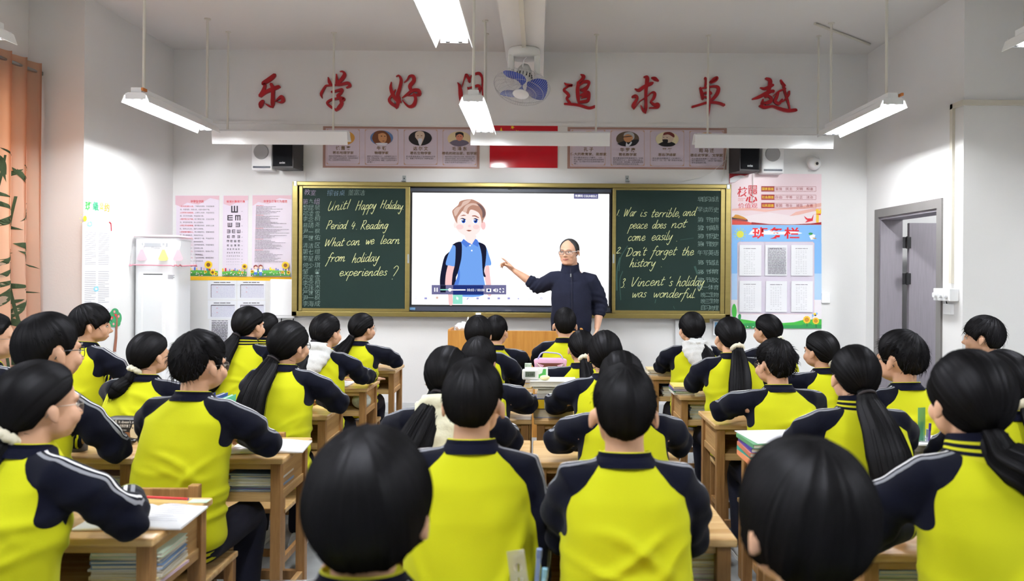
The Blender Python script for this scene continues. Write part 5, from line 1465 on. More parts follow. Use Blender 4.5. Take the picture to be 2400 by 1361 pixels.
HC = Vector((0, .085, 1.052))            # head centre of the canonical sitter (crown of the hair at 1.17)
CRAN = (np.array((0, -.012, .022)), np.array((.074, .094, .088)))
FACE = (np.array((0, .028, -.03)), np.array((.062, .062, .085)))

def head_shapes(b, o):
    E_ = lambda c, r, n=20, m=14: b.ell((o[0] + c[0], o[1] + c[1], o[2] + c[2]), r, 0, n, m)
    E_(CRAN[0], CRAN[1], 32, 20); E_(FACE[0], FACE[1], 28, 18)
    E_((0, .042, -.078), (.040, .042, .034)); E_((0, .066, -.098), (.019, .018, .014))
    E_((0, .096, -.030), (.012, .018, .012)); E_((0, .084, -.010), (.008, .018, .028)); E_((-.011, .088, -.034), (.008, .010, .008)); E_((.011, .088, -.034), (.008, .010, .008))
    E_((0, .070, .018), (.050, .020, .013)); E_((0, .0805, -.059), (.021, .010, .006)); E_((0, .0795, -.067), (.017, .010, .006))
    for s in (-1, 1):
        E_((s * .040, .058, -.03), (.024, .024, .026))
        M = Matrix.Translation(Vector(o) + Vector((s * .083, -.012, -.010))) @ Matrix.Rotation(s * -.62, 4, 'Z') @ Matrix.Rotation(.16, 4, 'X')
        b.ell((0, 0, 0), (.0065, .0155, .0255), 0, 16, 12, M); b.ell((0, .003, -.018), (.006, .009, .010), 0, 12, 8, M)
        b.ell((s * .004, -.005, .006), (.005, .010, .017), 0, 12, 8, M)

def hand_shapes(b, w, d, palm, side, size=1.0, curls=(.35, .45, .5, .6), spread=.16, thumb=.6, L0=.092):
    """palm and five separate fingers; w wrist point, d direction of the hand, palm the way the palm faces, side thumb side"""
    d = Vector(d).normalized(); pn = (Vector(palm) - d * Vector(palm).dot(d)).normalized(); sd = (Vector(side) - d * Vector(side).dot(d) - pn * Vector(side).dot(pn)).normalized()
    w = Vector(w)
    for k in range(4):
        x = (.030 - .0195 * k) * size
        b.tube([w - d * .01, w + d * .045 * size + sd * x * .8, w + d * .085 * size + sd * x], [.021 * size, .0150 * size, .0115 * size], 10)
        L = (.078, .088, .082, .064)[k] * size
        base = w + d * .082 * size + sd * x
        dr = (d + sd * spread * (1 - k * .66)).normalized()
        pts, rr, a, p = [base], [.0098 * size], curls[k], base
        for j, (f, r_) in enumerate(((.42, .0090), (.32, .0082), (.26, .0066))):
            ang = a * (j + .6) * .8
            p = p + (dr * math.cos(ang) + pn * math.sin(ang)) * (L * f)
            pts.append(p); rr.append(r_ * size)
        b.tube(pts, rr, 10); b.ell(tuple(pts[-1]), (rr[-1], rr[-1], rr[-1]), 0, 8, 6)
    t0 = w + d * .022 * size + sd * .022 * size
    t1 = t0 + (d * .55 + sd * thumb + pn * .35).normalized() * .038 * size
    t2 = t1 + (d * .85 + sd * thumb * .35 + pn * .4).normalized() * .030 * size
    t3 = t2 + (d * .95 + pn * .35).normalized() * .022 * size
    b.tube([w + d * .005, t0, t1, t2, t3], [.014 * size, .0135 * size, .0108 * size, .0096 * size, .0075 * size], 10)
    b.ell(tuple(t3), (.0075 * size,) * 3, 0, 8, 6)

SH, EL, WR = Vector((.148, .03, .852)), Vector((.238, .162, .752)), Vector((-.02, .30, .752))
def mirror(v, s): return Vector((v.x * s, v.y, v.z))

def body_master():
    b = MB()
    head_shapes(b, HC)
    b.tube([HC + Vector((0, -.022, -.05)), HC + Vector((0, -.03, -.11)), HC + Vector((0, -.045, -.17))], [.050, .049, .060], 20)
    b.loft([[Vector((a * math.cos(t), y + d * math.sin(t), z)) for t in [2 * PI * j / 24 for j in range(24)]] for z, a, d, y in
            ((.41, .13, .092, -.062), (.50, .135, .092, -.055), (.60, .13, .088, -.043), (.72, .14, .088, -.02), (.82, .135, .08, .012), (.88, .09, .065, .035), (.91, .058, .055, .042))])
    for s in (-1, 1):
        wr = Vector((s * .055, .30 + s * .02, .752))
        b.tube([mirror(Vector((.08, .03, .85)), s), mirror(SH, s), mirror(EL, s), wr], [.036, .038, .030, .024], 14)
        hand_shapes(b, wr, (-s, .12, -.02), (0, 0, -1), (0, .9, .4), .92, (.12, .15, .18, .2))
        b.tube([(s * .08, -.04, .452), (s * .10, .20, .442), (s * .105, .36, .44), (s * .105, .33, .25), (s * .105, .31, .09)], [.058, .052, .042, .040, .034], 14)
        b.tube([(s * .105, .29, .05), (s * .105, .40, .035)], [.034, .028], 12)
    v, f = remesh(b, .0055, 2)
    return v, f
BV, BF = body_master()

def lips(eb, M=None):
    for z_, r_, y_ in ((-.0598, .0034, .0885), (-.0668, .0040, .0875)):
        eb.tube([HC + Vector((x_, y_ - abs(x_) * .32, z_ + (.0012 if abs(x_) > .01 else 0) * (1 if z_ > -.063 else 2))) for x_ in (-.019, -.011, -.004, 0, .004, .011, .019)], [.0008, r_ * .8, r_, r_ * .92, r_, r_ * .8, .0008], 8, 1, True, M)

def face_extra(v, f):
    """eyes as small inset balls, lip and brow faces"""
    mi = np.zeros(len(f), int)
    eb = MB()
    lips(eb)
    for s in (-1, 1):
        eb.ell((HC.x + s * .030, HC.y + .0755, HC.z - .002), (.0135, .0075, .0062), 2, 14, 10)
        eb.ell((HC.x + s * .030, HC.y + .0815, HC.z - .002), (.0058, .0025, .0058), 3, 12, 8)
        eb.tube([(HC.x + s * .044, HC.y + .073, HC.z + .0), (HC.x + s * .030, HC.y + .083, HC.z + .0055), (HC.x + s * .016, HC.y + .079, HC.z + .001)], .0016, 6, 3)
        eb.tube([(HC.x + s * .047, HC.y + .076, HC.z + .019), (HC.x + s * .032, HC.y + .087, HC.z + .024), (HC.x + s * .014, HC.y + .088, HC.z + .020)], [.0015, .0032, .0026], 6, 3)
    n = len(v)
    v2 = np.vstack([v, np.array([tuple(q) for q in eb.v])]); f2 = list(f) + [tuple(n + i for i in q) for q in eb.f]
    return v2, f2, np.concatenate([mi, np.array(eb.m)])
BV, BF, BMI = face_extra(BV, BF)

PIV = Vector((0, .060, .960))
def sstep(a, lo, hi):
    t = np.clip((a - lo) / (hi - lo), 0, 1); return t * t * (3 - 2 * t)

def head_matrix(yaw, pitch, roll, hs, dz):
    return Matrix.Translation(PIV + Vector((0, 0, dz))) @ Matrix.Rotation(yaw, 4, 'Z') @ Matrix.Rotation(pitch, 4, 'X') @ Matrix.Rotation(roll, 4, 'Y') @ Matrix.Scale(hs, 4) @ Matrix.Translation(-PIV)

def arm_weights():
    best = np.full(len(BV), 9.0); side = np.zeros(len(BV), int); tt = np.zeros(len(BV))
    for s in (-1, 1):
        w = Vector((s * .055, .30 + s * .02, .752))
        ch = [mirror(SH, s), mirror(EL, s), w, w + Vector((-s * .19, .02, -.02))]
        for i in range(3):
            p0, ab = np.array(ch[i]), np.array(ch[i + 1] - ch[i])
            t = np.clip(((BV - p0) @ ab) / (ab @ ab), 0, 1)
            d = np.linalg.norm(BV - p0 - t[:, None] * ab, axis=1)
            k = d < best
            best[k] = d[k]; side[k] = s; tt[k] = (i + t)[k]
    tor = (BV[:, 0] / .142) ** 2 + ((BV[:, 1] - .0) / .10) ** 2
    on = (best < .058) & (tor > 1) & (BV[:, 2] > .66) & (BV[:, 2] < .92)
    return np.where(on, side, 0), tt
ASIDE, AT = arm_weights()

def pose_body(yaw, pitch, roll, hs, dz, jz=0.0, arms=None, wide=1.0, leg=(0.0, 0.0), hide=()):
    v = BV.copy()
    k = (1 - sstep(v[:, 2], .46, .62)) * (ASIDE == 0); a = leg[0] * k; vx = v[:, 0] + leg[1] * k
    v[:, 0], v[:, 1] = vx * np.cos(a) - v[:, 1] * np.sin(a), vx * np.sin(a) + v[:, 1] * np.cos(a)
    v[:, 0] *= 1 + (wide - 1) * (1 - sstep(v[:, 2], .88, .93))
    up = sstep(v[:, 2], .80, .88)[:, None] * np.array((0, 0, jz))
    for s, (e, w) in zip((-1, 1), arms or ()):
        sel = ASIDE == s
        e0, w0 = np.array(mirror(EL, s)), np.array((s * .055, .30 + s * .02, .752))
        de, dw = np.array(e) - e0, np.array(w) - w0
        t = AT[sel][:, None]
        if s in hide:
            hd = sel & (AT > 1.85); v[hd] = w0 + (v[hd] - w0) * .25; v[hd, 1] -= .05
        up[sel] = np.where(t < 1, np.array((0, 0, jz - .012)) * (1 - t) + de * t, np.where(t < 2, de * (2 - t) + dw * (t - 1), dw))
    w = sstep(v[:, 2], .925, 1.0)[:, None]
    out = v + up
    k = np.unique(np.round(w[:, 0], 2))
    for q in k[k > 0]:
        sel = np.abs(w[:, 0] - q) < .006
        M = np.array(head_matrix(yaw * q, pitch * q, roll * q, 1 + (hs - 1) * q, jz + (dz - jz) * q))
        out[sel] = v[sel] @ M[:3, :3].T + M[:3, 3]
    return out

# --- hair
def rhead(d, extra=0.0):
    """distance from the head centre to the scalp along unit directions d (n,3)"""
    best = np.zeros(len(d))
    for c, r in (CRAN, FACE):
        A = ((d / r) ** 2).sum(1); B = -2 * (d * c / r ** 2).sum(1); Cc = ((c / r) ** 2).sum() - 1
        disc = B * B - 4 * A * Cc
        t = np.where(disc > 0, (-B + np.sqrt(np.maximum(disc, 0))) / (2 * A), 0)
        best = np.maximum(best, t)
    return best
EMIN = {
 'short': ([0, 30, 52, 66, 76, 86, 96, 110, 124, 142, 180], [34, 30, 20, 0, -12, 10, 20, 16, -16, -37, -43]),
 'fringe': ([0, 30, 52, 66, 76, 86, 96, 110, 122, 140, 180], [14, 12, 6, -6, -14, 6, 16, 6, -26, -44, -47]),
 'pony': ([0, 30, 50, 66, 78, 90, 102, 118, 135, 180], [44, 40, 30, 10, -4, 4, 2, -20, -40, -46]),
 'loose': ([0, 28, 48, 62, 74, 92, 110, 135, 180], [22, 18, 4, -22, -30, -12, -34, -52, -56]),
 'bob': ([0, 28, 48, 62, 74, 92, 110, 135, 180], [16, 14, 2, -30, -44, -46, -56, -64, -66]),
}
def emin(style, phi, e_shift=0):
    x, y = EMIN[style]
    return np.radians(np.interp(np.degrees(phi), x, y) + e_shift)

def noise1(n, rng, per):
    """periodic smooth noise of n samples with per knots"""
    k = rng.uniform(-1, 1, per); k = np.append(k, k[0])
    return np.interp(np.linspace(0, per, n, endpoint=False), np.arange(per + 1), k)

def hair_cap(style, seed, pole, th=.016, Na=168, Nb=34, clump=.004, tuft=(0, .03, .2), crown=.0, nape=0, fade=16):
    rng = np.random.RandomState(seed)
    p0 = np.array(pole, float); p0 /= np.linalg.norm(p0)
    ax = np.cross(p0, (1, 0, 0)); ax /= np.linalg.norm(ax); bx = np.cross(p0, ax)
    ph = np.linspace(0, 2 * PI, Na, endpoint=False)
    tang = np.cos(ph)[:, None] * ax + np.sin(ph)[:, None] * bx
    def dirs(al): return np.cos(al)[:, None] * p0 + np.sin(al)[:, None] * tang
    def mask(d):
        phi = np.arctan2(np.abs(d[:, 0]), d[:, 1]); e = np.arctan2(d[:, 2], np.hypot(d[:, 0], d[:, 1]))
        return e - emin(style, phi, nape)
    amax = np.full(Na, math.radians(6)); alive = np.ones(Na, bool)
    for a in np.radians(np.arange(6, 172, 1.0)):
        m = mask(dirs(np.full(Na, a)))
        alive &= m > 0
        amax[alive] = a
    # ragged hem
    amax = amax + np.radians(1.6) * noise1(Na, rng, 60) + np.radians(1.0) * rng.uniform(-1, 1, Na)
    n1, n2, n3 = noise1(Na, rng, 22), noise1(Na, rng, 56), rng.uniform(-1, 1, Na)
    vs, uv = [], []
    for i in range(Nb + 1):
        t = i / Nb
        al = amax * t
        d = dirs(al)
        m = np.degrees(mask(d))
        e = np.arctan2(d[:, 2], np.hypot(d[:, 0], d[:, 1]))
        thick = th * (1 - (.5 if fade > 20 else 0) * d[:, 0] ** 2) * np.clip(.2 + m / fade, .2, 1) + crown * np.maximum(0, np.sin(e)) ** 2
        rel = (n1 * clump * .8 + n2 * clump * .5 + n3 * .0009) * min(1, t * 3 + .1)
        ro = rhead(d) + thick + rel
        vs.append(d * ro[:, None]); uv.append(np.stack([ph / (2 * PI), np.full(Na, t)], 1))
    d = dirs(amax - .03); vs.append(d * (rhead(d) - .004)[:, None]); uv.append(np.stack([ph / (2 * PI), np.full(Na, 1.02)], 1))
    R = len(vs)
    V = np.vstack(vs); U = np.vstack(uv)
    F = [(i * Na + j, i * Na + (j + 1) % Na, (i + 1) * Na + (j + 1) % Na, (i + 1) * Na + j) for i in range(R - 1) for j in range(Na)]
    F = [q[::-1] for q in F]
    V = [V]; U = [U]; off = len(V[0])
    # loose locks lifting off the surface
    n, L, lift = tuft
    for k in range(n):
        j = rng.randint(Na); t0 = rng.uniform(.12, .80 if fade > 20 else .93) ** (.8 if lift > .35 else 1)
        a0 = amax[j] * t0
        segs = 5; ll = L * rng.uniform(.5, 1.2); r0 = rng.uniform(.0007, .0019)
        d0 = math.cos(a0) * p0 + math.sin(a0) * tang[j]
        base = d0 * (rhead(d0[None])[0] + th * .8)
        flow = -math.sin(a0) * p0 + math.cos(a0) * tang[j]
        side = np.cross(d0, flow) * rng.uniform(-.5, .5)
        lf = lift * rng.uniform(.3, 1.3)
        prev = base
        ring = []
        for s_ in range(segs + 1):
            q = s_ / segs
            p = base + (flow + side) * ll * q + d0 * (lf * ll * (q - .55 * q * q) * 1.6)
            r_ = r0 * (1 - q) + .0002
            u_ = np.cross(flow, d0); u_ /= np.linalg.norm(u_)
            ring += [p + u_ * r_ * 1.6, p - u_ * r_ * 1.6, p + d0 * r_]
        V.append(np.array(ring)); U.append(np.tile(np.array([[j / Na, t0]]), (len(ring), 1)))
        for s_ in range(segs):
            for c_ in range(3):
                F.append((off + s_ * 3 + c_, off + s_ * 3 + (c_ + 1) % 3, off + s_ * 3 + 3 + (c_ + 1) % 3, off + s_ * 3 + 3 + c_))
        off += len(ring)
    return np.vstack(V), F, np.vstack(U)

def add_strands(V, F, U, paths, r0):
    off = len(V); vv, uu = [], []
    for p in paths:
        n = len(p)
        for i, q in enumerate(p):
            t = np.array(p[min(i + 1, n - 1)]) - np.array(p[max(i - 1, 0)]); t = t / (np.linalg.norm(t) + 1e-9)
            a = np.cross(t, (.3, .9, .2)); a /= np.linalg.norm(a) + 1e-9; b_ = np.cross(t, a)
            r_ = r0 * (1 - .85 * i / (n - 1))
            vv += [np.array(q) + a * r_, np.array(q) - a * r_ * .6 + b_ * r_, np.array(q) - a * r_ * .6 - b_ * r_]
            uu += [(.37 * (off % 7), i / n)] * 3
        for i in range(n - 1):
            for c_ in range(3): F.append((off + i * 3 + c_, off + i * 3 + (c_ + 1) % 3, off + i * 3 + 3 + (c_ + 1) % 3, off + i * 3 + 3 + c_))
        off += 3 * n
    return np.vstack([V, np.array(vv)]), F, np.vstack([U, np.array(uu)])

def ponytail(path, prof, seed, strands=70, n=44):
    """thick tail along path (person space); prof = radius at even steps"""
    rng = np.random.RandomState(seed)
    c = np.array(cr(path, 8)); m = len(c)
    rad = np.interp(np.linspace(0, 1, m), np.linspace(0, 1, len(prof)), prof)
    nz = noise1(n, rng, 13) * .16 + rng.uniform(-1, 1, n) * .05
    V, U = [], []
    fr = None; frames = []
    for i in range(m):
        t = c[min(i + 1, m - 1)] - c[max(i - 1, 0)]; t /= np.linalg.norm(t)
        if fr is None: fr = np.cross(t, (0, 1, 0)); 
        fr = fr - t * fr.dot(t); fr /= np.linalg.norm(fr); b_ = np.cross(t, fr); frames.append((fr.copy(), b_))
        a = np.linspace(0, 2 * PI, n, endpoint=False)
        rr = rad[i] * (1 + nz * min(1, i / 4))
        V.append(c[i] + np.cos(a)[:, None] * fr * rr[:, None] + np.sin(a)[:, None] * b_ * (rr * .8)[:, None])
        U.append(np.stack([a / (2 * PI), np.full(n, i / m)], 1))
    F = [(i * n + j, i * n + (j + 1) % n, (i + 1) * n + (j + 1) % n, (i + 1) * n + j) for i in range(m - 1) for j in range(n)]
    F.append(tuple(range(n))[::-1]); F.append(tuple((m - 1) * n + j for j in range(n)))
    V, U = np.vstack(V), np.vstack(U)
    paths = []
    for k in range(strands):
        a = rng.uniform(0, 2 * PI); s0 = rng.randint(0, max(1, m // 2)); q = rng.uniform(.88, 1.06); sp = rng.uniform(-.004, .010)
        pts = []
        for i in range(s0, m, 2):
            g = (i - s0) / max(1, m - s0)
            fr, b_ = frames[i]
            pts.append(c[i] + (np.cos(a) * fr + np.sin(a) * b_ * .8) * (rad[i] * q + sp * g * g))
        tip = c[-1] - c[-3]; tip /= np.linalg.norm(tip)
        pts.append(pts[-1] + tip * rng.uniform(.01, .05))
        if len(pts) > 2: paths.append(pts)
    return add_strands(V, F, U, paths, .0012)

def yback(z, dz):
    """y of the jacket's back at height z"""
    zz = z - dz * sstep(np.array([z]), .6, .85)[0]
    return np.interp(zz, [.40, .46, .55, .68, .78, .85, .895, .93], [-.180, -.19, -.175, -.150, -.115, -.078, -.040, -.014])

# --- jacket
def ring_params(dz):
    return [(.405, .150, .115, -.064), (.43, .166, .125, -.062), (.48, .178, .129, -.058), (.56, .172, .123, -.050), (.68 + dz * .4, .170, .118, -.030), (.78 + dz * .8, .168, .112, -.002),
            (.848 + dz, .160, .100, .022), (.893 + dz, .118, .082, .037), (.920 + dz, .078, .068, .048), (.940 + dz, .058, .060, .053)]

def make_jacket(seed, dz, arms, fold=1.0, vox=.0105, wide=1.0):
    rng = np.random.RandomState(seed)
    b = MB(); RP = ring_params(dz)
    rings = []
    for z, a, d, y in RP:
        rings.append([Vector((a * math.copysign(abs(math.cos(t)) ** .86, math.cos(t)), y + d * math.copysign(abs(math.sin(t)) ** .86, math.sin(t)), z)) for t in [2 * PI * j / 40 for j in range(40)]])
    b.loft(rings)
    chains = []
    for s, (e, w) in zip((-1, 1), arms):
        sh = Vector((s * .132, .028, .868 + dz)); e = Vector(e); w = Vector(w)
        m1 = sh.lerp(e, .45) + Vector((s * .020, -.006, .012)); m2 = e.lerp(w, .5) + Vector((0, .0, .006))
        b.tube([Vector((s * .070, .035, .872 + dz)), sh, m1, e, m2, w], [.054, .058, .059, .055, .049, .041], 22)
        b.ell(tuple(e), (.055, .055, .053), 0, 18, 12)
        chains.append((s, [Vector((s * .05, .045, .89 + dz)), sh, m1, e, m2, w], [.052, .062, .060, .055, .049, .041]))
    v, f = remesh(b, vox, 5, .55)
    x, y, z = v.T.copy()
    # torso distance
    zz = np.array([r[0] for r in RP]); A = np.interp(z, zz, [r[1] for r in RP]); D = np.interp(z, zz, [r[2] for r in RP]); Yc = np.interp(z, zz, [r[3] for r in RP])
    dt = (np.sqrt((x / A) ** 2 + ((y - Yc) / D) ** 2) - 1) * np.minimum(A, D)
    da = np.full(len(v), 9.0); q = np.zeros(len(v)); g = np.full(len(v), -1.0); cu = np.full(len(v), 9.0)
    for s, ch, rr in chains:
        fine = [np.array(c_) for c_ in cr([tuple(c_) for c_ in ch], 6)]; nf = len(fine)
        rf = np.interp(np.linspace(0, 1, nf), np.linspace(0, 1, len(rr)), rr)
        tl = np.array([fine[min(i + 1, nf - 1)] - fine[max(i - 1, 0)] for i in range(nf)]); tl /= np.linalg.norm(tl, axis=1)[:, None]
        cum = np.cumsum([0] + [np.linalg.norm(fine[i + 1] - fine[i]) for i in range(nf - 1)]); tot = cum[-1]
        flip = (np.cross(tl[3], np.array((0, -.16, 1.0))) * s)[1] > 0
        for i in range(nf - 1):
            p0, p1 = fine[i], fine[i + 1]; ab = p1 - p0; L = np.linalg.norm(ab)
            t = np.clip(((v - p0) @ (ab / L)) / L, 0, 1)
            c_ = p0 + t[:, None] * ab; r_ = rf[i] + (rf[i + 1] - rf[i]) * t
            dd = np.linalg.norm(v - c_, axis=1) - r_
            a = tl[i] + (tl[i + 1] - tl[i]) * t[:, None]; a /= np.linalg.norm(a, axis=1)[:, None]
            k = min(1, i / 9)
            up = np.array((s * .45 * k, -.16, 1.0))
            u = up - a * (a @ up)[:, None]; u /= np.linalg.norm(u, axis=1)[:, None]; w = np.cross(a, u) * s
            w = -w if flip else w
            sel = (dd < da) & (x * s > -.12 if i > 18 else x * s > 0)
            q[sel] = np.einsum('ij,ij->i', v - c_, w)[sel]; g[sel] = (np.einsum('ij,ij->i', v - c_, u) / np.maximum(.01, r_))[sel]
            cu[sel] = (tot - cum[i] - t * L)[sel] - (np.maximum(0, ((v - p1) @ (ab / L)))[sel] if i == nf - 2 else 0)
            da = np.where(sel, dd, da)
    arm = dt - da
    zc = .935 + dz
    seam = .070 + .088 * (1 - np.exp(-np.maximum(0, zc - .012 - z) / .036)) + .07 * sstep(zc - z, .15, .27)
    rag = np.where(y < .03, np.abs(x) - seam, np.abs(x) - seam + .012)
    sl = np.maximum(arm - .010, rag)
    # folds: a few soft ridges pulled from the armpits and across the waist
    nx, ny, nz_ = np.zeros((3, len(v)))
    me = bpy.data.meshes.new('n'); me.from_pydata(v.tolist(), [], f); me.update()
    nn = np.empty(len(v) * 3, np.float32); me.vertices.foreach_get('normal', nn); nn = nn.reshape(-1, 3); bpy.data.meshes.remove(me)
    h = np.zeros(len(v))
    for k in range(9):
        s = rng.choice((-1, 1)); o = np.array((s * rng.uniform(.10, .19), rng.uniform(-.12, .10), rng.uniform(.50, .80)))
        dr = np.array((-s * rng.uniform(.4, 1), rng.uniform(-.3, .3), rng.uniform(-.8, .5))); dr /= np.linalg.norm(dr)
        nr = np.cross(dr, (0, 1, 0)); nr /= np.linalg.norm(nr)
        rel = v - o; al = rel @ dr; ac = rel @ nr + .03 * np.sin(al * 14 + k)
        h += rng.uniform(.004, .009) * np.exp(-(ac / .014) ** 2) * np.exp(-((al - .08) / .09) ** 2) * (arm < .01)
    for k in range(3):
        z0 = rng.uniform(.47, .62); h += rng.uniform(.003, .007) * np.exp(-((z - z0 - .03 * np.sin(x * 12 + k * 2 + seed)) / .012) ** 2) * (arm < .01)
    for s, ch, rr in chains:
        e = np.array(ch[3]); dd = np.linalg.norm(v - e, axis=1)
        for k in range(4):
            ph = rng.uniform(0, 6); dirv = rng.normal(size=3); dirv /= np.linalg.norm(dirv)
            h += .0022 * np.sin((v - e) @ dirv * rng.uniform(70, 120) + ph) * np.exp(-(dd / .10) ** 2)
        m1 = np.array(ch[2]); dd = np.linalg.norm(v - m1, axis=1)
        h += .003 * np.sin((v - m1) @ np.array((.4 * s, .3, -.9)) * 75 + rng.uniform(0, 6)) * np.exp(-(dd / .11) ** 2)
    h += .003 * np.sin(x * 17 + seed + z * 9) * np.sin(z * 21 + seed * 2 + x * 6) * (arm < .02)
    h *= 1.7 * fold * sstep(zc - z, .03, .12)
    # gathered above the ribbed hem
    hem = z - .408
    h -= .010 * np.exp(-((hem - .028) / .022) ** 2) * (arm < .0)
    v = v + nn * h[:, None]
    v[:, 0] *= 1 + (wide - 1) * (1 - sstep(z, zc - .06, zc - .01))
    return v, f, dict(sleeve=sl, stripe=q, gate=g, cuff=cu, hem=hem), chains

def make_collar(dz, kind='fold', hs=1.0):
    b = MB(); n = 40
    def ring(r1, r2, z0, y, k=.0):
        return [Vector((r1 * math.cos(t), y + r2 * math.sin(t), z0 + dz + k * -math.sin(t) - .018 * max(0, math.sin(t)) ** 2)) for t in [2 * PI * j / n for j in range(n)]]
    R_ = [ring(.084, .078, .906, .045, .014), ring(.077, .073, .920, .047, .012), ring(.067, .066, .934, .051, .007), ring(.0645, .064, .943, .052, .009), ring(.061, .061, .945, .052, .009), ring(.058, .058, .932, .052, .009)]
    mi = [0, 0, 0, 1, 1, 0]
    if kind == 'stripe':
        R_ = [ring(.080, .078, .912, .046), ring(.077, .075, .922, .048, .003), ring(.0745, .073, .930, .050, .004), ring(.0735, .072, .936, .051, .005), ring(.071, .070, .944, .053, .007), ring(.070, .069, .950, .053, .008), ring(.066, .065, .966, .055, .012), ring(.061, .060, .966, .055, .012), ring(.058, .058, .945, .054, .010)]
        mi = [1, 0, 1, 0, 1, 0, 0, 0, 0]
    for i in range(len(R_) - 1):
        b.loft([R_[i], R_[i + 1]], mi[i], False)
    return b

LEGV = LEGF = None
def leg_master():
    b = MB()
    b.ell((0, -.06, .445), (.165, .122, .066), 0, 24, 12)
    for s in (-1, 1):
        b.tube([(s * .08, -.05, .450), (s * .10, .14, .446), (s * .108, .35, .442), (s * .112, .362, .40), (s * .11, .325, .25), (s * .108, .305, .10), (s * .108, .305, .065)], [.076, .070, .064, .064, .058, .056, .052], 18)
    v, f = remesh(b, .014, 3)
    return mesh_np('trousers', v, f, [M_navytrim])
ME_LEG = leg_master()
def shoe_mesh(m, name):
    b = MB()
    prof = [(-.09, .036, .045), (-.06, .040, .062), (-.01, .040, .068), (.05, .046, .050), (.10, .047, .036), (.14, .036, .026), (.155, .015, .014)]
    rg = [[Vector((w * math.cos(t), y, .012 + max(0, math.sin(t)) * h * 1.2)) for t in [2 * PI * j / 16 for j in range(16)]] for y, w, h in prof]
    b.loft(rg, 0)
    so = [[Vector((w * 1.06 * math.cos(2 * PI * j / 16), y, z_)) for j in range(2)] for y, w, h in prof for z_ in (0,)]
    b.loft([[Vector((-w * 1.06, y, z_)), Vector((w * 1.06, y, z_))][::1] + [Vector((w * 1.06, y, z_ + .018)), Vector((-w * 1.06, y, z_ + .018))] for (y, w, h) in prof for z_ in (.0,)], 1, True, smooth=False)
    me = bpy.data.meshes.new(name); me.from_pydata([tuple(v) for v in b.v], [], b.f)
    me.materials.append(m); me.materials.append(M_sole); me.polygons.foreach_set('material_index', b.m); me.polygons.foreach_set('use_smooth', b.sm); me.update()
    return me
ME_SHOE, ME_SHOE_P = shoe_mesh(M_shoe, 'shoe'), shoe_mesh(M_shoe_p, 'shoe')

def make_glasses(metal, HM):
    fr, ln = MB(), MB()
    o = HC
    for s in (-1, 1):
        cx = s * .033
        pts = []
        for j in range(21):
            a = 2 * PI * j / 20
            c_, s_ = math.cos(a), math.sin(a)
            pts.append(HM @ (o + Vector((cx + .024 * math.copysign(abs(c_) ** .7, c_), .094 - abs(cx + .024 * c_) * .22, -.004 + .017 * math.copysign(abs(s_) ** .7, s_)))))
        fr.tube(pts, .0017 if not metal else .0009, 6, caps=False)
        ln.add(pts[:-1], [list(range(20))])
        fr.tube([HM @ (o + Vector(q)) for q in ((s * .057, .081, .002), (s * .073, .05, .006), (s * .0815, 0, .008), (s * .082, -.02, -.002), (s * .080, -.03, -.018))], .0019 if not metal else .001, 6)
    fr.tube([HM @ (o + Vector(q)) for q in ((-.009, .092, .002), (0, .097, .005), (.009, .092, .002))], .0016 if not metal else .0009, 6)
    return fr, ln

def make_hood(dz, seed):
    b = MB()
    n = 9
    # roll around the neck and the bag hanging down the back
    ring = []
    for j in range(17):
        t = 2 * PI * j / 16
        ring.append((.088 * math.cos(t), .035 + .078 * math.sin(t) - .012, .925 + dz - .03 * math.sin(t) * .8 + (.012 if math.sin(t) < 0 else -.02)))
    b.tube(ring, .030, 12, caps=False)
    for z, y, a, d in ((.93, -.035, .105, .040), (.90, -.055, .11, .045), (.87, -.078, .10, .042), (.835, -.098, .078, .036), (.80, -.112, .05, .028), (.775, -.118, .022, .018)):
        b.ell((0, y, z + dz), (a, d, .042), 0, 20, 10)
    v, f = remesh(b, .008, 4)
    rng = np.random.RandomState(seed)
    v[:, 1] -= .0022 * np.sin(v[:, 2] * 60 + 25 * np.abs(v[:, 0]) * 4) * (v[:, 1] < 0)
    return v, f

STY = {
 # style: cap, pole, thickness, clump, tufts (n, length, lift), crown volume
 'short': ('short', (0, -.35, .94), .016, .0025, (170, .013, .14), .010),
 'spiky': ('short', (0, -.40, .92), .018, .006, (520, .026, .55), .012),
 'tousled': ('short', (.1, -.45, .88), .018, .006, (460, .030, .40), .014),
 'fringe': ('fringe', (0, -.4, .92), .018, .004, (300, .035, .22), .010),
 'pony': ('pony', (0, -.90, -.42), .015, .0018, (30, .024, .06), .004),
 'lowpony': ('pony', (0, -.80, -.60), .015, .0018, (30, .024, .06), .004),
 'low_loose': ('loose', (0, -.80, -.60), .017, .0024, (40, .03, .05), .006),
 'pony_loose': ('loose', (0, -.86, -.5), .016, .0024, (50, .03, .06), .004),
 'bob': ('bob', (0, -.30, .95), .019, .0024, (24, .02, .0), .004),
}
FOLD = [((-.238, .160, .777), (-.045, .285, .772)), ((.238, .160, .777), (.05, .325, .770))]
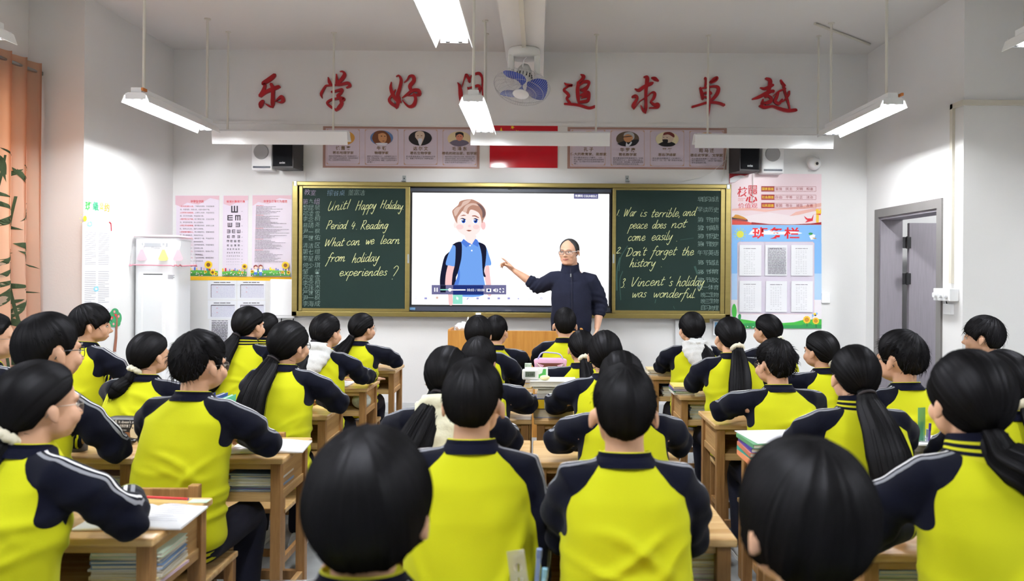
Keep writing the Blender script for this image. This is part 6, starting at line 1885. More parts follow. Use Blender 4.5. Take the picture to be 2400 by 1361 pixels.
def person(label, cx, top, Y, hair='short', hs=1.0, byaw=None, hyaw=None, pitch=0.0, roll=0.0, arms=None, collar='fold', glasses=None, tail=None, tie=None, hood=None,
           seed=1, wide=1.0, shoes=None, legs=True, target=(.15, 7.9), clips=0, vox=.0105, hands=(), ew=1.0, jup=.020):
    Y0, Y = Y, Y - (.085 if Y > 1.5 else .03)
    hs *= Y / Y0
    p = P(cx, top, Y)
    z_top = p.z
    dz = z_top - .960 - .210 * hs
    ang = math.atan2(target[0] - p.x, target[1] - Y)
    by = math.radians(byaw) if byaw is not None else ang * .45
    hy = math.radians(hyaw) if hyaw is not None else ang
    rel = -(hy - by)
    hc = Vector((0, .085, 0)); hc.rotate(Euler((0, 0, -by)))
    loc = Vector((p.x - hc.x, Y - hc.y, 0))
    # the body is the thing itself; clothes and hair are its children
    jz = dz + jup
    arms = [((a[0][0] * ew, *a[0][1:]), a[1]) for a in (arms or FOLD)]
    ldx = 0.0
    for dk in bpy.data.objects:
        if dk.get('category') == 'desk' and 0 < dk.location.y - loc.y < .6 and abs(dk.location.x - loc.x) < .3: ldx = max(-.12, min(.12, dk.location.x - loc.x))
    v = pose_body(rel, pitch, roll, hs, dz, jz, arms, wide, (by, ldx), [-1 if (Vector(h_[0]) - Vector(arms[0][1])).length < (Vector(h_[0]) - Vector(arms[1][1])).length else 1 for h_ in hands])
    bf, bmi = BF, BMI
    for hd_ in hands:
        hb = MB(); hb.tube([Vector(hd_[0]) - Vector(hd_[1]).normalized() * .07, Vector(hd_[0])], [.028, .024], 12); hand_shapes(hb, *hd_)
        hv, hf = remesh(hb, .0035, 2)
        n_ = len(v); v = np.vstack([v, hv]); bf = list(bf) + [tuple(n_ + i for i in q_) for q_ in hf]; bmi = np.concatenate([bmi, np.zeros(len(hf), int)])
    me = mesh_np('person', v, bf, [M_skin, M_lip, M_eye, M_iris], bmi)
    o = link('person', me)
    o.location = loc; o.rotation_euler = (0, 0, -by)
    tag(o, label, 'person', 'pupils seated at their desks')
    HM = head_matrix(rel, pitch, roll, hs, dz)
    jv, jf, at, chains = make_jacket(seed, jz, arms, vox=vox, wide=wide)
    link('jacket', mesh_np('jacket', jv, jf, [M_jacket], attrs=at), o)
    c = make_collar(jz, collar)
    if hood is None: c.build('collar', [M_navy, M_trim], o)
    else:
        hv, hf = make_hood(jz, seed); link('hood', mesh_np('hood', hv, hf, [hood]), o)
    cap, pole, th, cl, tf, cw = STY[hair]
    V, F, U = hair_cap(cap, seed, pole, th, clump=cl, tuft=tf, crown=cw, fade=34 if cap == 'short' else 16)
    M = np.array(HM @ Matrix.Translation(HC))
    V = V @ M[:3, :3].T + M[:3, 3]
    if tail:
        pole_v = Vector(pole).normalized()
        tp = HM @ (HC + pole_v * (rhead(np.array([tuple(pole_v)]))[0] + th * .8))
        back = (HM.to_3x3() @ Vector((0, -1, 0))); back.z = 0; back.normalize()
        L, sway = tail.get('len', .3), tail.get('sway', 0.0)
        pts = [tuple(tp - (HM.to_3x3() @ pole_v) * .015), tuple(tp + back * .012 + Vector((0, 0, -.008))), tuple(tp + back * .030 + Vector((sway * .08, 0, -.045)))]
        r_ = tail.get('r', .030)
        for k in range(1, 6):
            z = tp.z - .045 - (L - .045) * k / 5
            xx = tp.x + back.x * .03 + sway * (.1 + .9 * k / 5)
            yb = yback(z, jz) + (abs(xx) / .17) ** 2 * .06 - r_ * (.85 if k < 5 else .45)
            yy = min(yb, tp.y + back.y * .03) if z < .93 + dz else tp.y + back.y * .03
            if tail.get('free'): yy = tp.y + back.y * (.03 + .02 * k)
            pts.append((xx, yy, z))
        pr = [r_ * .5, r_ * .62, r_ * .85, r_ * 1.02, r_ * 1.05, r_ * .95, r_ * .8, r_ * .55, r_ * .22]
        if tail.get('fan'): pr = [r_ * .42, r_ * .5, r_ * .68, r_ * .9, r_ * 1.08, r_ * 1.2, r_ * 1.2, r_ * 1.0, r_ * .45]
        tv, tF, tu = ponytail(pts, pr, seed, strands=tail.get('strands', 80))
        tobj = mesh_np('ponytail', tv, tF, [M_hair], uv=tu)
        nrm = Vector(pts[1]) - Vector(pts[0])
    hob = link('hair', mesh_np('hair', V, F, [M_hair], uv=U), o)
    if tail: link('ponytail', tobj, hob)
    if tail and tie:
        b = MB()
        q = (Vector(pts[2]) - Vector(pts[0])).normalized().to_track_quat('Z', 'Y').to_matrix().to_4x4()
        big = tie is M_scr
        rr_ = pr[1] * (1.12 if big else 1.0); rt = .013 if big else .005
        ring = [Matrix.Translation(Vector(pts[1])) @ q @ Vector((rr_ * (1 + (.16 * math.sin(j * 2.6) if big else 0)) * math.cos(2 * PI * j / 26), rr_ * (1 + (.14 * math.cos(j * 3.1) if big else 0)) * math.sin(2 * PI * j / 26), .004 * math.sin(j * 1.9) if big else 0)) for j in range(27)]
        b.tube(ring, rt, 8, caps=False)
        b.build('scrunchie' if big else 'hair_tie', tie, hob)
    for k in range(clips):
        b = MB()
        s = 1
        a = HC + Vector((.089 - .012 * k, -.02 - .018 * k, -.004 + .004 * k))
        b.tube([HM @ (a + Vector((.004, 0, 0))), HM @ (a + Vector((.012, .02, -.03)))], .0022, 6)
        if clips == 3 and k == 0:
            b.tube([HM @ (a + Vector((.012, .012 * math.cos(j * PI / 5) * (1 if j % 2 else .5), .012 * math.sin(j * PI / 5) * (1 if j % 2 else .5)))) for j in range(11)], .002, 6)
        b.build('hair_clip', M_pinkclip, hob)
    if glasses:
        fr, ln = make_glasses(glasses == 'metal', HM)
        g_ = fr.build('glasses', M_gl_m if glasses == 'metal' else M_gl_b, o)
        ln.build('lens', M_lens, g_)
    if legs:
        tr = link('trousers', ME_LEG, o); tr.rotation_euler = (0, 0, by); lg = Vector((ldx, 0, 0)); lg.rotate(Euler((0, 0, by))); tr.location = lg
        for s in (-1, 1):
            so = link('shoe', ME_SHOE_P if shoes == 'purple' else ME_SHOE, o); lg = Vector((s * .108 + ldx, .33, 0)); lg.rotate(Euler((0, 0, by))); so.location = lg; so.rotation_euler = (0, 0, by)
    return o
# ---------------------------------------------------------------- desks, chairs, podium
DH = .70
W_top = wood('desk_wood_top', C(214, 180, 130), C(184, 143, 92), 1.0, .24, 0)
W_leg = wood('desk_wood_leg', C(172, 131, 82), C(132, 93, 54), 1.2, .42, 2)
W_side = wood('desk_wood_side', C(194, 158, 108), C(160, 121, 76), .8, .42, 1)
W_pod = wood('podium_wood', C(206, 150, 72), C(184, 124, 52), .7, .4, 2)
def desk_proto():
    t = thing('school_desk', 'x', 'desk')
    w, d = .29, .20
    MB().box(-w, w, -d, d, DH - .024, DH, bev=.008, seg=3).build('desktop', W_top, t)
    for sx in (-1, 1):
        for sy in (-1, 1):
            x, y = sx * (w - .035), sy * (d - .035)
            MB().box(x - .020, x + .020, y - .020, y + .020, 0, DH - .024, bev=.003).build('leg', W_leg, t)
        x = sx * (w - .035)
        MB().box(x - .007, x + .007, -d + .055, d - .055, .545, DH - .024).build('side_panel', W_side, t)
        MB().box(x - .013, x + .013, -d + .055, d - .055, .520, .555, bev=.002).build('side_rail', W_side, t)
        MB().box(x - .012, x + .012, -d + .055, d - .055, .09, .125, bev=.002).build('stretcher', W_side, t)
    MB().box(-w + .055, w - .055, -d + .028, -d + .046, DH - .05, DH - .024).build('front_rail', W_top, t)
    MB().box(-w + .055, w - .055, -d + .025, -d + .048, .522, .556, bev=.002).build('shelf_rail', W_top, t)
    MB().box(-w + .042, w - .042, -d + .048, d - .03, .543, .555).build('shelf', W_top, t)
    MB().box(-w + .055, w - .055, d - .042, d - .03, .54, DH - .024).build('back_panel', W_top, t)
    MB().box(-w + .055, w - .055, d - .05, d - .025, .085, .125, bev=.002).build('foot_rail', W_leg, t)
    return t
def chair_proto():
    t = thing('school_chair', 'x', 'chair')
    w, d, h = .175, .17, .374
    MB().box(-w, w, -d, d, h - .022, h, bev=.006).build('seat', W_top, t)
    for sx in (-1, 1):
        MB().box(sx * (w - .022) - .017, sx * (w - .022) + .017, d - .045, d - .01, 0, h - .022, bev=.003).build('leg', W_leg, t)
        MB().box(sx * (w - .022) - .017, sx * (w - .022) + .017, -d - .012, -d + .022, 0, .715, bev=.004).build('leg', W_leg, t)
        MB().box(sx * (w - .022) - .010, sx * (w - .022) + .010, -d + .02, d - .045, .12, .15).build('stretcher', W_leg, t)
    for z in (.655, .575):
        MB().box(-w + .038, w - .038, -d - .006, -d + .012, z, z + .048, bev=.003).build('back_rail', W_leg, t)
    MB().box(-w + .038, w - .038, -d, -d + .018, .16, .19).build('stretcher', W_leg, t)
    return t
dp, cp_ = desk_proto(), chair_proto()
used = {'d': 0, 'c': 0}
def desk(x, near, label, rz=0.0):
    o = dp if not used['d'] else copy_tree(dp)
    used['d'] = 1
    o.location = (x, near + .20, 0); o.rotation_euler = (0, 0, rz)
    tag(o, label, 'desk', 'wooden pupil desks'); return o
def chair(x, y, label, rz=0.0):
    o = cp_ if not used['c'] else copy_tree(cp_)
    used['c'] = 1
    o.location = (x, y, 0); o.rotation_euler = (0, 0, rz)
    tag(o, label, 'chair', 'wooden pupil chairs'); return o
desk(-1.345, 2.16, 'wooden desk at the front left under the elbow of the girl with metal glasses')
desk(-1.29, 3.09, 'wooden desk with a purple folder on its shelf, beside the spiky-haired boy')
desk(-1.36, 4.00, 'wooden desk under the girl whose loose ponytail hangs to her waist')
desk(-1.36, 4.93, 'wooden desk with a patterned bag on its shelf')
desk(-1.345, 5.82, 'wooden desk farthest forward in the column by the left aisle')
desk(-1.875, 3.07, 'wooden desk with a small black case on its corner')
desk(-1.99, 3.95, 'wooden desk in front of the girl with a short low ponytail')
desk(-1.945, 4.93, 'wooden desk in front of the girl with the striped stand-up collar')
desk(-2.70, 4.62, 'wooden desk in front of the boy in profile by the rules sheet')
desk(-2.62, 3.60, 'wooden desk by the curtain at the left edge of the photo')
for i, (n, l, r) in enumerate(((2.19, 'wooden desk under the folded arms of the front boy left of the centre line', 'wooden desk with a bare top corner beside the front boy right of the centre line'),
                              (3.06, 'wooden desk left of the seam in the second centre row', 'wooden desk right of the seam in the second centre row'),
                              (3.93, 'wooden desk left of the book stack with the clock', 'wooden desk that carries the tall book stack and the clock'),
                              (4.82, 'wooden desk left of the pink pencil bag', 'wooden desk that carries the pink pencil bag'),
                              (5.70, 'wooden desk before the podium, left of its middle', 'wooden desk before the podium, near the teacher'))):
    desk(-.318, n, l); desk(.272, n, r)
desk(-.318, 1.27, 'wooden desk nearest the camera, left of the pen pot'); desk(.272, 1.27, 'wooden desk nearest the camera with the clear ruler in a pen pot')
desk(1.15, 2.08, 'wooden desk under the arms of the big-headed girl at the right front'); desk(1.15, 2.98, 'wooden desk with exercise books and a scribbled sheet on its corner')
desk(1.155, 3.83, 'wooden desk whose whole left side shows beside the right aisle'); desk(1.14, 4.70, 'wooden desk with a few thin books on its corner, full shelf below'); desk(1.10, 5.58, 'wooden desk with loose books in the front row right of the aisle')
desk(1.77, 2.98, 'wooden desk with the red-marked paper and pens'); desk(1.74, 3.83, 'wooden desk under books at the right, behind the boy in glasses'); desk(1.72, 4.70, 'wooden desk of the smiling girl with the cream scrunchie'); desk(2.62, 4.62, 'wooden desk of the boy in profile by the right wall')
for x, y, l in ((-1.31, 2.82, 'wooden chair whose back post shows above the front left desk'), (-1.30, 3.68, 'wooden chair of the girl with the waist-long ponytail'), (-1.40, 4.69, 'wooden chair of the girl in the grey hood on the left'), (-1.32, 5.58, 'wooden chair of the girl in front on the left, by the wall'),
                (1.13, 3.58, 'wooden chair of the boy with tousled hair and glasses'), (1.18, 4.45, 'wooden chair beside the full desk shelf on the right'), (1.12, 5.32, 'wooden chair of the girl in the grey hood on the right'), (-1.36, 1.90, 'wooden chair at the bottom left edge'), (1.21, 2.73, 'wooden chair behind the exercise books on the right')):
    chair(x, y, l)
# podium
px0, px1 = P(1050, 800, 6.85).x, .40
pz = P(1200, 775, 6.85).z
t = thing('podium', 'plain wooden teaching podium in front of the screen', 'podium', ((px0 + px1) / 2, 6.85, 0))
hw = (px1 - px0) / 2
MB().box(-hw, hw, -.02, .0, 0, pz).build('front_panel', W_pod, t)
MB().box(-hw, -hw + .02, 0, .3, 0, pz + .008).build('side_panel', W_pod, t); MB().box(hw - .02, hw, 0, .3, 0, pz + .008).build('side_panel', W_pod, t)
MB().box(-hw + .02, hw - .02, 0, .3, pz - .04, pz - .02).build('top', W_pod, t)

# ---------------------------------------------------------------- books and small things
PAGE = mat('book_pages', C(226, 222, 208), .9, .1, noise=(40, .10, (1, 1, 12)))
_bm = {}
def cover_mat(rgb):
    if rgb not in _bm: _bm[rgb] = mat('book_cover', C(*rgb), .45, .4)
    return _bm[rgb]
def book(x, y, z, w, d, h, rgb, label, group, rz=0.0, pages=True, upright=False):
    t = thing('book', label, 'book', (x, y, z), rz, group)
    c = .0018
    if upright:
        b = MB(); b.box(-h / 2, -h / 2 + c, -d / 2, d / 2, 0, w); b.box(h / 2 - c, h / 2, -d / 2, d / 2, 0, w); b.box(-h / 2, h / 2, -d / 2, -d / 2 + c, 0, w)
        b.build('cover', cover_mat(rgb), t)
        MB().box(-h / 2 + c, h / 2 - c, -d / 2 + c, d / 2 - .004, .003, w - .003).build('pages', PAGE, t)
    else:
        b = MB(); b.box(-w / 2, w / 2, -d / 2, d / 2, 0, c); b.box(-w / 2, w / 2, -d / 2, d / 2, h - c, h); b.box(-w / 2, -w / 2 + c, -d / 2, d / 2, c, h - c)
        b.build('cover', cover_mat(rgb), t)
        MB().box(-w / 2 + c, w / 2 - .004, -d / 2 + .003, d / 2 - .003, c, h - c).build('pages', PAGE, t)
    return t
COLS = [(238, 236, 226), (214, 206, 190), (196, 214, 232), (232, 218, 170), (214, 190, 208), (200, 222, 204), (238, 240, 242), (120, 150, 190)]
def shelf_books(x, near, zs, n, where, seed, w=.20, hmax=.018, rgb=None, special={}):
    r = random.Random(seed); z = zs
    for i in range(n):
        h = r.uniform(.006, min(hmax, .0125))
        lab = ('lowest' if i == 0 else 'topmost' if i == n - 1 else ('second', 'third', 'fourth', 'fifth', 'sixth', 'seventh', 'eighth', 'ninth', 'tenth')[i - 1] + ' lowest') + ' book of the stack ' + where
        book(x + r.uniform(-.006, .006), near + .05 + r.uniform(-.004, .008) + .085, z, w, .17, h, special.get(i) or r.choice(COLS), lab, 'books ' + where, r.uniform(-.05, .05))
        z += h + .0004
SHZ = .5557
shelf_books(-1.16, 2.16, SHZ, 9, 'inside the front left desk', 1)
shelf_books(-1.13, 3.09, SHZ, 8, "on the spiky-haired boy's desk shelf", 3, hmax=.013, special={1: (112, 88, 156)})
shelf_books(-1.72, 3.07, SHZ, 7, 'inside the desk with the black case', 4)
shelf_books(1.03, 4.70, SHZ, 9, 'on the full desk shelf right of the aisle', 5)
shelf_books(.43, 2.19, SHZ, 9, 'inside the desk with the bare top corner', 6)
shelf_books(1.05, 2.08, SHZ, 9, 'under the desk of the big-headed girl', 7, w=.24)
shelf_books(1.00, 5.58, SHZ, 8, 'on the shelf of the right front-row desk', 8)
# purple folder on that shelf
# the tall stack with clock on the third centre desk
def stack(x, y, z, specs, where):
    for i, (w, d, h, rgb, what) in enumerate(specs):
        book(x + .004 * math.sin(i * 2.3), y + .004 * math.cos(i * 1.7), z, w, d, h, rgb, what + ' ' + where, 'books ' + where, .05 * math.sin(i * 1.9))
        z += h + .0004
    return z
sx_, sy_ = .012, 4.06
zt_ = stack(sx_ + .07, sy_, DH, [(.205, .15, .045, (96, 128, 196), 'pale blue thick volume, lowest'), (.205, .15, .052, (34, 44, 110), 'dark blue dictionary with red and yellow spine, second'), (.16, .13, .026, (232, 228, 214), 'cream thick paperback, third'), (.16, .13, .022, (240, 238, 226), 'cream paperback, fourth'),
                         (.215, .15, .014, (214, 222, 214), 'pale green workbook, fifth'), (.235, .17, .026, (240, 238, 232), 'white wide paperback with a red mark, topmost')], 'of the tall stack under the clock')
sp = MB()
spy = sy_ - .0765
for x0_, x1_, m_ in ((-.030, -.018, 0), (-.016, .018, 1)):
    sp.quad(sx_ + x0_, sx_ + x1_, DH + .049, DH + .094, spy - .004, m_)
sp.text('汉语词典', sx_ + .03, DH + .057, .032, spy - .0045, 2, w=.115, off=.01); sp.quad(sx_ + .022, sx_ + .165, DH + .088, DH + .093, spy - .004, 1)
dic = [o for o in bpy.data.objects if o.get('label', '').startswith('dark blue dictionary')][0]
sp.part('spine_print', [pm('red', 205, 40, 52), pm('gold', 240, 200, 40), pm('white', 245, 245, 250)], dic)
x_ = P(1243, 882, sy_ - .03).x
t = thing('desk_clock', 'small white digital clock on top of the tall book stack', 'clock', (x_, sy_ - .035, zt_ + .0005))
MB().box(-.042, .042, -.014, .014, 0, .055, bev=.012, seg=3).build('case', M_white, t)
MB().box(-.026, .024, -.016, -.013, .016, .044, bev=.001).build('display', mat('lcd', C(98, 112, 98), .3), t)
MB().text('12:08', -.020, .023, .018, -.0165, w=.036).build('digits', M_ink, t)
t = thing('soap_eraser', 'pale yellow oval eraser beside the digital clock', 'eraser', (P(1277, 890, sy_).x, sy_ - .045, zt_ + .0005))
MB().ell((0, 0, .013), (.026, .018, .0125), 0, 20, 12).build('block', mat('eraser_yellow', C(242, 232, 180), .6), t)
t = thing('milk_carton', 'white and green milk carton lying behind the clock', 'carton', (P(1257, 876, sy_ + .04).x, sy_ + .035, zt_ + .0005))
MB().box(-.060, .060, -.019, .019, 0, .054, bev=.003).build('box', mat('carton_white', C(236, 240, 238), .35), t)
MB().prism([(.012, .002), (.05, .002), (.05, .05), (.036, .05), (.03, .028), (.012, .02)], .0006, 0, Matrix.Translation((0, -.0192, 0))).build('green_print', mat('carton_green', C(80, 170, 84), .4), t)
MB().text('纯牛奶', -.05, .030, .014, -.0198, w=.045).build('lettering', mat('carton_red', C(190, 70, 70), .5), t)
# pink pencil bag and packets on the fourth centre desk
for i, (h, rgb, lab) in enumerate(((.03, (196, 186, 214), 'lilac book lying under the pink pencil bag'), (.03, (226, 196, 210), 'pale pink book directly under the pink pencil bag'))):
    book(P(1290, 850, 5.12).x, 5.12, DH + .001 + i * .0305, .20, .13, h, rgb, lab, 'books beside the pink bag')
x_ = P(1290, 850, 5.12).x + .02
t = thing('pencil_bag', 'pink open pencil bag with lilac handle and brown lining', 'bag', (x_ - .02, 5.12, DH + .0625))
M_pb = mat('bag_pink', C(226, 176, 204), .5, .3, noise=(30, .05)); M_li = mat('bag_lilac', C(176, 176, 222), .5)
rg = []
for z, a, d, dx in ((0, .098, .045, 0), (.03, .102, .05, 0), (.075, .104, .052, 0), (.10, .108, .046, 0), (.106, .104, .040, 0)):
    rg.append([Vector((p.x, p.y, z + (.018 * math.cos(p.x * 14) if z > .09 else 0))) for p in rr_ring(0, a, d, .03)])
MB().loft(rg, 0, True).build('pouch', M_pb, t)
MB().loft([[Vector((x, -.047 - .006 * math.cos(x * 14), z)) for x in [-.085 + .17 * i / 12 for i in range(13)]] for z in (.045, .09)], 0, False, closed=False).build('lining', mat('bag_lining', C(110, 62, 50), .5), t)
MB().tube(cr([(-.088, -.052, .088), (-.05, -.056, .052), (.0, -.058, .042), (.05, -.056, .052), (.088, -.052, .088)], 6), .004, 6).build('zip', mat('zip_cream', C(226, 216, 206), .5), t)
MB().tube(cr([(-.085, 0, .105), (-.055, 0, .150), (0, 0, .152), (.06, 0, .142), (.085, 0, .105)], 6), .010, 8, 0, True, None, .45).build('handle', M_li, t)
t = thing('juice_carton', 'small green patterned drink carton beside the pink bag', 'carton', (P(1238, 850, 5.06).x, 5.06, DH + .071))
MB().box(-.022, .022, -.02, .02, 0, .08, bev=.003).build('box', mat('carton_pattern', C(196, 216, 196), .5, noise=(60, .5)), t)
for i, (h, rgb, lab) in enumerate(((.034, (240, 214, 60), 'yellow book lying under the green drink carton'), (.034, (92, 74, 170), 'violet book on the yellow one beside the pink bag'))):
    book(P(1238, 870, 5.06).x, 5.06, DH + .001 + i * .0345, .05, .14, h, rgb, lab, 'books beside the pink bag')
t = thing('bead_bracelet', 'pastel bead bracelet lying by the book stack', 'bracelet', (P(1293, 922, 4.10).x, 4.10, DH + .118))
for j in range(0):
    pass
bpy.data.objects.remove(t)
# bag with green top and striped cloth hanging at the left centre desk
t = thing('lunch_bag', 'green and white patterned bag with a striped lower part standing on a centre desk', 'bag', (-.52, 4.21, DH + .001))
rg = []
for z, a, d in ((.0, .10, .05), (.05, .115, .06), (.20, .105, .055), (.33, .09, .05), (.42, .075, .045), (.53, .05, .03), (.60, .03, .02)):
    rg.append([Vector((a * .72 * math.cos(q_) + .02 * (z / .6), d * .8 * math.sin(q_), z * .46)) for q_ in [2 * PI * j / 20 for j in range(20)]])
M_st = bpy.data.materials.new('striped_cloth'); M_st.use_nodes = True
nt = M_st.node_tree; tc = nt.nodes.new('ShaderNodeTexCoord'); wv = nt.nodes.new('ShaderNodeTexWave'); wv.bands_direction = 'Z'; wv.inputs['Scale'].default_value = 14
c_ = nt.nodes.new('ShaderNodeValToRGB'); c_.color_ramp.elements[0].color = C(150, 150, 130); c_.color_ramp.elements[1].color = C(222, 222, 206); c_.color_ramp.elements[1].position = .35
nt.links.new(tc.outputs['Object'], wv.inputs[0]); nt.links.new(wv.outputs['Fac'], c_.inputs[0]); nt.links.new(c_.outputs[0], nt.nodes['Principled BSDF'].inputs['Base Color'])
MB().loft(rg[:4], 0, True).build('striped_part', M_st, t)
MB().loft(rg[3:], 0, True).build('green_part', mat('bag_green', C(170, 192, 150), .6, noise=(40, .3)), t)
MB().tube([(.0, 0, .272), (.01, 0, .31), (.04, 0, .31), (.05, 0, .26)], .005, 6).build('strap', mat('strap_green', C(120, 150, 110), .6), t)
# black pencil case with printed words on the second left desk
x_, y_ = P(305, 990, 3.42).x, 3.41
t = thing('pencil_case', 'black pencil case printed with white words and a small white dog', 'case', (x_, y_, DH + .001), -.05)
MB().box(-.085, .085, -.035, .035, 0, .10, bev=.018, seg=3).build('case', mat('case_black', C(26, 27, 30), .4), t)
tm = MB()
tm.text('没关系 It doesn\'t matter', -.074, .078, .016, -.0356, w=.148, off=.012, shear=.15); tm.text('生活一天已经很厉害了', -.072, .061, .014, -.0356, w=.10, off=.008)
tm.text('Don\'t mind the opinions of others', -.06, .046, .008, -.0356, w=.07); tm.text('just enjoy your life', -.06, .037, .008, -.0356, w=.05)
tm.build('lettering', M_sign if 'M_sign' in globals() else M_white, t)
dg_ = MB()
dg_.prism(cr([(.028, .018), (.026, .045), (.034, .062), (.036, .072), (.046, .074), (.058, .066), (.066, .045), (.068, .018), (.05, .014)], 4), .0008, 0, Matrix.Translation((0, -.0352, 0)))
dg_.disc(.012, .028, .020, .012, -.0358, 1); dg_.disc(.038, .058, .003, .003, -.0364, 2, 8)
dg_.build('dog_print', [mat('dog_cream', C(226, 214, 184), .6), mat('dog_brown', C(120, 80, 50), .6), M_dark], t)
t = thing('earphone_case', 'small glossy black case on the desk corner', 'case', (P(307, 1038, 3.33).x, 3.32, DH + .001))
MB().ell((0, 0, .014), (.028, .018, .0135), 0, 24, 14).build('shell', mat('gloss_black', C(18, 18, 20), .1, .6), t)
# open books, papers
def open_book(x, y, label, rz=0, s=1.0, thick=.014, group=None):
    t = thing('open_book', label, 'book', (x, y, DH + .001), rz, group)
    for sg in (-1, 1):
        rgs = []
        for i in range(9):
            u = i / 8
            xx = sg * .15 * s * u; z = .003 + thick * (math.sin(PI * min(1, u * 1.25) ** .7) * .6 + .35) * (1 - .35 * u)
            rgs.append([Vector((xx, -.105 * s, .0)), Vector((xx, .105 * s, .0)), Vector((xx, .105 * s, z)), Vector((xx, -.105 * s, z))])
        if sg > 0: rgs = [r_ for r_ in rgs]
        MB().loft(rgs, 0, True).build('page_block', M_paper, t)
    pr = MB(); rr = random.Random(label)
    for sg in (-1, 1):
        for i in range(10):
            yy = .085 * s - i * .017 * s
            z = .003 + thick * .85
            x0_ = sg * .028 * s; x1_ = sg * (.125 - rr.choice((0, 0, .03))) * s
            pr.add([(x0_, yy, z + .004), (x1_, yy, z * .75 + .003), (x1_, yy + .004, z * .75 + .003), (x0_, yy + .004, z + .004)], [[0, 1, 2, 3]])
    pr.build('print', M_ink2, t)
    return t
open_book(P(640, 1040, 3.3).x, 3.27, 'open picture book at the elbow of the spiky-haired boy', .1)
open_book(P(375, 1195, 2.35).x - .04, 2.33, 'open book with pens across it on the front left desk', .05)
open_book(-1.36, 5.10, 'open book under the hand of the girl in the grey hood', 0)
for i, (dx, dy, rgb, lab) in enumerate(((.07, .10, (40, 60, 140), 'blue pen beside the open book at the front left'), (.10, .07, (200, 50, 50), 'red pen beside the open book at the front left'))):
    q = P(375, 1185, 2.42)
    o = MB().cyl((q.x - .06, 2.44 + dy * .3, DH + .024 + .004 * i), (q.x + .07, 2.43 + dy * .3, DH + .022 + .004 * i), .004, 8, 0)
    tag(o.build('pen', mat('pen', C(*rgb), .4)), lab, 'pen', 'pens on the front left desk')
q = P(463, 1171, 2.5)
tag(MB().box(q.x - .03, q.x + .03, 2.495, 2.535, DH + .0006, DH + .0014).build('sticker', mat('mint_sticker', C(186, 214, 190), .5)), 'mint sticker on the corner of the front left desk', 'sticker')
q = P(1632, 1172, 2.55)
st_ = thing('name_sticker', 'red-edged name sticker at the far corner of the bare desk', 'sticker', (q.x, 2.553, DH + .0006))
MB().box(-.045, .045, -.012, .012, 0, .0006, bev=0).build('edge', M_redink, st_); MB().box(-.041, .041, -.009, .009, .0006, .001).build('label', M_paper, st_)
# book stand with upright books between the left desks
x0_, y_ = P(402, 905, 3.42).x, 3.42
rr = random.Random(3)
specs = [(.010, (236, 236, 230), 'white'), (.012, (70, 110, 90), 'green'), (.010, (214, 190, 170), 'beige'), (.014, (50, 70, 130), 'blue'), (.012, (40, 54, 110), 'dark blue'), (.010, (190, 60, 60), 'red'), (.012, (228, 228, 232), 'pale'), (.014, (90, 110, 170), 'slate blue'),
         (.012, (40, 50, 100), 'navy'), (.010, (210, 214, 222), 'light grey'), (.014, (44, 60, 120), 'deep blue'), (.012, (60, 80, 150), 'royal blue'), (.010, (30, 40, 90), 'midnight blue'), (.016, (84, 180, 150), 'mint green')]
tx = x0_
names_ = ['first', 'second', 'third', 'fourth', 'fifth', 'sixth', 'seventh', 'eighth', 'ninth', 'tenth', 'eleventh', 'twelfth', 'thirteenth', 'last']
step = (P(538, 905, 3.42).x - x0_) / len(specs)
for i, (h, rgb, nm) in enumerate(specs):
    book(tx + step * .5, y_, DH + .001, .155 + .02 * (i % 3) + (.012 if i > 11 else 0), .15, step * .93, rgb, nm + ' upright book, ' + names_[i] + ' of the row behind the spiky head', 'upright books behind the spiky-haired boy', upright=True)
    tx += step
# exercise books on the right aisle desk
zt_ = stack(P(1800, 1020, 3.13).x, 3.11, DH, [(.20, .22, .022, (238, 150, 110), 'orange-edged exercise book, lowest'), (.20, .22, .016, (60, 170, 160), 'teal-edged exercise book, second'), (.20, .22, .016, (200, 120, 100), 'salmon-edged exercise book, third'), (.20, .22, .016, (70, 60, 150), 'violet-edged exercise book, fourth'), (.20, .22, .016, (90, 150, 110), 'green-edged exercise book, fifth')], 'of the pile on the right aisle desk')
t = thing('written_sheet', 'sheet covered in handwriting on top of the exercise books', 'paper', (P(1800, 1000, 3.13).x + .02, 3.14, zt_ + .0005), .12)
MB().box(-.11, .11, -.12, .12, 0, .003).build('paper', M_paper, t)
pr = MB()
for i in range(15):
    yy = .105 - i * .0145
    pr.stroke([(-.095 + .01 * j, yy + .002 * math.sin(j * 2.7 + i)) for j in range(19)], .0018, 0)
pr.v = [Vector((v.x, v.z, .0034)) for v in pr.v]
pr.build('handwriting', mat('ink_violet', C(120, 110, 170), .7), t)
# thin books on desks further forward
stack(P(1588, 915, 4.9).x + .02, 4.86, DH, [(.13, .19, .012, (236, 232, 224), 'white booklet, lowest'), (.13, .19, .012, (90, 160, 120), 'green-edged booklet, second'), (.13, .19, .012, (92, 74, 150), 'violet booklet, third'), (.13, .19, .012, (236, 214, 120), 'yellow booklet, topmost')], 'of the small pile by the right aisle')
stack(P(1530, 872, 5.75).x + .04, 5.76, DH, [(.17, .19, .016, (232, 226, 214), 'cream book, lowest'), (.16, .19, .014, (206, 206, 196), 'grey book, second'), (.16, .19, .010, (222, 206, 160), 'sandy book, topmost')], 'of the pile beside the podium aisle')
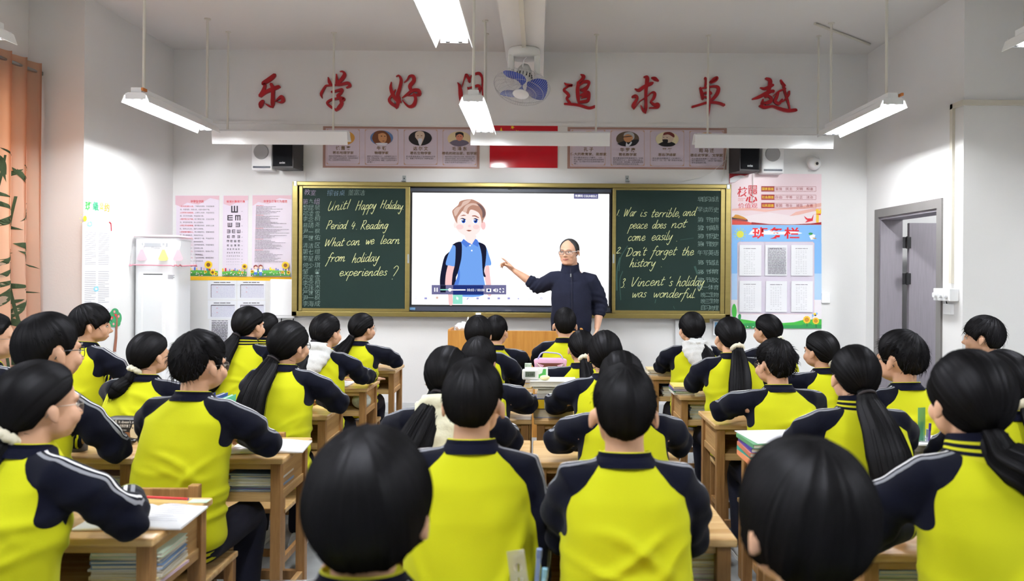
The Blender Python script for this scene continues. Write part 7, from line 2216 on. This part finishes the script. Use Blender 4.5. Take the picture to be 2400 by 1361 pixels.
# thick notebooks with red marked sheet at the right
zt_ = stack(P(2150, 1010, 3.12).x, 3.12, DH, [(.24, .20, .022, (226, 224, 214), 'cream notebook, lowest'), (.24, .20, .02, (216, 214, 206), 'cream notebook, second'), (.24, .20, .02, (228, 226, 218), 'cream notebook, third'), (.24, .20, .02, (220, 218, 208), 'cream notebook, topmost')], 'of the pile under the red-marked paper')
t = thing('marked_paper', 'white paper with red marks on top of cream notebooks', 'paper', (P(2130, 985, 3.12).x, 3.12, zt_ + .0005), .1)
MB().box(-.10, .10, -.09, .09, 0, .002).build('paper', M_paper, t)
pr = MB(); rr = random.Random(2)
for i in range(9):
    a, b_ = rr.uniform(-.07, .05), rr.uniform(-.07, .07)
    pr.stroke([(a, b_), (a + .015, b_ + .008), (a + .04, b_ - .004)], .004, 0)
pr.v = [Vector((v.x, v.z, .0025)) for v in pr.v]
pr.build('red_marks', mat('mark_red', C(232, 130, 130), .7), t)
zt2 = stack(P(2175, 900, 4.0).x, 4.02, DH, [(.22, .18, .022, (214, 206, 186), 'tan notebook, lowest'), (.22, .18, .022, (222, 214, 196), 'tan notebook, second'), (.22, .18, .022, (206, 200, 184), 'tan notebook, third'), (.22, .18, .020, (222, 216, 200), 'tan notebook, fourth'), (.20, .17, .008, (90, 190, 150), 'mint green booklet, topmost')], 'of the pile in front of the grey door')
# pen pots
def pen_pot(name, x, y, label, pens, m, clear=False):
    t = thing('pen_pot', label, 'pen pot', (x, y, DH + .001))
    MB().lathe([(.034, .0), (.036, .09), (.033, .09), (.031, .004)], 20, 0, caps=False).build('cup', m, t)
    MB().lathe([(.034, 0), (.034, .004)], 20).build('base', m, t)
    for i, (px, py, L, rgb, lab) in enumerate(pens):
        q = thing('pen', lab, 'pen', (x + px, y + py, DH + .006), 0, 'pens standing in pots')
        tx_, ty_ = px * .5, py * .5
        MB().cyl((0, 0, 0), (tx_, ty_, L), .0042, 8).build('barrel', mat('pen', C(*rgb), .35), q)
        MB().cyl((tx_, ty_, L), (tx_ * 1.15, ty_ * 1.15, L + .03), .0048, 8).build('cap', mat('pen_cap', C(*[max(0, c - 40) for c in rgb]), .35), q)
    return t
M_pot = mat('pot_clear', C(210, 216, 220), .2, .5, alpha=.5)
M_mesh = mat('pot_mesh', C(60, 58, 56), .5)
pen_pot('p', P(185, 880, 3.2).x, 3.20, 'dark mesh pen pot by the glasses of the boy at left', [(.0, .01, .17, (120, 90, 170), 'violet pen in the mesh pot at left'), (-.012, 0, .15, (210, 210, 215), 'silver pen in the mesh pot at left')], M_mesh)
pen_pot('p', P(2180, 985, 2.85).x + .10, 3.10, 'clear pen pot of violet pens at the right', [(.0, .01, .12, (110, 80, 160), 'dark violet pen in the clear pot at right'), (-.014, -.004, .11, (160, 140, 200), 'pale violet pen in the clear pot at right'), (.014, -.004, .12, (120, 90, 180), 'violet pen, rightmost in the clear pot at right'), (.002, -.014, .10, (190, 200, 220), 'pale blue pen in the clear pot at right')], M_pot)
q = thing('set_square', 'clear green ruler leaning in the pen pot at the right', 'ruler', (P(2169, 950, 3.05).x, 3.08, DH + .03), .2)
MB().box(-.016, .016, -.001, .001, 0, .19, bev=0).build('blade', mat('green_plastic', C(90, 180, 130), .2, .5, alpha=.65), q)
pen_pot('p', P(1690, 840, 5.0).x, 4.83, 'pen pot with red and blue pens in front of the girl with the scrunchie', [(.0, .01, .15, (60, 60, 150), 'blue pen in the pot before the scrunchie girl'), (-.014, 0, .16, (190, 60, 80), 'red pen in the pot before the scrunchie girl')], M_pot)
# clear perforated ruler and pens in the pot nearest the camera
xr_, yr_ = P(1235, 1340, 1.62).x, 1.60
t = thing('pen_pot', 'white pen pot nearest the camera with a clear template ruler', 'pen pot', (xr_ - .005, yr_, DH + .001))
MB().lathe([(.038, .0), (.040, .095), (.036, .095), (.034, .004)], 20, 0, caps=False).build('cup', M_offwhite, t); MB().lathe([(.036, 0), (.036, .004)], 20).build('base', M_offwhite, t)
t = thing('template_ruler', 'clear plastic template ruler with punched shapes', 'ruler', (xr_, yr_, DH + .006), 0)
t.rotation_euler = (0, math.radians(-8), 0)
M_clear = mat('clear_plastic', C(198, 198, 170), .12, .5, alpha=.62)
fr = MB(); hgt = .17
holes = [(.135, .0095, 6), (.107, .010, 5), (.080, .0095, 4), (.052, .010, 16)]
zs = [0] + [h_[0] + sg * .0135 for h_ in holes[::-1] for sg in (-1, 1)] + [hgt]
for i in range(0, len(zs) - 1, 2): fr.box(-.018, .018, -.001, .001, zs[i], zs[i + 1])
for hz, hr, k_ in holes:
    o_ = [(-.018, hz - .0135), (.018, hz - .0135), (.018, hz + .0135), (-.018, hz + .0135)]
    n_ = 40; out, inn = [], []
    for j in range(n_):
        a = 2 * PI * j / n_ - PI * .75
        c_, s_ = math.cos(a), math.sin(a); m_ = max(abs(c_) / .018, abs(s_) / .0135); out.append((c_ / m_, hz + s_ / m_))
        if k_ == 5: r_ = hr * (1 - .5 * abs(((a / (2 * PI / 5)) % 1) - .5) * 2)
        elif k_ == 16: r_ = hr
        else: r_ = hr * math.cos(PI / k_) / math.cos(((a + PI / k_) % (2 * PI / k_)) - PI / k_)
        inn.append((r_ * c_, hz + r_ * s_))
    for y_, fl in ((-.001, False), (.001, True)):
        fr.add([(p[0], y_, p[1]) for p in out + inn], [([j, (j + 1) % n_, n_ + (j + 1) % n_, n_ + j] if not fl else [n_ + j, n_ + (j + 1) % n_, (j + 1) % n_, j]) for j in range(n_)])
    fr.add([(p[0], -.001, p[1]) for p in inn] + [(p[0], .001, p[1]) for p in inn], [[j, (j + 1) % n_, n_ + (j + 1) % n_, n_ + j] for j in range(n_)])
fr.build('blade', M_clear, t)
for i, (dx, rgb, L, lab) in enumerate(((-.022, (226, 222, 206), .135, 'cream pen beside the template ruler'), (-.010, (236, 236, 232), .145, 'white pen touching the template ruler'), (.022, (120, 140, 180), .15, 'blue-grey pen right of the template ruler'), (.032, (150, 200, 220), .11, 'sky blue pen right of the template ruler'))):
    q = thing('pen', lab, 'pen', (xr_ + dx * .6, yr_ + .008, DH + .006), 0, 'pens standing in pots')
    MB().cyl((0, 0, 0), (dx * .5, .003, L), .005, 10).build('barrel', mat('pen', C(*rgb), .35), q)
    MB().cyl((dx * .5, .003, L), (dx * .55, .003, L + .018), .006, 10).build('cap', mat('pen_cap', C(*[max(0, c - 20) for c in rgb]), .35), q)
# bag inside a desk, blue clip bag on a chair side
t = thing('patterned_bag', 'white bag with small green drawings inside the second desk from the wall', 'bag', (-1.13, 5.04, SHZ))
MB().ell((0, 0, .05), (.062, .05, .05), 0, 20, 12).build('body', mat('bag_print', C(206, 210, 204), .6, noise=(55, .25)), t)
t = thing('paper_ball', 'crumpled white tissue and box lying on the podium corner', 'tissue', (P(1085, 768, 7.0).x, 7.02, pz - .019))
b = MB(); b.ell((0, 0, .03), (.07, .05, .03), 0, 22, 14)
rr = random.Random(5)
for i, v in enumerate(b.v): b.v[i] = Vector((v.x * (1 + rr.uniform(-.25, .25)), v.y * (1 + rr.uniform(-.25, .25)), max(0, v.z * (1 + rr.uniform(-.3, .5)))))
b.build('tissue', M_paper, t)
t = thing('clear_bottle', 'small clear bottle standing on the podium', 'bottle', (P(1121, 745, 7.1).x, 7.1, pz - .019))
MB().lathe([(.0, 0), (.026, 0), (.028, .01), (.028, .10), (.022, .115)], 16, 0, caps=False).build('body', mat('bottle_pale', C(222, 224, 236), .2, .5, alpha=.7), t)
MB().lathe([(.022, .115), (.024, .16), (.0, .162)], 16, 0, caps=False).build('cap', M_white, t)
t = thing('glue_bottle', 'cream squeeze bottle on the podium beside a girl\'s head', 'bottle', (P(1097, 745, 7.05).x, 7.05, pz - .019))
MB().lathe([(.0, 0), (.02, 0), (.022, .07), (.010, .09)], 16, 0, caps=False).build('body', mat('bottle_cream', C(226, 224, 190), .4), t)
MB().lathe([(.009, .09), (.004, .125), (.0, .126)], 12, 0, caps=False).build('nozzle', M_offwhite, t)
# ---------------------------------------------------------------- the class
DOWN = [((-.205, .10, .70), (-.10, .26, .62)), ((.205, .10, .70), (.10, .26, .62))]
def T(l=.3, s=0.0, r=.030, **k): return dict(len=l, sway=s, r=r, **k)
# left block
person('girl with metal glasses and low ponytail, largest figure at the left edge', 95, 850, 2.20, 'lowpony', 1.04, glasses='metal', tail=T(.50, -.05, .052, fan=1), tie=M_scr, seed=11, byaw=22, hyaw=30, vox=.008)
person('boy with black glasses and thick short hair at the left, behind the front girl', 115, 742, 2.98, 'short', 1.13, glasses='black', seed=12, byaw=16, hyaw=30)
person('girl with clear glasses cut by the left edge, before the curtain', -22, 735, 3.60, 'pony', 1.0, glasses='metal', tail=T(.2), seed=13, hyaw=55)
person('boy with bowl-cut hair in profile before the rules sheet', 212, 717, 4.60, 'fringe', 1.0, seed=14, hyaw=58, byaw=18)
person('girl with a short low ponytail in front of the air conditioner', 350, 780, 4.0, 'lowpony', 1.0, tail=T(.13, -.06, .036), tie=M_scr, seed=15, byaw=8, hyaw=26)
person('boy with spiky hair and metal glasses, whole back and hem in view', 467, 785, 3.05, 'spiky', 1.03, glasses='metal', seed=16, byaw=8, hyaw=28, vox=.008)
person('girl with striped stand-up collar and ponytail to the left', 582, 720, 5.0, 'pony', 1.02, collar='stripe', tail=T(.34, -.10, .050, fan=1), tie=M_tie, seed=17, ew=.84, byaw=6, hyaw=25)
person('girl half hidden behind the girl with the striped collar at left', 626, 735, 5.85, 'pony', .97, collar='stripe', tail=T(.2), seed=18, hyaw=30)
person('girl with glasses and a loose ponytail hanging to her waist', 676, 755, 4.0, 'pony_loose', 1.02, glasses='black', tail=T(.52, -.05, .060, strands=160, fan=1), tie=M_tie, seed=19, byaw=12, hyaw=33, vox=.009)
person('girl in a grey hood with ponytail, resting a hand on the desk', 764, 737, 4.96, 'pony', 1.0, hood=M_hood_g, tail=T(.32, -.07, .046, fan=1), tie=M_tie, seed=20, ew=.84, byaw=14, hyaw=28,
       arms=[FOLD[0], ((.245, .16, .778), (.22, .30, .762))], hands=[((.215, .30, .746), (-.1, 1, -.10), (0, 0, -1), (-1, .1, .2), .9, (.03, .03, .04, .05))])
person('girl with round glasses and side ponytail nearest the left of the board', 848, 735, 5.85, 'pony', .98, glasses='metal', tail=T(.24, -.09, .044, fan=1), tie=M_tie, seed=21, byaw=14, hyaw=38)
# centre block
person('dark bobbed head nearest the camera, left of the middle, hand at chin', 868, 1015, 1.27, 'bob', 1.08, seed=31, byaw=6, hyaw=8, vox=.008, jup=.036,
       arms=[((-.22, .19, .755), (-.10, .12, .86)), FOLD[1]], hands=[((-.075, .115, .885), (.1, .1, 1), (1, -.2, 0), (0, -1, .2), .95, (.9, 1.0, 1.1, 1.2))])
person('boy with short hair left of the centre line, broad yellow back', 1107, 850, 2.20, 'short', .99, seed=32, byaw=-3, hyaw=8, vox=.008,
       arms=[((-.20, .10, .772), (-.06, .25, .77)), ((.155, -.01, .665), (.15, -.04, .59))], hands=[((.155, -.04, .585), (-.1, .15, -.9), (-.6, -.5, 0), (0, -.6, -.5), .95)])
person('boy with short hair right of the centre line, broad yellow back', 1462, 865, 2.06, 'short', 1.0, seed=33, byaw=0, hyaw=0, vox=.008, wide=.92, arms=[((-.160, .11, .775), (-.05, .28, .772)), ((.190, .11, .775), (.05, .31, .77))])
person('girl with a cream hood and ponytail behind the left centre boy', 1048, 815, 3.10, 'pony', 1.0, hood=M_hood_c, tail=T(.32, -.13, .056, fan=1), tie=M_tie, seed=34, byaw=2, hyaw=12)
person('long-haired girl in the third row left of the clock', 1122, 793, 3.96, 'bob', .95, seed=35, byaw=4, hyaw=14)
person('long-haired girl in the fourth row before the podium', 1121, 742, 4.86, 'bob', .92, seed=36, byaw=4, hyaw=8)
person('short-haired boy before the podium, beside the long-haired girl', 1162, 743, 5.72, 'short', .98, seed=37, ew=.84, byaw=2, hyaw=14)
person('boy with cropped hair in front of the teacher', 1325, 725, 5.72, 'short', 1.0, seed=38, ew=.84, byaw=4, hyaw=-2)
person('girl with pink hair pins and a cream scrunchie near the pink bag', 1363, 775, 4.85, 'pony', .94, tail=T(.30, .02, .042, fan=1), tie=M_scr, clips=2, seed=39, byaw=-4, hyaw=-8)
person('girl with a pink star clip in her hair, arm across the desk', 1417, 778, 3.97, 'pony_loose', .98, tail=T(.2), clips=3, seed=40, byaw=-8, hyaw=-6)
person('girl with loose strands half hidden behind the right centre boy', 1457, 826, 3.09, 'pony_loose', 1.0, tail=T(.26), seed=41, byaw=0, hyaw=-2)
# right block
person('dark bobbed head nearest the camera at the right, metal glasses', 1885, 1040, 1.24, 'bob', 1.08, glasses='metal', seed=51, byaw=-14, hyaw=-16, vox=.008)
person('girl with wide dark hair and swept ponytail, largest figure at right', 2272, 830, 2.0, 'low_loose', 1.05, tail=T(.16, .16, .050, strands=150), seed=52, byaw=-4, hyaw=-6, vox=.008, collar='stripe')
person('girl with central ponytail and striped collar on the right', 2003, 812, 3.0, 'pony', 1.0, collar='stripe', tail=T(.36, .03, .060, strands=150, fan=1), tie=M_tie, seed=53, ew=.84, byaw=0, hyaw=-2, vox=.009)
person('boy with tousled hair and black glasses beside the right aisle', 1818, 800, 3.86, 'spiky', 1.0, glasses='black', seed=54, byaw=-6, hyaw=-22)
person('girl with a curved ponytail in a cream scrunchie beside the right aisle', 1711, 745, 4.70, 'pony', 1.0, tail=T(.36, -.05, .050, fan=1), tie=M_scr, seed=55, ew=.84, byaw=-2, hyaw=-14)
person('girl in a pale grey hood with ponytail before the right slate', 1622, 733, 5.62, 'pony_loose', 1.0, hood=M_hood_g, tail=T(.36, .10, .046, fan=1), seed=56, ew=.84, byaw=-4, hyaw=-18)
person('girl with bobbed hair looking left below the blue poster', 1800, 738, 5.60, 'pony', 1.0, tail=T(.1), tie=M_scr, seed=57, ew=.84, byaw=-14, hyaw=-34)
person('smiling girl with cream scrunchie turned left near the wall plate', 1925, 778, 4.70, 'pony', 1.02, tail=T(.34, .02, .042, fan=1), tie=M_scr, seed=58, ew=.84, byaw=-10, hyaw=-30)
person('boy with wavy hair and black glasses before the grey door', 2112, 782, 3.75, 'tousled', 1.10, glasses='black', seed=59, byaw=-10, hyaw=-32)
person('boy in profile by the right wall', 2305, 745, 4.60, 'fringe', 1.0, seed=60, byaw=-24, hyaw=-48)
person('girl with a large white scrunchie at the right edge', 2352, 825, 2.98, 'pony', 1.04, tail=T(.30, .0, .050, fan=1), tie=M_scr, seed=61, ew=.84, byaw=-6, hyaw=-20)
# ---------------------------------------------------------------- the teacher
def teacher():
    Xc, Yc = .31, 7.36
    M_fleece = mat('navy_fleece', C(25, 28, 44), .95, .15, noise=(40, .08), bump=(160, .0008))
    M_fig = mat('teacher_skin', C(212, 166, 140), .5, .35, noise=(16, .05))
    M_trs = mat('dark_trousers', C(34, 34, 40), .85)
    hs = 1.06
    hc = Vector((.025, .03, 1.627))
    yaw = math.radians(-24)            # the face turns to his right
    HM = Matrix.Translation(hc) @ Matrix.Rotation(yaw, 4, 'Z') @ Matrix.Rotation(math.radians(-3), 4, 'X') @ Matrix.Diagonal((hs * 1.06, hs * 1.02, hs, 1)) @ Matrix.Translation(-HC)
    b = MB()
    hb = MB(); head_shapes(hb, HC)
    hb.ell((HC.x, HC.y + .028, HC.z - .055), (.067, .056, .056), 0, 20, 14); hb.ell((HC.x, HC.y + .035, HC.z - .088), (.052, .045, .032), 0, 20, 14)     # fuller cheeks and jaw
    hb.tube([HC + Vector((0, -.02, -.05)), HC + Vector((0, -.025, -.10)), HC + Vector((0, -.04, -.18))], [.058, .058, .068], 20)
    b.add(hb.v, hb.f, 0, True, HM)
    b.loft([[Vector((a * math.cos(t), y + d * math.sin(t), z)) for t in [2 * PI * j / 28 for j in range(28)]] for z, a, d, y in
            ((.86, .155, .105, 0), (.98, .165, .115, 0), (1.10, .160, .115, .0), (1.24, .170, .115, .0), (1.36, .165, .10, -.005), (1.42, .11, .08, -.005), (1.47, .065, .062, 0))])
    rs, re, rw = Vector((.165, -.01, 1.375)), Vector((.315, -.15, 1.300)), Vector((.545, -.155, 1.452))
    ls, le, lw = Vector((-.175, 0, 1.365)), Vector((-.275, -.03, 1.14)), Vector((-.238, .06, .915))
    b.tube([Vector((.08, 0, 1.38)), rs, re, re.lerp(rw, .5), rw], [.05, .056, .045, .040, .024], 16)
    b.tube([Vector((-.08, 0, 1.38)), ls, le, le.lerp(lw, .5), lw], [.05, .056, .045, .040, .025], 16)
    hand_shapes(b, rw, (.75, -.02, .66), (.5, .4, -.62), (.2, 0, .5), 1.02, (.10, .85, 1.0, 1.1), .20, .5)
    hand_shapes(b, lw, (.12, .18, -1), (1, 0, .1), (0, 1, .2), 1.0, (.5, .55, .6, .65))
    for s in (-1, 1):
        b.tube([(s * .085, 0, .90), (s * .095, .01, .50), (s * .10, -.01, .09)], [.085, .060, .042], 16)
        b.tube([(s * .10, -.04, .05), (s * .105, .12, .035)], [.04, .034], 12)
    v, f = remesh(b, .0042, 5)
    loc = (Xc, Yc, 0)
    mi = np.zeros(len(f), int)
    eb = MB(); lips(eb, HM @ Matrix.Translation(HC) @ Matrix.Diagonal((1.35, 1.0, 1.0, 1)) @ Matrix.Translation(-HC))
    for s in (-1, 1):
        eb.ell((HC.x + s * .030, HC.y + .0765, HC.z - .002), (.0125, .0075, .0048), 2, 16, 10, HM)
        eb.ell((HC.x + s * .030 + .003, HC.y + .0825, HC.z - .002), (.0052, .0025, .0048), 3, 12, 8, HM)
        eb.tube([HM @ Vector((HC.x + s * .044, HC.y + .073, HC.z - .001)), HM @ Vector((HC.x + s * .030, HC.y + .084, HC.z + .0045)), HM @ Vector((HC.x + s * .016, HC.y + .080, HC.z + .001))], .0014, 6, 3)
        eb.tube([HM @ Vector((HC.x + s * .047, HC.y + .077, HC.z + .019)), HM @ Vector((HC.x + s * .032, HC.y + .088, HC.z + .024)), HM @ Vector((HC.x + s * .014, HC.y + .089, HC.z + .020))], [.0009, .0018, .0014], 6, 3)
    n = len(v); v = np.vstack([v, np.array([tuple(q) for q in eb.v])]); f = list(f) + [tuple(n + i for i in q) for q in eb.f]; mi = np.concatenate([mi, np.array(eb.m)])
    o = link('person', mesh_np('person', v, f, [M_fig, M_lip, M_eye, M_iris], mi))
    o.location = loc; o.rotation_euler = (0, 0, PI)
    tag(o, 'man in navy fleece and glasses pointing at the screen', 'person')
    # fleece jacket
    b = MB()
    b.loft([[Vector((a * math.copysign(abs(math.cos(t)) ** .9, math.cos(t)) + sx, y + d * math.copysign(abs(math.sin(t)) ** .9, math.sin(t)), z)) for t in [2 * PI * j / 40 for j in range(40)]] for z, a, d, y, sx in
            ((.875, .178, .135, 0, 0), (.90, .188, .142, 0, 0), (.98, .190, .145, .004, 0), (1.10, .186, .143, .006, 0), (1.24, .190, .138, .004, 0), (1.33, .184, .122, 0, 0), (1.40, .135, .098, -.002, 0), (1.44, .090, .080, 0, .005), (1.475, .076, .074, .006, .01))])
    rc, lc = re.lerp(rw, .42), le.lerp(lw, .50)
    b.tube([Vector((.09, 0, 1.385)), rs + Vector((0, 0, -.01)), rs.lerp(re, .5) + Vector((0, 0, -.01)), re, rc], [.070, .084, .078, .074, .056], 22)
    b.ell(tuple(re), (.074, .074, .072), 0, 18, 12)
    b.tube([Vector((-.09, 0, 1.38)), ls + Vector((0, 0, -.01)), ls.lerp(le, .5) + Vector((-.008, 0, 0)), le, lc], [.070, .085, .078, .072, .054], 22)
    b.ell(tuple(le), (.070, .070, .070), 0, 18, 12)
    v, f = remesh(b, .009, 4)
    me = bpy.data.meshes.new('n'); me.from_pydata(v.tolist(), [], f); me.update()
    nn = np.empty(len(v) * 3, np.float32); me.vertices.foreach_get('normal', nn); nn = nn.reshape(-1, 3); bpy.data.meshes.remove(me)
    h = np.zeros(len(v))
    for a, c_ in ((re, rc), (le, lc)):
        ax = np.array((c_ - a).normalized()); t = (v - np.array(a)) @ ax; d = np.linalg.norm(v - np.array(a), axis=1)
        h += .006 * np.sin(t * 150 + (v[:, 2] + v[:, 1]) * 12) * np.exp(-(d / .13) ** 2)
    h += .004 * np.sin(v[:, 0] * 26 + v[:, 2] * 15) * np.sin(v[:, 2] * 22 - v[:, 0] * 8) * (v[:, 2] < 1.36)
    h -= .006 * np.exp(-(v[:, 0] / .006) ** 2) * (v[:, 1] > .05)
    v = v + nn * h[:, None]
    j = link('fleece_jacket', mesh_np('fleece_jacket', v, f, [M_fleece]), o)
    b = MB(); n = 40
    def ring(r1, r2, z0, y, k): return [Vector((.012 + r1 * math.cos(t), y + r2 * math.sin(t), z0 - k * math.sin(t))) for t in [2 * PI * q / n for q in range(n)]]
    R_ = [ring(.095, .088, 1.435, .0, .012), ring(.084, .080, 1.475, .006, .016), ring(.080, .078, 1.520, .012, .022), ring(.072, .070, 1.522, .012, .022), ring(.070, .068, 1.48, .008, .018)]
    b.loft(R_, 0, False); b.build('collar', M_fleece, o)
    MB().tube(cr([(.012, .094, 1.475), (.012, .098, 1.44), (.006, .120, 1.38), (.003, .142, 1.25), (.0, .152, 1.08), (.0, .150, .90)], 6), .0028, 6).build('zip', mat('zip_navy', C(22, 24, 40), .5), j)
    MB().box(.007, .017, .122, .127, 1.395, 1.425).build('zip_pull', M_steel, j)
    # trousers and shoes
    b = MB(); b.ell((0, 0, .90), (.165, .125, .10), 0, 24, 12)
    for s in (-1, 1): b.tube([(s * .088, 0, .88), (s * .098, .01, .50), (s * .102, -.01, .08)], [.098, .076, .066], 18)
    v, f = remesh(b, .012, 3); link('trousers', mesh_np('trousers', v, f, [M_trs]), o)
    me = shoe_mesh(M_black, 'shoe')
    for s in (-1, 1):
        so = link('shoe', me, o); so.location = (s * .103, .02, 0)
    # hair: thin, high forehead
    EMIN['thin'] = ([0, 22, 40, 55, 68, 80, 92, 104, 122, 140, 180], [80, 74, 58, 44, 14, -14, 12, 6, -22, -38, -42])
    V, F, U = hair_cap('thin', 77, (0, -.3, .95), .0055, clump=.001, tuft=(120, .012, .12), crown=.003)
    M = np.array(HM @ Matrix.Translation(HC)); V = V @ M[:3, :3].T + M[:3, 3]
    link('hair', mesh_np('hair', V, F, [nodes_hair('greying_hair', (.035, .034, .036), (.03, .03, .03, 1))], uv=U), o)
    # half-rim glasses with white temples
    fr, ln, tp = MB(), MB(), MB()
    for s in (-1, 1):
        cx = s * .034; pts = []
        for q in range(25):
            a = 2 * PI * q / 24; c_, s_ = math.cos(a), math.sin(a)
            pts.append(HM @ (HC + Vector((cx + .026 * math.copysign(abs(c_) ** .45, c_), .0985 - abs(cx + .026 * c_) * .24, -.005 + .0135 * math.copysign(abs(s_) ** .45, s_)))))
        fr.tube(pts, .0019, 6, caps=False); ln.add(pts[:-1], [list(range(24))])
        tp.tube([HM @ (HC + Vector(q)) for q in ((s * .060, .085, .004), (s * .076, .05, .006), (s * .086, .0, .008), (s * .087, -.02, .0))], .0028, 6)
    fr.tube([HM @ (HC + Vector(q)) for q in ((-.009, .096, .003), (0, .100, .006), (.009, .096, .003))], .0018, 6)
    g_ = fr.build('glasses', M_gl_b, o); ln.build('lens', M_lens, g_); tp.build('temple', M_white, g_)
teacher()
